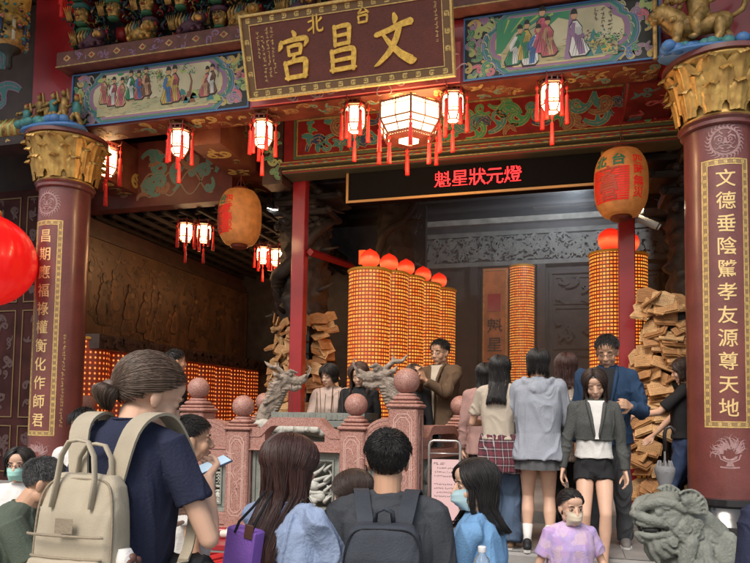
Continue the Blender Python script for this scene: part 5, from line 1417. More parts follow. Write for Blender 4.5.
for k in range(16):
    x, y = r.uniform(-.35, .4), r.uniform(-.15, .15); l = r.uniform(.2, .34)
    g = MB(); g.tube([(x, y, 1.02), (x+r.uniform(-.02, .02), y, 1.02+l)], .003, 4); tag(g.obj('incense_stick', mat('incense', (.09, .05, .035), .8)), 'thin lit incense stick standing in the grey burner', 'incense stick', 'incense sticks in the burner').location = t.location
def dragon_head(loc, rz, sc, label):
    g = MB()
    g.chain([(-.28, 0, -.5), (-.22, 0, -.3), (-.1, 0, -.15), (-.08, 0, .02), (-.02, 0, .1)], [.12, .12, .10, .095, .10], 12)
    g.ell((.02, 0, .13), (.12, .10, .095)); g.chain([(.08, 0, .12), (.2, 0, .10), (.27, 0, .12)], [.085, .06, .055], 10); g.ell((.29, 0, .16), (.045, .055, .035))
    g.chain([(.03, 0, .04), (.14, 0, -.01), (.22, 0, .015)], [.06, .045, .035], 9)
    for s in (-1, 1):
        g.ell((.10, s*.07, .185), (.035, .03, .03), n=9, m=7); g.chain([(.05, s*.07, .2), (.1, s*.085, .235), (.17, s*.07, .215)], [.03, .028, .012], 8)
        g.chain([(.0, s*.05, .2), (-.1, s*.07, .28), (-.2, s*.09, .29), (-.26, s*.09, .36)], [.03, .026, .022, .008], 8); g.chain([(-.1, s*.07, .28), (-.1, s*.09, .36)], [.02, .006], 7)
        g.chain([(-.03, s*.09, .14), (-.1, s*.15, .17), (-.13, s*.16, .22)], [.035, .028, .008], 8)
        g.chain([(.27, s*.04, .14), (.33, s*.07, .19), (.36, s*.08, .27), (.33, s*.09, .32)], [.014, .012, .01, .006], 7)
        for k in range(7): a = -.2+k*.38; g.chain([(-.05, s*.08, .08-.03*k), (-.12-.02*k, s*.13, .05-.045*k), (-.19-.012*k, s*.14, .08-.05*k)], [.032, .026, .006], 7)
        for k in range(4): g.chain([(.1+.045*k, s*.045, .065), (.1+.045*k, s*.045, .04)], [.01, .004], 6)
    for k in range(9): t_ = k/8; x, z = -.02-.22*t_, .22-.6*t_; g.chain([(x-.03, 0, z), (x-.11, 0, z+.07)], [.03, .006], 7)
    for k in range(14): g.ell((-.05-.015*k+.05, 0, -.02-.035*k), (.075, .09, .02), n=12, m=6)
    o = blob(g, .0085, 'stone_dragon', [m_drag], sm=1, disp=lambda c: .006*fbm(c*60, 2, 3))
    o.location = loc; o.rotation_euler = (0, 0, rz); o.scale = (sc,)*3
    return tag(o, label, 'stone dragon')
v0 = P(284, 388, Y=6.25); dragon_head(v0, .25, .72, 'weathered stone dragon head rearing behind the handrail by the red post')
v0 = P(384, 386, Y=6.05); dragon_head(v0, math.pi+.35, .80, 'weathered stone dragon head leaning against the tallest granite post')
g = MB(); g.chain([(-.5, 0, 0), (-.3, .02, .05), (-.1, 0, .0), (.12, .02, .05), (.3, 0, .0)], [.05, .07, .075, .075, .05], 12)
for k in range(22): g.chain([(-.45+.035*k, 0, .05), (-.47+.035*k, 0, .11)], [.02, .006], 6); g.ell((-.45+.035*k, -.03, .03), (.012, .05, .05), n=8, m=6)
for k in range(6): g.ell((-.4+.13*k, -.05, .02), (.05, .04, .035))
o = blob(g, .008, 'coiled_stone_dragon', [m_relief], sm=1); o.location = P(292, 432, Y=5.95); tag(o, 'scaly coiled stone dragon body seen through the handrail opening', 'stone dragon')
# ---------------------------------------------------------------- people
def skin(name, c): return mat(name, c, .5, var=.07, vscale=9, bump=.06, bscale=160, spec=.4)
SK = [skin('skin_fair', (.62, .38, .27)), skin('skin_warm', (.54, .31, .20)), skin('skin_tan', (.45, .25, .16))]
m_lip = mat('lips', (.40, .19, .15), .5); m_eye = mat('eye_white', (.62, .58, .54), .3); m_iris = mat('iris', (.02, .012, .01), .2)
def cloth(name, c, v=.12, b=.35, bs=120, rough=.85): return mat(name, c, rough, var=v, vscale=7, bump=b, bscale=bs, spec=.25)
HAIRM = {k: mat('hair_'+k, c, .52, var=.35, vscale=60, stretch=(1, 1, .06), spec=.6) for k, c in (('black', (.012, .010, .010)), ('brown', (.040, .022, .016)), ('chestnut', (.085, .045, .034)), ('reddish', (.055, .022, .018)), ('grey', (.06, .06, .06)), ('ash', (.105, .066, .046)))}
E0 = np.array((0, -.012, .035)); ER = np.array((.081, .101, .088))
def _n(v): v = np.asarray(v, float); return v/np.linalg.norm(v)
def slerp(a, b, t):
    d = max(-1, min(1, float(np.dot(a, b)))); o = math.acos(d)
    if o < 1e-3: return a
    return (math.sin((1-t)*o)*a+math.sin(t*o)*b)/math.sin(o)
def in_hair(v, line=1.05, off=-.35): return v[2] > off+line*v[1] and v[2] > -.93 and not (v[2] < -.28 and v[1] > -.16)

def ik(a, t, l1, l2, pole):
    a, t = Vector(a), Vector(t); d = t-a; L = d.length
    if L > (l1+l2)*.995: t = a+d*((l1+l2)*.995/L); d = t-a; L = d.length
    x = (l1*l1-l2*l2+L*L)/(2*L); h = math.sqrt(max(0, l1*l1-x*x)); u = d/L
    p = Vector(pole); p = p-u*p.dot(u); p.normalize()
    return a+u*x+p*h, t

def hand(mb, w, dr, pn, side, curl=.5, s=1., spread=.06):
    """palm, four unequal bent fingers and a thumb that leaves the side of the palm"""
    w = Vector(w); dr = Vector(dr).normalized(); pn = Vector(pn); pn = (pn-dr*pn.dot(dr)).normalized()
    lat = dr.cross(pn)*side         # towards the thumb
    lens = (.070, .078, .073, .058)
    for k in range(4):
        o = (1.5-k)*.0195*s
        base = w+dr*(.085-.004*abs(k-1.2))*s+lat*o
        mb.cap(w+lat*o*.55+dr*.005*s, base, .0155*s, .0118*s, 8)
        p = base; a = 0; d0 = (dr+lat*(1.5-k)*spread).normalized(); L = lens[k]*s
        for j, (f, r0, r1) in enumerate(((.46, .0100, .0090), (.30, .0090, .0080), (.24, .0080, .0066))):
            a += curl*(.55, .9, .7)[j]*(1+.08*k)
            v = d0*math.cos(a)+pn*math.sin(a); q = p+v*L*f; mb.cap(p, q, r0*s, r1*s, 8); p = q
    b = w+dr*.02*s+lat*.022*s
    t1 = b+(dr*.55+lat*.75+pn*.25*(1+curl)).normalized()*.042*s; t2 = t1+(dr*.8+lat*(.42-.5*curl)+pn*(.3+.5*curl)).normalized()*.032*s; t3 = t2+(dr*.95+lat*(-.5*curl)+pn*(.2+.5*curl)).normalized()*.024*s
    mb.chain([b, t1, t2, t3], [.016*s, .0125*s, .0105*s, .0085*s], 8)

def folds(amp, seed, fine=1., fz=3.):
    def f(c):
        amp_ = amp*1.5
        q = np.c_[c[:, 0]*8, c[:, 1]*8, c[:, 2]*fz]*fine
        w = fbm(q*.6, 2, seed+9)[:, None]*1.4
        a = np.clip(1-np.abs(fbm(q*.8+w, 2, seed))*3.2, 0, 1)**1.6*1.6
        a2 = np.clip(1-np.abs(fbm(np.c_[q[:, 0]*.7+q[:, 2]*.9, q[:, 1]*.7, q[:, 2]*.5-q[:, 0]*.3]+w, 2, seed+31))*3.6, 0, 1)**1.5*1.2
        a = np.maximum(a, a2)
        b = vnoise(np.c_[c[:, 0]*5, c[:, 1]*5, c[:, 2]*14+c[:, 0]*9]*fine, seed+4)
        return amp_*(a*.8+b*.35-.25)
    return f

def strands_mesh(mb, paths, rad, mi=0):
    for p in paths:
        n = len(p); r0 = rad*(.7+.6*rnd.random())
        mb.tube(p, [r0*(1-.8*(i/(n-1))**3) for i in range(n)], 3, mi)

def make_hair(par, HM_, kind, col, k, seed, length=.3, n=420, rad=.0022, part=0., torso=None, vol=1., nm='hair', fringe=False, sweep=0.):
    """HM_: head matrix in person space; k: head scale"""
    r = random.Random(seed); mb = MB(); paths = []
    L3 = lambda p: HM_ @ Vector(p)
    er = ER*vol
    def surf(v, off=0.): return E0+v*(er+off)
    # under-mass: the hair-covered part of the skull
    U, V = 40, 26; idx = {}; vs = []; fs = []
    def ok(v): return in_hair(v, off=-.33)
    for i in range(V+1):
        for j in range(U):
            ph = -math.pi/2+math.pi*i/V; a = 2*math.pi*j/U; v = np.array((math.cos(ph)*math.cos(a), math.cos(ph)*math.sin(a), math.sin(ph)))
            q = surf(v, .001); vs.append(L3(q)); idx[i, j] = ok(v)
    for i in range(V):
        for j in range(U):
            j2 = (j+1) % U
            if idx[i, j] and idx[i, j2] and idx[i+1, j] and idx[i+1, j2]: fs.append((i*U+j, i*U+j2, (i+1)*U+j2, (i+1)*U+j))
    mb.add(vs, fs)
    down = Vector((0, 0, -1))
    if kind == 'long' or kind == 'bob':
        for q in range(n):
            side = r.choice((-1, 1)); u = r.random()
            a = -1.05+1.75*u                       # along the parting, back (-) to front (+)
            s = _n((part+.02*side, math.sin(a), math.cos(a)))
            az = (1.0-u)**.8*math.pi*(1-.30)+.30*math.pi  # end azimuth from the front
            az += r.uniform(-.12, .12)
            e = _n((side*math.sin(az), math.cos(az), -.40+r.uniform(-.12, .1)))
            off = r.uniform(0, .012)*vol+(.004 if kind == 'bob' else 0)
            path = []
            for t in (0, .15, .32, .5, .68, .85, 1): v = slerp(s, e, t); path.append(L3(surf(v, off+.010*math.sin(t*2.6)*vol)))
            p = path[-1].copy(); step = .035*k; Lr = length*r.uniform(.82, 1.06); m = max(2, int(Lr/step)); dv = (path[-1]-path[-2]).normalized()
            ph = r.uniform(0, 6.28); lock = int(az*5+side*9); lp = random.Random(lock+seed).uniform(0, 6.28)
            for i in range(m):
                dv = (dv*.45+down*.75).normalized(); p = p+dv*step
                wv = .0035*math.sin(i*.9+lp)+.0015*math.sin(i*1.7+ph)
                p = p+Vector((wv*side, wv, 0))
                if kind == 'bob' and i > m*.5: p = p+(L3((0, 0, 0))-p).normalized()*.005
                if torso is not None:
                    c, rx, ry, zt = torso
                    if p.z < zt:
                        w_ = min(1, (zt-p.z)/.055); ex = (p.x-c[0])/(rx*w_+.02); ey = (p.y-c[1])/(ry*w_+.018); qq = math.hypot(ex, ey)
                        if qq < 1:
                            yy = c[1]+math.copysign((ry*w_+.018)*math.sqrt(max(0, 1-ex*ex)), p.y-c[1]-.03); p.y += max(-.022, min(.022, yy-p.y))
                path.append(p.copy())
            paths.append(path)
        if length > .12:      # inner mass behind the neck
            c0 = L3((0, -.055, -.03)); rings = []
            for i in range(6):
                z = c0.z-(i/5)*length*.8; y = c0.y-.01; hx = .072*k; hy = .040*k
                if torso is not None and z < torso[3]: y = min(y, torso[0][1]-torso[2]*min(1, (torso[3]-z)/.1)*.93)
                rings.append(((c0.x, y, z), hx*(1-.08*i), hy*(1-.12*i)))
            mb.loft(rings, 16)
    elif kind == 'short':
        wh = _n((.15, -.62, .75))
        while len(paths) < n:
            v = _n((r.gauss(0, 1), r.gauss(0, 1), r.gauss(.25, 1)))
            if not in_hair(v, off=-.30+r.uniform(-.05, .05)): continue
            tg = v-wh; tg = tg-v*np.dot(tg, v)
            if np.linalg.norm(tg) < .05: tg = np.array((1., 0, 0))-v*v[0]
            tg = _n(_n(tg)+np.array((r.gauss(0, .13)+sweep, r.gauss(0, .13), r.gauss(0, .12))))
            L = length*r.uniform(.6, 1.2)*(1 if v[2] > .1 else .45); path = []
            lift = (.012 if v[2] > .25 else .002)*r.uniform(.6, 1.3)*vol
            for t in (0, .25, .5, .75, 1):
                w_ = _n(v+tg*t*L/.09); path.append(L3(surf(w_, .001+lift*math.sin(t*2.2)+.0)))
            paths.append(path)
    elif kind == 'pony':
        tie = _n((0, -.86, -.50)); tp = E0+tie*(er+.02)
        for q in range(n):
            v = _n((r.gauss(0, 1), r.gauss(0, 1), r.gauss(.2, 1)))
            if not in_hair(v, off=-.38): continue
            off = r.uniform(0, .010)*vol; path = []
            ln = 1-.2*r.random()
            for t in (0, .15, .3, .45, .6, .75, .9, 1): w_ = slerp(v, tie, t); path.append(L3(surf(w_, off*math.sin(math.pi*(.12+.88*t))+.003+(.016*max(0, t-.8)/.2))))
            paths.append(path)
        T0 = Vector(L3(tp)); bk = (HM_.to_3x3() @ Vector((0, -1, 0))).normalized()
        for q in range(int(n*.6)):
            a = r.uniform(0, 6.28); rr_ = math.sqrt(r.random()); p = []
            sx = (HM_.to_3x3() @ Vector((1, 0, 0))).normalized(); LL = length*r.uniform(.75, 1.05)
            for i in range(8):
                t = i/7; R_ = (.018+.026*math.sin(math.pi*min(1, t*.75+.22)))*k*vol
                c = T0+bk*(.020*math.sin(t*2.6)*k)+down*(LL*t)-bk*.002
                p.append(c+sx*(math.cos(a)*rr_*R_)+bk*(math.sin(a)*rr_*R_*.8))
            paths.append(p)
        mb.lathe([(.014*k, -.014), (.02*k, -.006), (.02*k, .006), (.014*k, .014)], 12, (0, 0, 0), xf=Matrix.Translation(T0+bk*.004) @ Matrix.Rotation(1.1, 4, 'X'))
        mb.ell(T0+down*length*.45+bk*.012, (.030*k, .024*k, length*.44), n=12)
        for s in ():
            for q in range(7):
                y0 = .045+r.uniform(-.012, .02); p = [L3((s*.072, y0, .05)), L3((s*(.079+.002*r.random()), y0-.004, .01)), L3((s*.077, y0-.012*r.random(), -.03)), L3((s*(.070+.006*r.random()), y0-.02*r.random(), -.06-.03*r.random()))]; paths.append(p)
    if fringe:
        for q in range(70):
            x = r.uniform(-.06, .06); p = []
            for t in (0, .3, .6, 1): p.append(L3((x*(1+.1*t), .065+.034*math.sin(t*1.7), .118-.075*t*r.uniform(.9, 1.05)-abs(x)*.15)))
            paths.append(p)
    for p in paths:
        if r.random() < .045:
            o_ = Vector((r.gauss(0, 1), r.gauss(0, 1), r.gauss(.2, .6)))*.010*k
            for i in range(2, len(p)): p[i] = p[i]+o_*((i-1)/len(p))**1.3*math.sin(1+i*.35)
    strands_mesh(mb, paths, rad*k)
    return mb.obj(nm, HAIRM[col], par, True)

def person(label, px, py, d, z0, phi, sex='f', skn=0, lean=0, hy=0, hp=0, ht=0, hair=('long', 'black', .3), top=None, bottom=None,
           rh=None, lh=None, rcurl=.5, lcurl=.5, rdir=None, ldir=None, rpn=None, lpn=None, feet=None, mask=None, glasses=None, hs=1.,
           width=1., shoe='black', legs_bare=False, eyes='open', group=None, vox=None, Hfix=None, sock=None, rpole=None, lpole=None, nk=.0, fringe=False, hairn=None, name='person', sweep=0., twist=0, hvol=1.):
    hc_w = P(px, py, d=d); la = R(lean)
    hcz = .922-nk; hz_ = .52+(hcz-.52)*math.cos(la)-(.014+nk)*math.sin(la); H = Hfix or (hc_w.z-z0)/hz_
    if Hfix: z0 = hc_w.z-H*hz_
    rz = R(16-phi)
    off = Matrix.Rotation(rz, 3, 'Z') @ Vector((0, ((hcz-.52)*math.sin(la)+(.014+nk*1.2)*math.cos(la))*H, 0))
    root = empty(name, label, 'person', (hc_w.x-off.x, hc_w.y-off.y, z0), rz, group)
    k = .135*H/.23*hs; s = H/1.70; fw = .92 if sex == 'f' else 1.0; fw *= width
    vx = vox or max(.0042, d*.00115)
    hip = Vector((0, 0, .52*H)); TX = Matrix.Translation(hip) @ Matrix.Rotation(-la, 4, 'X') @ Matrix.Translation(-hip) @ Matrix.Rotation(R(twist), 4, 'Z')
    tp = lambda x, y, z: TX @ Vector((x*H, y*H, z*H))
    hc = TX @ Vector((0, (.014+nk*1.2)*H, hcz*H))
    HMx = Matrix.Translation(hc) @ Matrix.Rotation(-R(hy), 4, 'Z') @ Matrix.Rotation(-R(hp), 4, 'X') @ Matrix.Rotation(R(ht), 4, 'Y') @ Matrix.Scale(k, 4)
    HR = HMx.to_3x3().normalized()
    g = MB()
    def he(c, r_, rot=None, n=16, m=11):
        x = MB(); x.ell(c, r_, rot, n, m); g.add(x.v, x.f, 0, HMx)
    def hcap(a, b, r0, r1):
        x = MB(); x.cap(a, b, r0, r1, 10); g.add(x.v, x.f, 0, HMx)
    he((0, -.012, .035), (.076, .095, .082), n=24, m=16); he((0, .020, -.015), (.060, .069, .088), n=20, m=14); he((0, .030, -.066), (.046, .048, .038)); he((0, .064, -.094), (.020, .019, .017))
    he((0, .058, .055), (.054, .030, .038))
    hcap((0, .086, .012), (0, .104, -.026), .0085, .0125)
    for q in (-1, 1):
        he((q*.012, .095, -.031), (.009, .011, .008)); he((q*.036, .055, -.028), (.026, .026, .030)); he((q*.030, .0735, .027), (.024, .011, .008)); he((q*.031, .073, .006), (.016, .010, .009))
        he((q*.077, -.006, -.004), (.009, .019, .031), Matrix.Rotation(q*.25, 3, 'Z') @ Matrix.Rotation(.15, 3, 'X')); he((q*.074, .0, -.028), (.008, .010, .010)); he((q*.044, .005, -.062), (.016, .035, .026))
    he((0, .087, -.057), (.022, .0095, .0058)); he((0, .085, -.067), (.018, .0095, .0068)); he((0, .074, -.060), (.028, .016, .020))
    nb = tp(0, -.006, .838); hl = HMx @ Vector((0, -.018, -.06))
    g.cap(nb-(TX.to_3x3() @ Vector((0, 0, .02*H))), hl, .056*s*fw, (.047 if sex == 'f' else .054)*k, 16)
    # torso
    sh = .104*fw
    rings = [((0, 0, .47*H), .085*H*fw, .060*H), ((0, 0, .53*H), .092*H*fw, .066*H), ((0, 0, .61*H), .076*H*fw, .056*H), ((0, .004*H, .72*H), .088*H*fw, .064*H), ((0, 0, .80*H), .085*H*fw, .052*H), ((0, -.004*H, .845*H), .040*H*fw, .033*H)]
    x = MB(); x.loft(rings, 24); g.add(x.v, x.f, 0, TX)
    arms = []
    for sd, tgt, curl, dr, pn, pole in ((1, rh, rcurl, rdir, rpn, rpole), (-1, lh, lcurl, ldir, lpn, lpole)):
        a = tp(sd*sh, -.004, .806)
        t = Vector((tgt[0]*H, tgt[1]*H, tgt[2]*H)) if tgt else Vector((sd*.135*H*fw**.5, hip.y+.02*H+.1*math.sin(la)*H, .475*H))
        e, w = ik(a, t, .178*H, .150*H, pole or (sd*.5, -.8, -.45))
        arms.append((a, e, w))
        rr_ = s*(.9 if sex == 'f' else 1.)*width**.5
        g.ell(a, .046*rr_*1.0); g.chain([a, (a+e)/2, e], [.046*rr_, .043*rr_, .036*rr_], 14); m_ = e.lerp(w, .3); g.chain([e, m_, w], [.036*rr_, .038*rr_, .0235*rr_], 14)
        fd = (w-e).normalized()
        hand(g, w+fd*.004, dr or (fd+Vector((0, .1, 0))), pn or Vector((-sd*.9, .25, 0)), -sd, curl, s*(.92 if sex == 'f' else 1.03)*(.55+.45*hs))
    feet = feet or ((.055, .0), (-.055, .01))
    legs = []
    for sd, (fx, fy, *fz) in zip((1, -1), feet):
        fz = fz[0] if fz else 0
        a = Vector((sd*.050*H*fw, 0, .50*H)); an = Vector((fx*H, fy*H, (.045+fz)*H))
        kn, an = ik(a, an, .245*H, .232*H, (0, 1, 0)); legs.append((a, kn, an))
    if legs_bare:
        for a, kn, an in legs: g.chain([a, a.lerp(kn, .5), kn], [.078*s, .070*s, .050*s], 16); m_ = kn.lerp(an, .33)+Vector((0, -.012*s, 0)); g.chain([kn, m_, kn.lerp(an, .7), an], [.049*s, .053*s, .036*s, .030*s], 16)
    ex = MB()
    exx = lambda b, mi: (ex.add(b.v, b.f, mi, HMx))
    if eyes:
        for q in (-1, 1):
            b = MB()
            if eyes == 'open':
                b.ell((q*.031, .0800, .005), (.0125, .0045, .0055), n=12); exx(b, 2); b = MB(); b.ell((q*.031, .0835, .005), (.0058, .0028, .0055), n=10); exx(b, 3)
                b = MB(); b.tube([(q*.017, .082, .006), (q*.026, .0855, .0115), (q*.037, .0845, .0115), (q*.046, .078, .006)], [.001, .0018, .002, .0012], 6); exx(b, 3)
            else: b.tube([(q*.017, .0825, .002), (q*.026, .0855, -.0015), (q*.037, .0845, -.001), (q*.047, .078, .003)], [.001, .0022, .0022, .0014], 6); exx(b, 3)
            b = MB(); b.tube([(q*.013, .0880, .026), (q*.024, .0885, .0305), (q*.038, .0845, .032), (q*.050, .0745, .027)], [.0020, .0038, .0034, .001], 6); exx(b, 4)
        b = MB(); b.tube([(-.022, .0900, -.0625), (-.01, .0962, -.0618), (0, .0968, -.0628), (.01, .0962, -.0618), (.022, .0900, -.0625)], .0011, 5); exx(b, 1)
    inv = np.array(HMx.inverted())
    def mf_(c):
        q = np.c_[c, np.ones(len(c))] @ inv.T
        lips = (np.abs(q[:, 0]) < .021) & (q[:, 1] > .082) & (q[:, 2] < -.0515-.15*np.abs(q[:, 0])) & (q[:, 2] > -.0745+.35*np.abs(q[:, 0]))
        return np.where(lips, 1, 0)
    body = blob(g, vx, 'body', [SK[skn], m_lip, m_eye, m_iris, HAIRM[hair[1]]], root, sm=3, matfn=mf_, extra=ex, fac=.5)
    # clothes
    if top:
        c = top; m = c['m']; hem = c.get('hem', .50); lo = c.get('loose', 1.0); sl = c.get('sleeve', 'short')
        g = MB(); x = MB(); w = fw*lo
        hz = .851 if not c.get('hood') else .856
        wa = c.get('waist', .95)
        rg = []
        if hem < .50: rg.append(((0, 0, hem*H), .108*H*w*c.get('flare', 1), .082*H*lo*c.get('flare', 1)))
        else: rg.append(((0, 0, hem*H), .100*H*w, .076*H*lo))
        if hem < .58: rg += [((0, 0, .58*H), .094*H*w*wa, .071*H*lo*wa)]
        rg += [((0, .002*H, .66*H), .096*H*w, .073*H*lo), ((0, .004*H, .73*H), .101*H*w, .076*H*lo), ((0, 0, .79*H), .099*H*w, .062*H*lo), ((0, -.003*H, .822*H), .070*H*w, .050*H*lo), ((0, -.005*H, .838*H), .046*H*fw, .042*H), ((0, -.006*H, hz*H), .035*H*fw, .034*H)]
        for q in (-1, 1): cx = MB(); cx.cap((q*.022*H, -.005*H, .828*H), (q*.098*H*fw, -.004*H, .808*H), .030*H*fw, .031*H*fw, 12); g.add(cx.v, cx.f, 0, TX)
        x.loft(rg, 28, e=2.5); g.add(x.v, x.f, 0, TX)
        for (a, e, wr) in arms:
            rr_ = s*(.9 if sex == 'f' else 1.)*lo*width**.5
            g.ell(a+Vector((0, 0, -.008)), .053*rr_)
            if sl == 'none': continue
            if sl == 'short':
                f_ = c.get('slen', .62); q = a.lerp(e, f_); g.tube([a-(e-a)*.05, a.lerp(e, .3), a.lerp(e, f_*.95), q], [.054*rr_, .060*rr_, .060*rr_, .060*rr_], 16)
            else:
                q = e.lerp(wr, c.get('slen', .93)); g.chain([a, a.lerp(e, .5), e], [.058*rr_, .056*rr_, .050*rr_], 16); g.tube([e-(wr-e)*.02, e.lerp(wr, .5), e.lerp(q, .93), q], [.049*rr_, .047*rr_, .038*rr_, .036*rr_], 16)
        if c.get('collar'):
            cx = MB(); cx.tube([(.040*H*fw*math.cos(a_*.262), .037*H*math.sin(a_*.262)-.004*H, .848*H+.006*H*(-math.sin(a_*.262))) for a_ in range(7, 30)], .013*s, 8); g.add(cx.v, cx.f, 0, TX)
        if c.get('hood'):
            cx = MB()
            for i in range(9): a_ = math.pi+i*math.pi/8; cx.ell((.066*H*math.cos(a_), .050*H*math.sin(a_)-.010*H, .835*H-.020*H*abs(math.sin(a_))), (.030*s, .030*s, .036*s), n=10, m=8)
            cx.ell((0, -.066*H, .795*H), (.085*s, .038*s, .06*s)); g.add(cx.v, cx.f, 0, TX)
        o = blob(g, vx*1.15, c.get('name', 'shirt'), [m], root, sm=3, disp=folds(c.get('fold', .006)*s, int(px)+3))
        if not c.get('collar') and not c.get('hood'):
            x = MB(); x.tube([(.0375*H*fw*math.cos(a_*.2618), .0365*H*math.sin(a_*.2618)-.0055*H, hz*H-.003+.003*math.sin(a_*.2618)) for a_ in range(25)], .0042, 6); g = MB(); g.add(x.v, x.f, 0, TX); g.obj('neckband', m, o, True)
        if c.get('inner'):   # what shows in the open front of a jacket
            x = MB(); vs = []; zs = [c['hem']+.01, .66, .70, .74, .78, .81, .835, .845]; ys = [.078*lo, .0755*lo, .0775*lo, .0785*lo, .066*lo, .056*lo, .050, .044]
            for z_, y_ in zip(zs, ys):
                ww = .010+.030*max(0, min(1, (z_-.68)/.15))
                for j in range(7): u = (j/6*2-1)*ww; vs.append((u*H, (y_*math.sqrt(max(.05, 1-(u/.1)**2))+.004)*H+.011*s, z_*H))
            x.add(vs, [(i*7+j, i*7+j+1, (i+1)*7+j+1, (i+1)*7+j) for i in range(7) for j in range(6)]); g = MB(); g.add(x.v, x.f, 0, TX); g.obj('inner_shirt', c['inner'], o, True)
            x = MB()
            for q in (-1, 1): x.tube([(q*.012*H, .0800*lo*H+.013*s, (c['hem']+.02)*H), (q*.012*H, .0790*lo*H+.016*s, .68*H), (q*.028*H, .077*lo*H+.015*s, .76*H), (q*.040*H, .052*lo*H+.012*s, .825*H), (q*.042*H, .02*H, .852*H)], [.006*s, .009*s, .015*s, .016*s, .012*s], 8)
            g = MB(); g.add(x.v, x.f, 0, TX); g.obj('lapel', m, o, True)
        if c.get('under'):   # second garment showing below / inside
            u = c['under']; g = MB(); x = MB(); x.loft([((0, 0, u['hem']*H), .102*H*fw, .078*H), ((0, 0, .60*H), .094*H*fw, .072*H), ((0, .004*H, .70*H), .090*H*fw, .068*H)], 24, e=2.5); g.add(x.v, x.f, 0, TX)
            blob(g, vx*1.15, u.get('name', 'undershirt'), [u['m']], root, sm=2, disp=folds(.006*s, int(px)+8))
    if bottom:
        c = bottom; kd = c['kind']; m = c['m']; g = MB()
        if kd in ('trousers', 'jeans', 'wide'):
            t0, t1, t2 = {'trousers': (.086, .064, .054), 'jeans': (.083, .058, .048), 'wide': (.095, .088, .092)}[kd]
            g.loft([((0, 0, .44*H), .080*H*fw, .066*H), ((0, 0, .50*H), .094*H*fw, .072*H), ((0, 0, .56*H), .088*H*fw, .067*H), ((0, 0, .60*H), .080*H*fw, .062*H)], 24)
            for a, kn, an in legs:
                b_ = an+Vector((0, -.005, -.005*H)); g.tube([a+Vector((0, 0, .01)), a.lerp(kn, .5), kn, kn.lerp(b_, .5), b_], [t0*s, (t0+t1)/2*s, t1*s, (t1*.55+t2*.45)*s, t2*s], 18)
                g.ell(a, t0*s*1.02)
            blob(g, vx*1.2, kd if kd != 'wide' else 'jeans', [m], root, sm=3, disp=folds(.008*s, int(px)+1, 1.0, 2.2))
        elif kd == 'skirt':
            n_ = 96; vs = []; h0, h1 = .60*H, c.get('hem', .43)*H
            for i in range(14):
                t = i/13; z = h0+(h1-h0)*t; R_ = .082*H*fw*(1+.52*t)
                for j in range(n_): a_ = 2*math.pi*j/n_; q = 1+.045*t*math.copysign(abs(math.sin(a_*13))**.6, math.sin(a_*13)); vs.append((R_*q*math.cos(a_), R_*q*math.sin(a_)*.80, z))
            g.add(vs, [(i*n_+j, i*n_+(j+1) % n_, (i+1)*n_+(j+1) % n_, (i+1)*n_+j) for i in range(13) for j in range(n_)])
            o = g.obj('skirt', m, root, True)
        elif kd == 'shorts':
            g.loft([((0, 0, .46*H), .092*H*fw, .070*H), ((0, 0, .52*H), .098*H*fw, .072*H), ((0, 0, .60*H), .084*H*fw, .062*H)], 24)
            for a, kn, an in legs: g.tube([a+Vector((0, 0, .02)), a.lerp(kn, .25), a.lerp(kn, c.get('len', .42))], [.088*s, .092*s, .094*s], 18)
            blob(g, vx*1.2, 'shorts', [m], root, sm=3, disp=folds(.006*s, int(px)))
    if shoe:
        ms = {'black': cloth('shoe_black', (.02, .02, .022), rough=.5), 'white': cloth('shoe_white', (.6, .57, .55), rough=.6), 'brown': cloth('shoe_brown', (.16, .10, .06), rough=.6), 'grey': cloth('shoe_grey', (.22, .20, .19))}[shoe]
        sole = mat('rubber_sole', (.55, .53, .5), .7)
        for a, kn, an in legs:
            g = MB(); zf = an.z-.045*H; f = Vector((an.x, an.y, zf)); q = s*(.92 if sex == 'f' else 1.03)
            g.chain([f+Vector((0, -.035, .045))*q, f+Vector((0, .05, .040))*q, f+Vector((0, .135, .028))*q], [.040*q, .040*q, .031*q], 12); g.cap(f+Vector((0, -.025, .05))*q, f+Vector((0, -.02, .085))*q, .038*q, .040*q, 12)
            o = blob(g, max(vx, .006), 'shoe', [ms], root, sm=2)
            g = MB(); out = [(.0, -.085), (.028, -.07), (.036, -.03), (.034, .03), (.044, .09), (.040, .14), (.02, .172), (-.0, .178), (-.02, .172), (-.040, .14), (-.044, .09), (-.034, .03), (-.036, -.03), (-.028, -.07)]
            g.prism([(x_*q, y_*q) for x_, y_ in out], .0, .022*q, lambda u, v, dd: (f.x+u, f.y+v, f.z+dd), 0, back=True); g.obj('sole', sole, o)
            if sock: g = MB(); g.tube([f+Vector((0, 0, .05))*q, an.lerp(kn, .12), an.lerp(kn, .38)], [.038*q, .036*q, .047*q], 16); g.obj('sock', [cloth('sock_'+sock, {'white': (.72, .70, .68), 'black': (.02, .02, .02), 'pink': (.6, .42, .42)}[sock])], root, True)
    # hair, glasses, mask
    if hair:
        c = TX @ Vector((0, 0, .72*H)); tr = (c, .122*H*fw*(top or {}).get('loose', 1), (.080 if not (top or {}).get('hood') else .098)*H*(top or {}).get('loose', 1), .862*H*math.cos(la))
        nn = hairn or int({'long': 2300, 'bob': 1700, 'short': 3000, 'pony': 5200}[hair[0]]*(1 if d < 4 else .42)); rd = {'long': .0015, 'bob': .0016, 'short': .0010, 'pony': .0008}[hair[0]]*(1 if d < 4 else 1.7)
        make_hair(root, HMx, hair[0], hair[1], k, int(px*7+py), hair[2]*(1 if hair[0] == 'short' else 1), nn, rd, hair[3] if len(hair) > 3 else .0, tr, hvol, fringe=fringe, sweep=sweep)
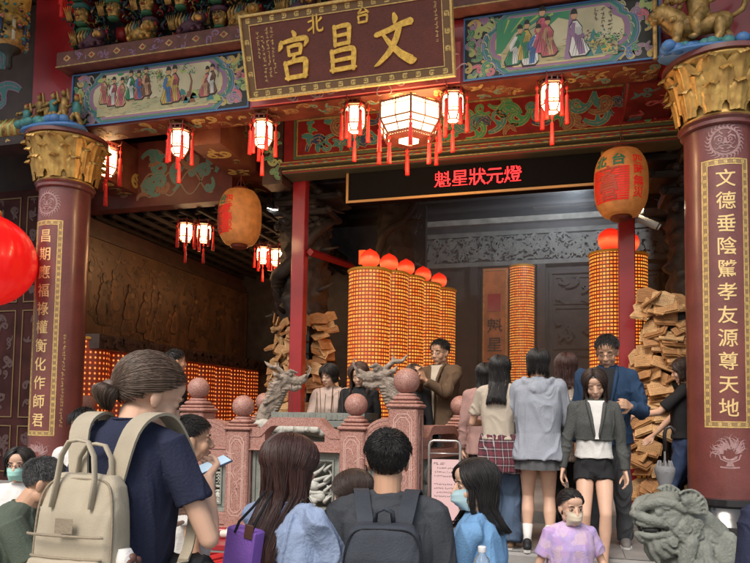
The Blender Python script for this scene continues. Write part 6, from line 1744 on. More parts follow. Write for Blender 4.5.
    if mask:
        g = MB(); x = MB(); V_ = 11; U_ = 17; vs = []
        for i in range(V_):
            t = i/(V_-1); z = -.012-.088*t
            for j in range(U_):
                u = j/(U_-1)*2-1; a_ = u*1.25; bul = .104+.012*math.sin(math.pi*min(1, t*1.1))-.030*max(0, t-.62)/.38-(.004 if i % 3 == 1 else 0)
                yy = .012+(bul-.012)*math.cos(a_)**.75 if abs(a_) < 1.5 else .0; xx = .066*math.sin(a_)*(1-.22*t); vs.append((xx, yy+.002, z+.010*abs(u)*(.5-t)*2))
        x.add(vs, [(i*U_+j, i*U_+j+1, (i+1)*U_+j+1, (i+1)*U_+j) for i in range(V_-1) for j in range(U_-1)])
        for q in (-1, 1): x.tube([(q*.061, .03, -.022), (q*.078, .0, .008), (q*.084, -.016, .0)], .0012, 5); x.tube([(q*.052, .03, -.082), (q*.078, .0, -.03), (q*.084, -.016, -.01)], .0012, 5)
        g.add(x.v, x.f, 0, HMx); g.obj('face_mask', mat('mask_'+mask, {'blue': (.42, .60, .66), 'green': (.32, .58, .52), 'beige': (.62, .52, .40)}[mask], .8, var=.06), root, True)
    if glasses:
        g = MB(); x = MB()
        for q in (-1, 1):
            pts = [(q*.031+.021*math.cos(a_*.449), .094-.010*abs(math.cos(a_*.449))*(1 if (math.cos(a_*.449)*q > 0) else 0), .004+.017*math.sin(a_*.449)) for a_ in range(15)]
            x.tube(pts, .0014, 5); x.tube([(q*.052, .083, .008), (q*.070, .06, .008), (q*.081, -.005, .008)], .0014, 5)
        x.tube([(-.010, .100, .006), (0, .102, .009), (.010, .100, .006)], .0014, 5)
        g.add(x.v, x.f, 0, HMx); g.obj('glasses', mat('glasses_frame', (.02, .018, .018), .4), root)
    return dict(root=root, H=H, TX=TX, tp=tp, arms=arms, HM=HMx, s=s, legs=legs, hip=hip)
def attach(i): return i['root'].matrix_basis
c_navy = cloth('tee_navy', (.022, .026, .055)); c_grey = cloth('tee_charcoal', (.050, .055, .065)); c_green = cloth('tee_green', (.085, .105, .080)); c_white = cloth('shirt_white', (.66, .64, .62))
c_blueknit = cloth('knit_blue', (.27, .34, .50), bs=60, b=.6); c_blue = cloth('shirt_blue', (.15, .30, .52)); c_cream = cloth('tee_cream', (.44, .38, .31)); c_hood = cloth('hoodie_grey', (.29, .31, .36)); c_brown = cloth('jacket_brown', (.105, .066, .040))
c_tweed = cloth('tweed_grey', (.075, .078, .075), v=.5, bs=200); c_tweed.node_tree.nodes['Noise Texture'].inputs['Scale'].default_value = 220
c_navyj = cloth('jacket_navy', (.020, .045, .095)); c_black = cloth('tee_black', (.018, .018, .02)); c_denim = cloth('denim', (.060, .090, .145), v=.3); c_ddenim = cloth('denim_dark', (.03, .05, .11), v=.3)
c_trous = cloth('trousers_grey', (.075, .078, .085)); c_btrous = cloth('trousers_black', (.02, .02, .022)); c_skirt = cloth('skirt_grey', (.085, .085, .09)); c_blush = cloth('blouse_blush', (.48, .36, .31)); c_pink = cloth('blouse_pink', (.36, .22, .20))
def plaid(name, base, l1, l2, sc=16):
    m = bpy.data.materials.new(name); m.use_nodes = True; nt = m.node_tree; N = nt.nodes; L = nt.links; b = N['Principled BSDF']; b.inputs['Roughness'].default_value = .9
    tc = N.new('ShaderNodeTexCoord'); sp = N.new('ShaderNodeSeparateXYZ'); L.new(tc.outputs['Object'], sp.inputs[0])
    def st(sock, w, f=1., o=0.):
        a = N.new('ShaderNodeMath'); a.operation = 'MULTIPLY_ADD'; a.inputs[1].default_value = sc*f; a.inputs[2].default_value = 50+o; L.new(sock, a.inputs[0])
        q = N.new('ShaderNodeMath'); q.operation = 'FRACT'; L.new(a.outputs[0], q.inputs[0]); r = N.new('ShaderNodeMath'); r.operation = 'LESS_THAN'; r.inputs[1].default_value = w; L.new(q.outputs[0], r.inputs[0]); return r.outputs[0]
    ad = N.new('ShaderNodeMath'); ad.operation = 'ADD'; L.new(sp.outputs[0], ad.inputs[0]); L.new(sp.outputs[1], ad.inputs[1])
    def mx(a, bcol, f, k):
        q = N.new('ShaderNodeMix'); q.data_type = 'RGBA'; mu = N.new('ShaderNodeMath'); mu.operation = 'MULTIPLY'; mu.inputs[1].default_value = k; L.new(f, mu.inputs[0]); L.new(mu.outputs[0], q.inputs[0])
        if hasattr(a, 'default_value') and not isinstance(a, tuple): L.new(a, q.inputs[6])
        else: q.inputs[6].default_value = (*a, 1)
        q.inputs[7].default_value = (*bcol, 1); return q.outputs[2]
    o = mx(base, l1, st(sp.outputs[2], .42), .55); o = mx(o, l1, st(ad.outputs[0], .42), .55); o = mx(o, l2, st(sp.outputs[2], .07, 1, .3), .75); o = mx(o, l2, st(ad.outputs[0], .07, 1, .3), .75)
    L.new(o, b.inputs['Base Color']); return m
c_plaid = plaid('plaid_wine', (.035, .022, .03), (.16, .03, .045), (.5, .42, .42)); c_bplaid = plaid('plaid_beige', (.50, .42, .34), (.30, .22, .18), (.20, .14, .12), 12)
c_lilac = mat('tie_dye_lilac', (.52, .38, .62), .85, var=.3, vscale=14, col2=(.38, .26, .52), bump=.3, bscale=120, speck=(26, ((.55, .35, .62), (.62, .48, .60), (.42, .34, .62), (.65, .50, .45)), .45))
PPL = {}
# ---- the queue in the courtyard
PPL['w1'] = person('tall woman with a low brown ponytail in a navy tee, looking at her phone', 150, 397, 2.20, .24, 15, skn=0, lean=3, nk=.030, hy=38, hp=24, hs=1.04, hair=('pony', 'ash', .075), hvol=1.06,
    top=dict(m=c_navy, hem=.50, loose=1.07, sleeve='short', slen=.60, fold=.0055), bottom=dict(kind='trousers', m=c_btrous), rh=(.085, .14, .735), lh=(-.05, .17, .66), rpole=(.5, -.3, -1), rcurl=.75, rdir=(-.25, 1, .25), rpn=(-.8, .0, .6), eyes='down', width=.85)
PPL['green'] = person('man with short greying hair in a moss green tee, bending over the table', 44, 484, 3.15, 0, 72, 'm', 1, lean=24, hp=22, hair=('short', 'grey', .026), top=dict(m=c_green, hem=.49, loose=1.12, sleeve='short'), bottom=dict(kind='trousers', m=c_trous), rh=(.12, .30, .52), lh=(-.12, .32, .52), eyes='down', width=1.08)
PPL['mask1'] = person('woman with glasses and a green face mask in a white shirt facing the courtyard', 19, 466, 4.3, 0, 172, 'f', 0, hair=('bob', 'black', .02), top=dict(m=c_white, sleeve='short', loose=1.08, hem=.5), bottom=dict(kind='trousers', m=c_trous), mask='green', glasses=True)
PPL['mask2'] = person('dark haired man in a green face mask looking down behind the ponytail woman', 84, 427, 4.7, 0, 186, 'm', 0, hp=14, lean=4, hair=('short', 'black', .034), top=dict(m=c_white, sleeve='long', loose=1.08, hem=.5), bottom=dict(kind='trousers', m=c_trous), mask='green', eyes='down', fringe=True)
PPL['prof'] = person('black haired man in a white tee in profile beside the ponytail woman', 192, 441, 3.5, 0, 62, 'm', 1, hy=8, hair=('short', 'black', .030), top=dict(m=c_white, sleeve='short', loose=1.05, hem=.5), bottom=dict(kind='trousers', m=c_btrous), eyes='open')
PPL['blue1'] = person('woman with very long reddish brown hair in a blue knit cardigan carrying a purple tote', 291, 468, 2.62, 0, 38, 'f', 0, hy=14, hp=8, hair=('long', 'reddish', .40, .02), hvol=1.04, top=dict(m=c_blueknit, hem=.42, loose=1.08, sleeve='long', fold=.009), bottom=dict(kind='trousers', m=c_btrous),
    rh=(.12, .22, .585), lh=(-.02, .24, .57), rdir=(-.3, 1, -.2), rpn=(-.7, 0, -.4), eyes='down')
PPL['pack'] = person('black haired man in a charcoal tee with a dark backpack, seen from behind', 388, 462, 2.72, 0, 4, 'm', 1, hair=('short', 'black', .045), hvol=1.05, top=dict(m=c_grey, hem=.48, loose=1.14, sleeve='short', slen=.80, fold=.006), bottom=dict(kind='trousers', m=c_btrous), width=1.02)
PPL['hid'] = person('woman in navy hidden behind the backpack man, reaching over to the cardigan woman', 352, 494, 3.3, 0, -75, 'f', 0, lean=14, hp=14, hair=('bob', 'brown', .10), top=dict(m=c_navy, sleeve='long', slen=.55, hem=.5, loose=1.05), bottom=dict(kind='trousers', m=c_btrous), rh=(.10, .30, .62), lh=(-.06, .32, .60), eyes='down')
PPL['blue2'] = person('long black haired young woman in a blue shirt and pale face mask, looking sideways', 474, 486, 2.95, 0, -66, 'f', 0, hy=-34, hp=4, hair=('long', 'black', .21, -.1), top=dict(m=c_blue, hem=.44, loose=1.08, sleeve='long', fold=.006), bottom=dict(kind='trousers', m=c_btrous), mask='blue', eyes='open', lh=(-.10, .16, .50), rh=(.10, .12, .46))
PPL['child'] = person('small girl in a lilac tie dye tee and beige face mask walking down', 571, 508, 4.0, .34, 172, 'f', 0, hp=6, hs=1.22, Hfix=1.20, hair=('pony', 'black', .10), hvol=1.0, top=dict(m=c_lilac, hem=.47, loose=1.22, sleeve='short', slen=.7, fold=.006), bottom=dict(kind='shorts', m=c_lilac, len=.5), legs_bare=True,
    mask='beige', rh=(.13, .06, .52), lh=(-.15, .13, .60), lcurl=.25, shoe='white')
PPL['edge'] = person('woman with long brown hair in navy, cut off by the edge beside the stone lion', 781, 470, 3.0, 0, -8, 'f', 0, hair=('long', 'chestnut', .34), top=dict(m=c_navy, sleeve='short', slen=.9, hem=.49, loose=1.05), bottom=dict(kind='trousers', m=c_ddenim))
# ---- behind the balustrade
PPL['read'] = person('black haired woman with glasses in a blush blouse looking down at the burner', 329, 376, 6.85, FL, 200, 'f', 0, lean=12, hp=16, hy=12, hair=('bob', 'black', .06), top=dict(m=c_blush, sleeve='long', loose=1.15, hem=.5), bottom=dict(kind='trousers', m=c_btrous), glasses=True, eyes='down', rh=(.08, .24, .60), lh=(-.08, .24, .60), fringe=True)
PPL['curly'] = person('woman with full brown shoulder length hair looking down beside the dragon head', 359, 376, 6.7, FL, 186, 'f', 0, lean=6, hp=16, ht=4, hair=('long', 'chestnut', .19, .25), hvol=1.2, top=dict(m=c_black, sleeve='long', loose=1.05, hem=.5, slen=.9), bottom=dict(kind='trousers', m=c_btrous), eyes='down')
PPL['backh'] = person('brown haired woman turned away between the dragon head and the praying man', 414, 375, 7.1, FH, 20, 'f', 0, hair=('bob', 'brown', .10), top=dict(m=c_black, sleeve='long', hem=.5), bottom=dict(kind='trousers', m=c_btrous))
PPL['pray'] = person('praying man with glasses in a brown jacket and dark bag strap by the tallest post', 440, 353, 7.15, FH, 216, 'm', 1, hs=1.12, hp=8, hy=4, hair=('short', 'black', .030), top=dict(m=c_brown, sleeve='long', loose=1.08, hem=.46, collar=True, fold=.010, name='jacket', inner=c_cream), bottom=dict(kind='trousers', m=c_btrous), glasses=True, eyes='down',
    rpole=(.5, -.2, -1), lpole=(-.5, -.2, -1), rh=(.022, .21, .745), lh=(-.018, .215, .745), rdir=(-.25, .5, 1), ldir=(.2, .5, 1), rpn=(-1, .1, 0), lpn=(1, .1, 0), rcurl=.35, lcurl=.35)
PPL['far'] = person('dark haired worshipper half hidden behind the ponytail woman, near the votive towers', 176, 362, 6.9, FL, 60, 'm', 1, hair=('short', 'black', .035), top=dict(m=c_black, sleeve='long', hem=.5), bottom=dict(kind='trousers', m=c_btrous))
# ---- on the platform at the steps
PPL['plaid'] = person('long black haired woman in a cream tee with a plaid shirt tied round wide jeans', 500, 370, 5.55, FL, 22, 'f', 0, hair=('long', 'black', .30), hp=6, top=dict(m=c_cream, hem=.56, loose=1.02, sleeve='short', slen=.7), bottom=dict(kind='wide', m=c_denim), rh=(.09, .18, .62), lh=(-.10, .18, .64), shoe='brown', feet=((.06, 0), (-.055, .03)))
PPL['hood'] = person('long haired girl in a pale grey hoodie, pleated skirt and white socks', 538, 364, 5.4, FL, 14, 'f', 0, hair=('long', 'black', .11), hp=8, top=dict(m=c_hood, hem=.455, loose=1.24, sleeve='long', hood=True, fold=.008, name='hoodie'), bottom=dict(kind='skirt', m=c_skirt, hem=.405), legs_bare=True, sock='white', rh=(.12, .16, .56), lh=(-.11, .17, .56), feet=((.062, 0), (-.05, .02)))
PPL['bplaid'] = person('woman with wavy reddish hair in a beige plaid shirt beside the hoodie girl', 566, 368, 6.0, FL, 16, 'f', 0, hair=('long', 'reddish', .20), hvol=1.08, hp=8, top=dict(m=c_bplaid, sleeve='long', hem=.42, loose=1.15), bottom=dict(kind='trousers', m=c_btrous))
PPL['navym'] = person('tall man with glasses in a navy jacket leaning over the tweed jacket woman', 607, 352, 5.62, FL, 196, 'm', 1, lean=7, hp=24, hy=10, hair=('short', 'black', .032), top=dict(m=c_navyj, sleeve='long', hem=.49, loose=1.1, collar=True, fold=.009, name='jacket', inner=c_black, under=dict(m=c_black, hem=.52)), bottom=dict(kind='trousers', m=c_trous), glasses=True, eyes='down', width=1.02, hs=1.07,
    rh=(.14, .06, .47), lh=(-.09, .175, .66), lpole=(-.5, -.4, -1), shoe='grey', feet=((.07, .0), (-.08, .0)))
PPL['tweed'] = person('woman in a cropped grey tweed jacket, white top and black shorts stepping down', 595, 385, 5.2, FL-.08, 190, 'f', 0, lean=4, hp=24, hy=6, hs=1.06, ht=6, hair=('long', 'brown', .15, .1), hvol=1.04, top=dict(m=c_tweed, sleeve='long', hem=.645, loose=1.06, collar=True, fold=.006, name='jacket', inner=c_white, under=dict(m=c_white, hem=.555)), bottom=dict(kind='shorts', m=c_btrous, len=.30), legs_bare=True, eyes='down',
    feet=((.07, .06, .0), (-.035, .10, .0)), shoe='white', rh=(.16, .03, .475), lh=(-.15, .03, .46))
PPL['rack'] = person('woman with wavy dark hair in a black tee reaching towards the prayer plaques', 683, 371, 6.25, FL, -58, 'f', 0, hp=12, hair=('long', 'brown', .12), top=dict(m=c_black, sleeve='short', slen=.8, loose=1.05, hem=.54), bottom=dict(kind='jeans', m=c_ddenim), rh=(.10, .20, .54), lh=(-.08, .27, .66), shoe='black')
PPL['pinkb'] = person('long haired woman in a pink blouse mostly hidden behind the cream tee woman', 485, 376, 6.2, FL, 10, 'f', 0, hair=('long', 'black', .22), top=dict(m=c_pink, sleeve='long', loose=1.1, hem=.46), bottom=dict(kind='trousers', m=c_btrous))

# plaid shirt tied round the waist
I = PPL['plaid']; H = I['H']; g = MB()
g.loft([((0, -.002*H, .395*H), .112*H, .088*H), ((0, -.004*H, .45*H), .112*H, .090*H), ((0, 0, .55*H), .100*H, .080*H), ((0, 0, .585*H), .092*H, .074*H)], 30)
g.chain([(.03*H, .085*H, .57*H), (-.03*H, .09*H, .565*H)], [.03, .03], 8); g.chain([(.02*H, .09*H, .56*H), (.04*H, .10*H, .48*H), (.045*H, .09*H, .40*H)], [.03, .035, .03], 8); g.chain([(-.02*H, .09*H, .56*H), (-.04*H, .10*H, .48*H), (-.04*H, .09*H, .42*H)], [.03, .035, .03], 8)
blob(g, .007, 'tied_shirt', [c_plaid], I['root'], sm=3, disp=folds(.010, 77, 1.2, 1.6))
# ---------------------------------------------------------------- things people carry
def backpack(I, label, m, m2, w=.30, h=.42, dp=.15, z1=.80, yb=-.085, handles=True, style=0, name='backpack', tl=0):
    H, TX = I['H'], I['TX']; root = empty(name, label, 'backpack'); root.matrix_basis = I['root'].matrix_basis
    root.location = I['root'].location; root.rotation_euler = I['root'].rotation_euler
    yc = yb*H-dp/2-.01; zt = z1*H; zb = zt-h
    TXt = TX @ Matrix.Translation((0, 0, 0)) @ Matrix.Rotation(R(tl), 4, 'Y')
    g = MB(); x = MB()
    x.loft([((0, yc, zb), w*.44, dp*.42), ((0, yc, zb+.02), w*.50, dp*.50), ((0, yc, zb+h*.35), w*.51, dp*.53), ((0, yc, zb+h*.75), w*.48, dp*.47), ((0, yc+.01, zt-.03), w*.43, dp*.38), ((0, yc+.015, zt), w*.34, dp*.26)], 32, e=4)
    g.add(x.v, x.f, 0, TXt)
    blob(g, .006, 'bag_body', [m], root, sm=4, disp=folds(.0022, 5, .9))
    g = MB(); x = MB(); yp = yc-dp*.5
    x.loft([((0, yp-.005, zb+.02), w*.40, .030), ((0, yp-.012, zb+.05), w*.43, .040), ((0, yp-.012, zb+h*.36), w*.43, .042), ((0, yp-.002, zb+h*.47), w*.41, .030)], 28, e=5); g.add(x.v, x.f, 0, TXt)
    o = blob(g, .005, 'front_pocket', [m], root, sm=3, disp=folds(.002, 8, .9))
    g = MB()
    def rt(x): x2 = x; g.add(x2.v, x2.f, 0, TXt)
    x = MB(); n = 18
    for zz, ww, yy in ((zb+h*.47+.004, .44, yp+.012), (zb+h*.62, .47, yc-dp*.48)):
        x.tube([(w*ww*math.sin(-1.35+2.7*i/n), yy-.035*math.cos(-1.35+2.7*i/n)**.5+.0, zz-(.0 if style == 0 else .03*math.sin(3.14*i/n))) for i in range(n+1)], .004, 6)
    rt(x); g.obj('zip_seam', m2, root)
    g = MB(); x = MB()      # piping round the bag and the pocket
    for yy, ww, z0_, z1_ in ((yc-dp*.36, w*.475, zb+.03, zt-.012), (yp-.030, w*.40, zb+.05, zb+h*.44)):
        pts = []
        for i in range(25):
            t = i/24*math.pi; pts.append((ww*math.copysign(abs(math.cos(t))**.35, math.cos(t)), yy+.02*math.sin(t)**4, z0_+(z1_-z0_)*(abs(math.sin(t))**.35)))
        x.tube(pts, .0032, 6)
    g.add(x.v, x.f, 0, TXt); g.obj('piping', m2, root, True)
    g = MB(); x = MB()
    if handles:
        for yy, hh in ((yc-.045, .095), (yc+.03, .085)):
            pts = [(-.062, yy-.012, zt-.09), (-.060, yy, zt-.01), (-.052, yy, zt+hh*.55), (-.03, yy, zt+hh*.95), (0, yy, zt+hh), (.03, yy, zt+hh*.95), (.052, yy, zt+hh*.55), (.060, yy, zt-.01), (.062, yy-.012, zt-.09)]
            x.tube(pts, .011, 8, flat=.5)
    else: x.tube([(-.035, yc+.04, zt-.01), (-.03, yc+.02, zt+.04), (0, yc+.015, zt+.055), (.03, yc+.02, zt+.04), (.035, yc+.04, zt-.01)], .009, 8)
    rt(x); g.obj('carry_handle', m, root, True)
    for sd in (-1, 1):
        x = MB(); xs = sd*.072*H; ys = .086*H
        pts = [(sd*w*.22, yc+dp*.42, zt-.03), (sd*.05*H, -.070*H, .822*H), (sd*.058*H, -.03*H, .852*H), (xs*.9, .015*H, .848*H), (xs, .055*H, .80*H), (xs*1.03, ys, .74*H), (sd*.090*H, .07*H, .665*H), (sd*.108*H, .0, .60*H), (sd*w*.44, yc+dp*.35, zb+.06)]
        P2 = []
        for i in range(len(pts)-1):
            for q in range(5):
                t = q/5; p0 = Vector(pts[max(0, i-1)]); p1 = Vector(pts[i]); p2 = Vector(pts[i+1]); p3 = Vector(pts[min(len(pts)-1, i+2)])
                P2.append(.5*((2*p1)+(-p0+p2)*t+(2*p0-5*p1+4*p2-p3)*t*t+(-p0+3*p1-3*p2+p3)*t**3))
        P2.append(Vector(pts[-1])); n = len(P2); vs = []
        for i, p in enumerate(P2):
            T_ = (P2[min(n-1, i+1)]-P2[max(0, i-1)]).normalized(); out = Vector((0, p.y, p.z-.74*H)).normalized() if i < n*.85 else Vector((sd, 0, 0)); L_ = T_.cross(out).normalized(); wd = .030 if i < n*.62 else .016
            nn = L_.cross(T_).normalized()
            for a, b in ((-1, -.35), (1, -.35), (1, .35), (-1, .35)): vs.append(p+L_*wd*a+nn*.013*b*(-1)+out*.006)
        x.add(vs, [(i*4+k, i*4+(k+1) % 4, (i+1)*4+(k+1) % 4, (i+1)*4+k) for i in range(n-1) for k in range(4)])
        g = MB(); g.add(x.v, x.f, 0, TX); g.obj('strap', m, root, 'auto')
    return root, TXt, yp, zb, zt, yc
m_bag = cloth('canvas_beige', (.40, .345, .26), v=.10, bs=260, b=.18); m_bag2 = cloth('canvas_dark', (.27, .22, .16))
m_nb = cloth('nylon_slate', (.038, .044, .058), v=.2, bs=140, rough=.7); m_nb2 = cloth('nylon_zip', (.015, .016, .02))
root, tx, yp, zb, zt, yc = backpack(PPL['w1'], 'beige canvas backpack with twin loop handles on the ponytail woman', m_bag, m_bag2, .26, .42, .115, z1=.755, yb=-.072)
g = MB(); x = MB(); x.box((-.028, yp-.043+.02, zt-.155), (.028, yp-.022, zt-.115), bv=.003); g.add(x.v, x.f, 0, tx); g.obj('label_patch', m_bag2, root)
g = MB(); x = MB(); x.loft([((.135, yc, zb+.03), .030, .05), ((.140, yc, zb+.10), .036, .055), ((.136, yc, zb+.17), .032, .050)], 16); g.add(x.v, x.f, 0, tx); o = blob(g, .006, 'side_pocket', [m_bag], root, sm=2, disp=folds(.006, 3))
g = MB(); x = MB(); x.loft([((.142, yc, zb+.13), .022, .03), ((.142, yc, zb+.20), .024, .03), ((.136, yc, zb+.225), .014, .02)], 14, 0); 
for k in range(7): x.ell((.158+.004*(k % 2), yc-.03+.01*k, zb+.165+.012*(k % 4)), (.012, .014, .014), n=7, m=5, mi=1)
q = MB(); q.v = x.v; g.add(x.v, x.f, 0, tx); g.m = list(x.m); g.obj('folded_packet', [c_white, mat('packet_brown', (.12, .05, .04), .6)], o, True)
backpack(PPL['pack'], 'dark slate backpack worn by the man in the charcoal tee', m_nb, m_nb2, .30, .45, .16, z1=.80, handles=False, style=1)
# phone in the ponytail woman's hand
a, e, w_ = PPL['w1']['arms'][0]; M_ = PPL['w1']['root']; mw = Matrix.Translation(M_.location) @ Matrix.Rotation(M_.rotation_euler.z, 4, 'Z')
pc = mw @ (w_+Vector((-.035, .085, .035)))
t = empty('phone', 'dark phone with a pale lit screen held by the ponytail woman', 'phone', pc); t.rotation_euler = (R(-68), R(14), R(16-50)); t.scale = (.92, .92, .92)
g = MB(); g.box((-.036, -.004, -.075), (.036, .004, .075), bv=.003); g.obj('case', mat('phone_case', (.03, .05, .10), .35), t)
g = MB(); g.add([(-.033, -.0048, -.071), (.033, -.0048, -.071), (.033, -.0048, .071), (-.033, -.0048, .071)], [(0, 1, 2, 3)]); g.obj('screen', mat('phone_screen', (.3, .38, .45), .15, emit=(.55, .72, .85), estr=.45), t)
# bag hanging from the ponytail woman's arm
v0 = P(182, 566, d=2.1)
t = empty('black_shoulder_bag', 'black bag with pale flowers hanging at the side of the ponytail woman', 'bag', v0)
g = MB(); g.loft([((0, 0, -.2), .10, .05), ((0, 0, -.17), .12, .06), ((0, 0, .0), .11, .055), ((0, 0, .03), .09, .03)], 20, e=3.5); blob(g, .006, 'bag_body', [m_nb2], t, disp=folds(.008, 3))
g = MB()
for k in range(5): g.ell((-.08+.012*k, -.055, .0-.006*(k % 3)), (.012, .004, .006), n=7, m=5)
g.obj('flower_print', p_lime, t)
# purple tote
v0 = P(243, 549, d=2.42)
t = empty('purple_tote', 'bright purple tote bag hanging beside the cardigan woman', 'tote bag', v0, R(-6)); t.rotation_euler = (0, R(8), R(-8))
g = MB(); g.box((-.058, -.035, -.22), (.062, .035, .075), taper=0, bv=.006); 
o = g.obj('bag_body', cloth('tote_purple', (.26, .12, .50), rough=.6), t)
g = MB(); g.tube([(-.02, -.036, .06), (-.012, -.03, .10), (.03, -.02, .16), (.06, .0, .22)], .005, 6); g.tube([(.045, -.036, .06), (.05, -.02, .11), (.06, .0, .16), (.075, .02, .22)], .005, 6); g.obj('strap', m_nb2, t)
g = MB(); g.box((.02, -.040, .05), (.055, -.034, .10), bv=.002); g.obj('leather_tab', mat('leather', (.10, .04, .03), .5), t)
# folded umbrella held by the woman at the plaques
v0 = P(665, 478, d=5.1)
t = empty('folded_umbrella', 'folded grey umbrella with a black handle standing between the plaque woman and the stone lion', 'umbrella', v0)
g = MB(); g.lathe([(.012, -.30), (.03, -.2), (.045, -.05), (.07, .03), (.075, .07), (.06, .09)], 16)
for k in range(8): a_ = k*.785; g.cap((.055*math.cos(a_), .055*math.sin(a_), .05), (.045*math.cos(a_), .045*math.sin(a_), .125), .02, .006, 7)
g.obj('canopy', cloth('umbrella_grey', (.19, .19, .20), rough=.6), t, True)
g = MB(); g.tube([(0, 0, -.42), (0, 0, .24)], .008, 8); g.obj('shaft', mat('steel', (.4, .4, .4), .3, metal=.8), t)
g = MB(); g.tube([(0, 0, .2), (0, 0, .33), (.01, 0, .37), (.04, 0, .385), (.065, 0, .36), (.07, 0, .33)], .014, 8); g.obj('handle', m_black, t, True)
# ---------------------------------------------------------------- notice on its steel stand
v0 = P(444, 520, d=4.75); v1 = P(444, 441, d=4.75); hgt = v1.z
t = empty('notice_stand', 'pink notice sheet clipped in a slim steel floor stand', 'sign stand', (v0.x, v0.y, 0), R(8))
ms = mat('brushed_steel', (.45, .44, .42), .35, metal=.8)
hw = .108; z1 = hgt; z0 = v0.z+.0
g = MB(); c = .03
g.tube([(-hw, 0, z0-.02), (-hw, 0, z1-c), (-hw+c*.3, 0, z1-c*.3), (-hw+c, 0, z1), (hw-c, 0, z1), (hw-c*.3, 0, z1-c*.3), (hw, 0, z1-c), (hw, 0, z0-.02), (-hw, 0, z0-.02)], .009, 8); g.tube([(-hw, 0, z1-.09), (hw, 0, z1-.09)], .006, 6); g.tube([(0, 0, 0), (0, 0, z0-.02)], .014, 10); g.lathe([(.16, 0), (.16, .015), (.03, .03)], 24)
g.obj('stand', ms, t, True)
g = MB(); f = lambda u, v, d: (u, -.01-d, v)
g.prism(rect(-hw+.02, z0, hw-.008, z1-.13), -.004, 0, f, back=True)
o = g.obj('sheet', mat('pink_paper', (.66, .46, .46), .7), t)
g = MB(); r = random.Random(5); inkmarks(g, -.07, z1-.16, .018, 4, f, .001, 0, r, True)
for k in range(11):
    if k in (3, 8): continue
    inkmarks(g, -.065+(.02 if k % 3 == 0 else 0), z1-.19-k*.028, .0125, r.choice((9, 10, 11)) if k < 9 else 4, f, .001, 0, r, True)
g.obj('print', mat('print_ink', (.08, .06, .06), .7), o)
# ---------------------------------------------------------------- offering table
v0 = P(200, 552, d=4.3)
TY = 4.35; TZ = .86
t = empty('offering_table', 'long low offering table under a red cloth before the balustrade', 'table', (-2.0, TY, 0))
g = MB(); g.box((-1.5, -.28, TZ-.04), (1.5, .28, TZ), bv=.005); g.obj('table_top', m_red, t)
for x in (-1.4, 1.4):
    for y in (-.22, .22): g = MB(); g.box((x-.03, y-.03, 0), (x+.03, y+.03, TZ-.042)); g.obj('leg', m_reddk, t)
g = MB(); g.prism([(-1.5+3*i/60, TZ-.05) for i in range(61)]+[(1.5-3*i/60, TZ-.42-.01*(i % 2)) for i in range(61)], .285, .295, lambda u, v, d: (u, -d-.006*math.sin(u*40), v), back=True); g.obj('cloth_skirt', cloth('red_cloth', (.42, .02, .02)), t)
r = random.Random(3)
mo = mat('orange_peel', (.75, .25, .03), .5, bump=.2); my = mat('yellow_paper', (.72, .50, .06), .6); mpk = mat('flower_magenta', (.62, .05, .30), .6); mwp = mat('wrapped_white', (.62, .58, .5), .5)
def on_table(px, py): v = P(px, py, Z=TZ+.05); return v.x, min(TY+.24, max(TY-.24, v.y))
for k, px in enumerate((206, 218, 229, 236)):
    x, y = P(px, 552, Y=TY-.05+.07*(k % 2)).x, TY-.05+.07*(k % 2)
    if k == 0:
        t = empty('flower_sprig', 'magenta flower sprig lying at the end of the offering table', 'flower', (x, y, TZ)); g = MB()
        for q in range(6): a_ = q*1.047; g.ell((.02*math.cos(a_), .02*math.sin(a_), .055), (.018, .018, .01), n=8, m=6)
        g.obj('blossom', mpk, t, True); g = MB(); g.tube([(0, 0, 0), (0, 0, .05)], .004, 5); g.obj('stem', p_green, t)
    elif k < 3:
        t = empty('wrapped_offering', ('', 'red wrapped offering roll with pale ends beside the magenta flower', 'cream wrapped offering packet between the red roll and the yellow one')[k], 'offering', (x, y, TZ), R(10*k)); g = MB(); g.tube([(-.055, 0, .03), (.055, 0, .03)], .028, 14, 0); g.obj('wrapper', (m_red, mwp)[k-1], t, 'auto'); g = MB(); g.tube([(-.064, 0, .03), (-.056, 0, .03)], .02, 12); g.tube([(.056, 0, .03), (.064, 0, .03)], .02, 12); g.obj('end_twist', mwp, t)
    else: g = MB(); g.loft([((0, 0, 0), .05, .03), ((0, 0, .02), .05, .03), ((0, 0, .05), .03, .02)], 14); tag(g.obj('sweet_packet', my, None, 'auto', loc=(x, y, TZ)), 'small yellow sweet packet near the purple tote', 'packet')
for k, (px, py, dd) in enumerate(((351, 548, 0), (362, 552, 1), (372, 556, 2), (356, 560, 0), (368, 563, 2))):
    x = P(px, py, Y=TY).x; y = TY-.15+.08*(k % 3)
    g = MB()
    if dd == 0: g.loft([((0, 0, 0), .05, .04), ((0, 0, .09), .04, .035), ((0, 0, .13), .008, .008)], 16); tag(g.obj('joss_paper_cone', my if k else mo, None, 'auto', loc=(x, y, TZ)), ('orange pointed offering cone by the backpack man', '', '', 'yellow pointed offering cone by the backpack man')[k], 'offering')
    else: g.ell((0, 0, .038), .038, n=16, m=12); g.ell((0, 0, .076), (.006, .006, .004), n=6, m=5); tag(g.obj('orange', mo, None, True, loc=(x, y, TZ)), 'orange on the offering table beside the backpack man', 'orange', 'oranges on the offering table')
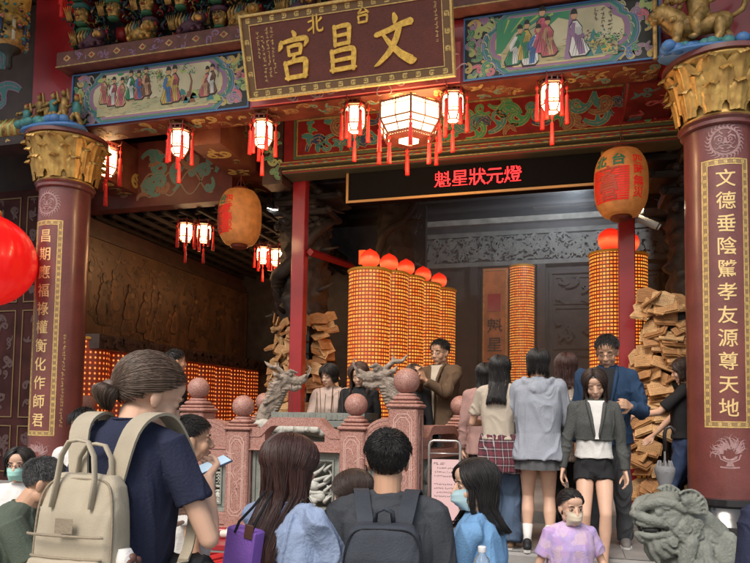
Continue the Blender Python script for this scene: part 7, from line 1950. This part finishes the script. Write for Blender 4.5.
# water bottle
v0 = P(482, 556, d=2.6)
t = empty('water_bottle', 'clear plastic water bottle with a white cap in front of the blue shirt woman', 'bottle', (v0.x, v0.y, v0.z-.19))
g = MB(); g.lathe([(.005, .0), (.03, .0), (.033, .01), (.031, .05), (.033, .09), (.031, .13), (.033, .16), (.028, .18), (.014, .197), (.013, .207)], 24)
mgl = bpy.data.materials.new('clear_plastic'); mgl.use_nodes = True; b = mgl.node_tree.nodes['Principled BSDF']; b.inputs['Transmission Weight'].default_value = .9; b.inputs['Roughness'].default_value = .08; b.inputs['IOR'].default_value = 1.25; b.inputs['Base Color'].default_value = (.93, .95, .97, 1)
g.obj('bottle_body', mgl, t, True)
g = MB(); g.lathe([(.015, .205), (.016, .207), (.016, .224), (.013, .227)], 20); g.obj('cap', mat('white_plastic', (.72, .72, .74), .4), t, 'auto')

# ---------------------------------------------------------------- stone lion
K = .00120
def LP(X, Y, w=0): return Vector(((X-330)*K, -w*K, (300-Y)*K))
mlion = mat('lion_stone', (.18, .19, .168), .7, var=.28, vscale=9, bump=.45, bscale=75, speck=(380, ((.21, .22, .19), (.15, .16, .14), (.25, .26, .23), (.09, .1, .08)), .3))
vL = P(620+330/5.47, 460+300/5.47, d=4.35)
lion = empty('stone_lion', 'grey carved stone guardian lion with an open mouth crouching before the maroon column', 'statue', vL, R(16+4))
g = MB()
def E_(X, Y, w, rx, rz, ry, rot=0): g.ell(LP(X, Y, w), (rx*K, ry*K, rz*K), Matrix.Rotation(R(rot), 3, 'Y'), 18, 12)
def C_(pts, rs): g.chain([LP(*p) for p in pts], [q*K for q in rs], 12)
# neck, skull, jaws
E_(255, 300, 0, 115, 85, 100); E_(240, 235, 0, 110, 58, 90, -8); E_(320, 330, 0, 90, 95, 105); E_(285, 400, -10, 95, 95, 105)
for s in (-1, 1):
    C_([(92, 268, s*22), (130, 238, s*50), (190, 222, s*66), (255, 232, s*82), (300, 262, s*96)], [22, 27, 28, 25, 16])
    C_([(120, 262, s*35), (165, 250, s*62), (220, 256, s*84)], [12, 14, 10])
    E_(178, 281, s*68, 24, 20, 20); C_([(150, 300, s*62), (185, 308, s*76), (220, 296, s*86)], [9, 10, 8])
    C_([(90, 300, s*18), (130, 318, s*48), (180, 330, s*66), (215, 345, s*74)], [26, 30, 28, 16])
    C_([(88, 342, s*16), (110, 350, s*40), (150, 346, s*56), (200, 330, s*68)], [13, 15, 14, 14])
    C_([(100, 398, s*12), (130, 405, s*38), (180, 402, s*54), (225, 385, s*66)], [15, 18, 18, 20])
    E_(245, 330, s*80, 38, 42, 26); E_(232, 392, s*66, 34, 30, 26)
    # ear fan
    for k in range(8):
        a_ = R(-12+k*19); g.chain([LP(318, 262, s*92), LP(318+48*math.cos(a_), 262-52*math.sin(a_), s*112), LP(318+84*math.cos(a_), 256-92*math.sin(a_), s*(122-6*abs(k-3)))], [q*K for q in (14, 13, 9)], 9)
    C_([(318+92*math.cos(R(-14+k*14)), 256-100*math.sin(R(-14+k*14)), s*118) for k in range(11)], [8]*11)
    # rolled mane curls
    for X, Y, w, q in ((300, 345, 96, 30), (345, 365, 88, 34), (262, 372, 88, 26), (290, 398, 92, 30), (238, 425, 78, 27), (330, 415, 84, 30), (375, 330, 84, 26), (200, 440, 60, 22), (380, 385, 74, 28)):
        E_(X, Y, s*w, q, q, q*.8); pts = spiral(X-q*.0, Y-q*.75, 0, q*4.2, 1/q*.9, 1/q*3.2, 14); C_([(a_, b_, s*(w+q*.62)) for a_, b_ in pts], [5.5]*15)
    # beard locks and front legs
    C_([(170, 430, s*40), (178, 470, s*50), (215, 505, s*52), (265, 500, s*48)], [20, 22, 22, 14]); C_([(150, 440, s*20), (160, 490, s*30), (190, 540, s*34)], [16, 18, 14]); C_([(210, 450, s*66), (245, 480, s*74), (300, 480, s*78)], [14, 16, 10])
    C_([(330, 430, s*80), (315, 500, s*92), (300, 570, s*96), (290, 640, s*98)], [52, 44, 40, 40])
    E_(258, 668, s*100, 60, 32, 42)
    for k in range(4): C_([(232, 655, s*100-27+k*18), (205, 668, s*100-29+k*19), (198, 690, s*100-29+k*19)], [16, 15, 9])
    # haunch
    E_(520, 520, s*78, 82, 110, 50, -12); C_([(560, 420, s*60), (590, 520, s*74), (560, 640, s*84), (500, 675, s*90)], [44, 46, 38, 30])
    C_([(455, 415, s*84), (490, 440, s*92), (480, 480, s*96), (450, 470, s*98), (455, 445, s*98)], [16, 16, 13, 9, 6]); C_([(420, 450, s*84), (440, 520, s*94), (500, 560, s*98)], [9, 12, 7]); C_([(520, 440, s*76), (545, 490, s*92), (520, 545, s*98)], [8, 11, 7])
E_(78, 296, 0, 24, 22, 34); 
for s in (-1, 1): E_(72, 305, s*20, 14, 13, 12)
C_([(98, 408, 0), (120, 428, 0), (160, 436, 0)], [22, 26, 22])
E_(430, 440, 0, 120, 125, 92, 20); C_([(360, 300, 0), (440, 335, 0), (520, 400, 0), (570, 470, 0)], [70, 74, 72, 62]); E_(400, 560, 0, 150, 110, 90)
for k in range(9): C_([(372+24*k, 262+18*k+2*k*k*.4, 0), (392+24*k, 268+18*k+2*k*k*.4, 0)], [14, 8])
# raised paw on the ball, towards the courtyard
E_(385, 575, 128, 62, 46, 50); C_([(410, 470, 92), (400, 530, 118), (385, 560, 124)], [46, 44, 44])
for k in range(5): C_([(330+26*k, 520-6*(k % 2), 150), (318+27*k, 545, 172), (322+27*k, 578, 176)], [19, 17, 10])
E_(370, 640, 130, 70, 62, 66)
blob(g, .0062, 'lion_body', [mlion], lion, sm=2, disp=lambda c: .0035*fbm(c*26, 3, 2)+.0018*vnoise(c*120, 4))
md = mat('hollow_shade_stone', (.03, .03, .028), .9)  # near-black colour stands in for the shade inside mouth and cheeks
g = MB(); g.ell(LP(158, 372, 0), (58*K, 62*K, 24*K)); g.obj('mouth_shade', md, lion, True)
for s in (-1, 1): g = MB(); g.ell(LP(213, 352, s*78), (17*K, 16*K, 19*K)); g.obj('cheek_shade', md, lion, True)
g = MB()
for k in range(5):
    for s in (-1, 1): g.cap(LP(104+22*k, 352-2*k, s*(26+8*k)), LP(104+22*k, 368-2*k, s*(26+8*k)), 7*K, 3*K, 7); g.cap(LP(112+22*k, 392-2*k, s*(26+8*k)), LP(112+22*k, 380-2*k, s*(26+8*k)), 6*K, 3*K, 7)
g.obj('teeth', mlion, lion, True)
ped = (300-700)*K
g = MB(); g.box((-.24, -.24, ped-.10), (.42, .24, ped), bv=.01); g.box((-.20, -.20, ped-.16), (.38, .20, ped-.10), bv=.005); g.box((-.26, -.26, -vL.z), (.44, .26, ped-.16), bv=.012); g.obj('pedestal', mlion, lion)
# ---------------------------------------------------------------- incense smoke in the shrine
g = MB(); g.box((-2.9, 8.9, 2.0), (1.3, 12.2, 5.25))
ms_ = bpy.data.materials.new('smoke'); ms_.use_nodes = True; nt = ms_.node_tree; nt.nodes.remove(nt.nodes['Principled BSDF'])
pv = nt.nodes.new('ShaderNodeVolumePrincipled'); pv.inputs['Color'].default_value = (.75, .82, .9, 1); pv.inputs['Density'].default_value = .08
nt.links.new(pv.outputs[0], nt.nodes['Material Output'].inputs['Volume'])
tag(g.obj('smoke', ms_), 'thin bluish incense smoke drifting before the carved back wall', 'smoke', kind='stuff')
# ---------------------------------------------------------------- camera, daylight, render settings
cam = bpy.data.cameras.new('camera'); co_ = bpy.data.objects.new('camera', cam); COL.objects.link(co_)
cam.lens = 36*FPX/750; cam.sensor_width = 36; cam.sensor_fit = 'HORIZONTAL'
cam.shift_y = (CYP-281.5)/750; cam.clip_start = .1; cam.clip_end = 500
m3 = Matrix((CR, CU, -CF)).transposed()
co_.matrix_world = Matrix.Translation(CAM) @ m3.to_4x4()
SC.camera = co_
W = bpy.data.worlds.new('World'); SC.world = W; W.use_nodes = True
nt = W.node_tree; bg = nt.nodes['Background']; sk = nt.nodes.new('ShaderNodeTexSky')
sk.sky_type = 'NISHITA'; sk.sun_disc = False; sk.sun_elevation = R(52); sk.sun_rotation = R(188); sk.air_density = 1.6; sk.dust_density = 4
nt.links.new(sk.outputs[0], bg.inputs[0]); bg.inputs[1].default_value = .11
sn = bpy.data.lights.new('sun', 'SUN'); so = bpy.data.objects.new('sun', sn); COL.objects.link(so)
sn.energy = 1.8; sn.angle = R(25); sn.color = (1, .95, .88)
d = Vector((-.15, -1, 1.15)).normalized(); so.rotation_euler = d.to_track_quat('Z', 'Y').to_euler()
def lamp(name, loc, e, col, size=.1):
    l = bpy.data.lights.new(name, 'POINT'); o = bpy.data.objects.new(name, l); COL.objects.link(o); o.location = loc; l.energy = e; l.color = col; l.shadow_soft_size = size
for px, py in ((180, 175), (263, 165), (355, 152), (453, 140), (552, 130)): lamp('lantern_light', P(px, py, Y=6.2), 7, (1, .62, .3))
lamp('lantern_light', P(409, 165, Y=6.2), 18, (1, .66, .34), .2)
lamp('hall_lamp', P(200, 255, Y=8.7), 9, (1, .55, .25), .15)
lamp('hall_lamp', P(272, 275, Y=9.7), 8, (1, .55, .25), .15)
lamp('mural_fill', (-4.9, 9.2, 3.9), 4, (1, .5, .2), .15)  # two added fill lights to warm the mural, no lamps hang here
lamp('mural_fill', (-4.9, 11.2, 3.9), 7, (1, .5, .2), .15)
lamp('capital_lamp', P(110, 150, Y=6.9), 8, (1, .6, .3), .1)
sp = bpy.data.lights.new('flood', 'SPOT'); s2 = bpy.data.objects.new('flood', sp); COL.objects.link(s2); s2.location = P(580, 225, Y=10.2); s2.location.z = 5.2
sp.energy = 120; sp.spot_size = R(110); sp.color = (.93, .96, 1); s2.rotation_euler = (Vector(s2.location)-Vector((-.9, 12.4, 4.7))).to_track_quat('Z', 'Y').to_euler()
SC.view_settings.view_transform = 'Standard'; SC.view_settings.look = 'None'; SC.view_settings.gamma = 1; SC.view_settings.use_curve_mapping = False
SC.view_settings.exposure = .48
SC.render.engine = 'CYCLES'; SC.cycles.use_denoising = True; SC.cycles.max_bounces = 6; SC.cycles.sample_clamp_indirect = 6
SC.cycles.use_adaptive_sampling = True; SC.cycles.adaptive_threshold = .02
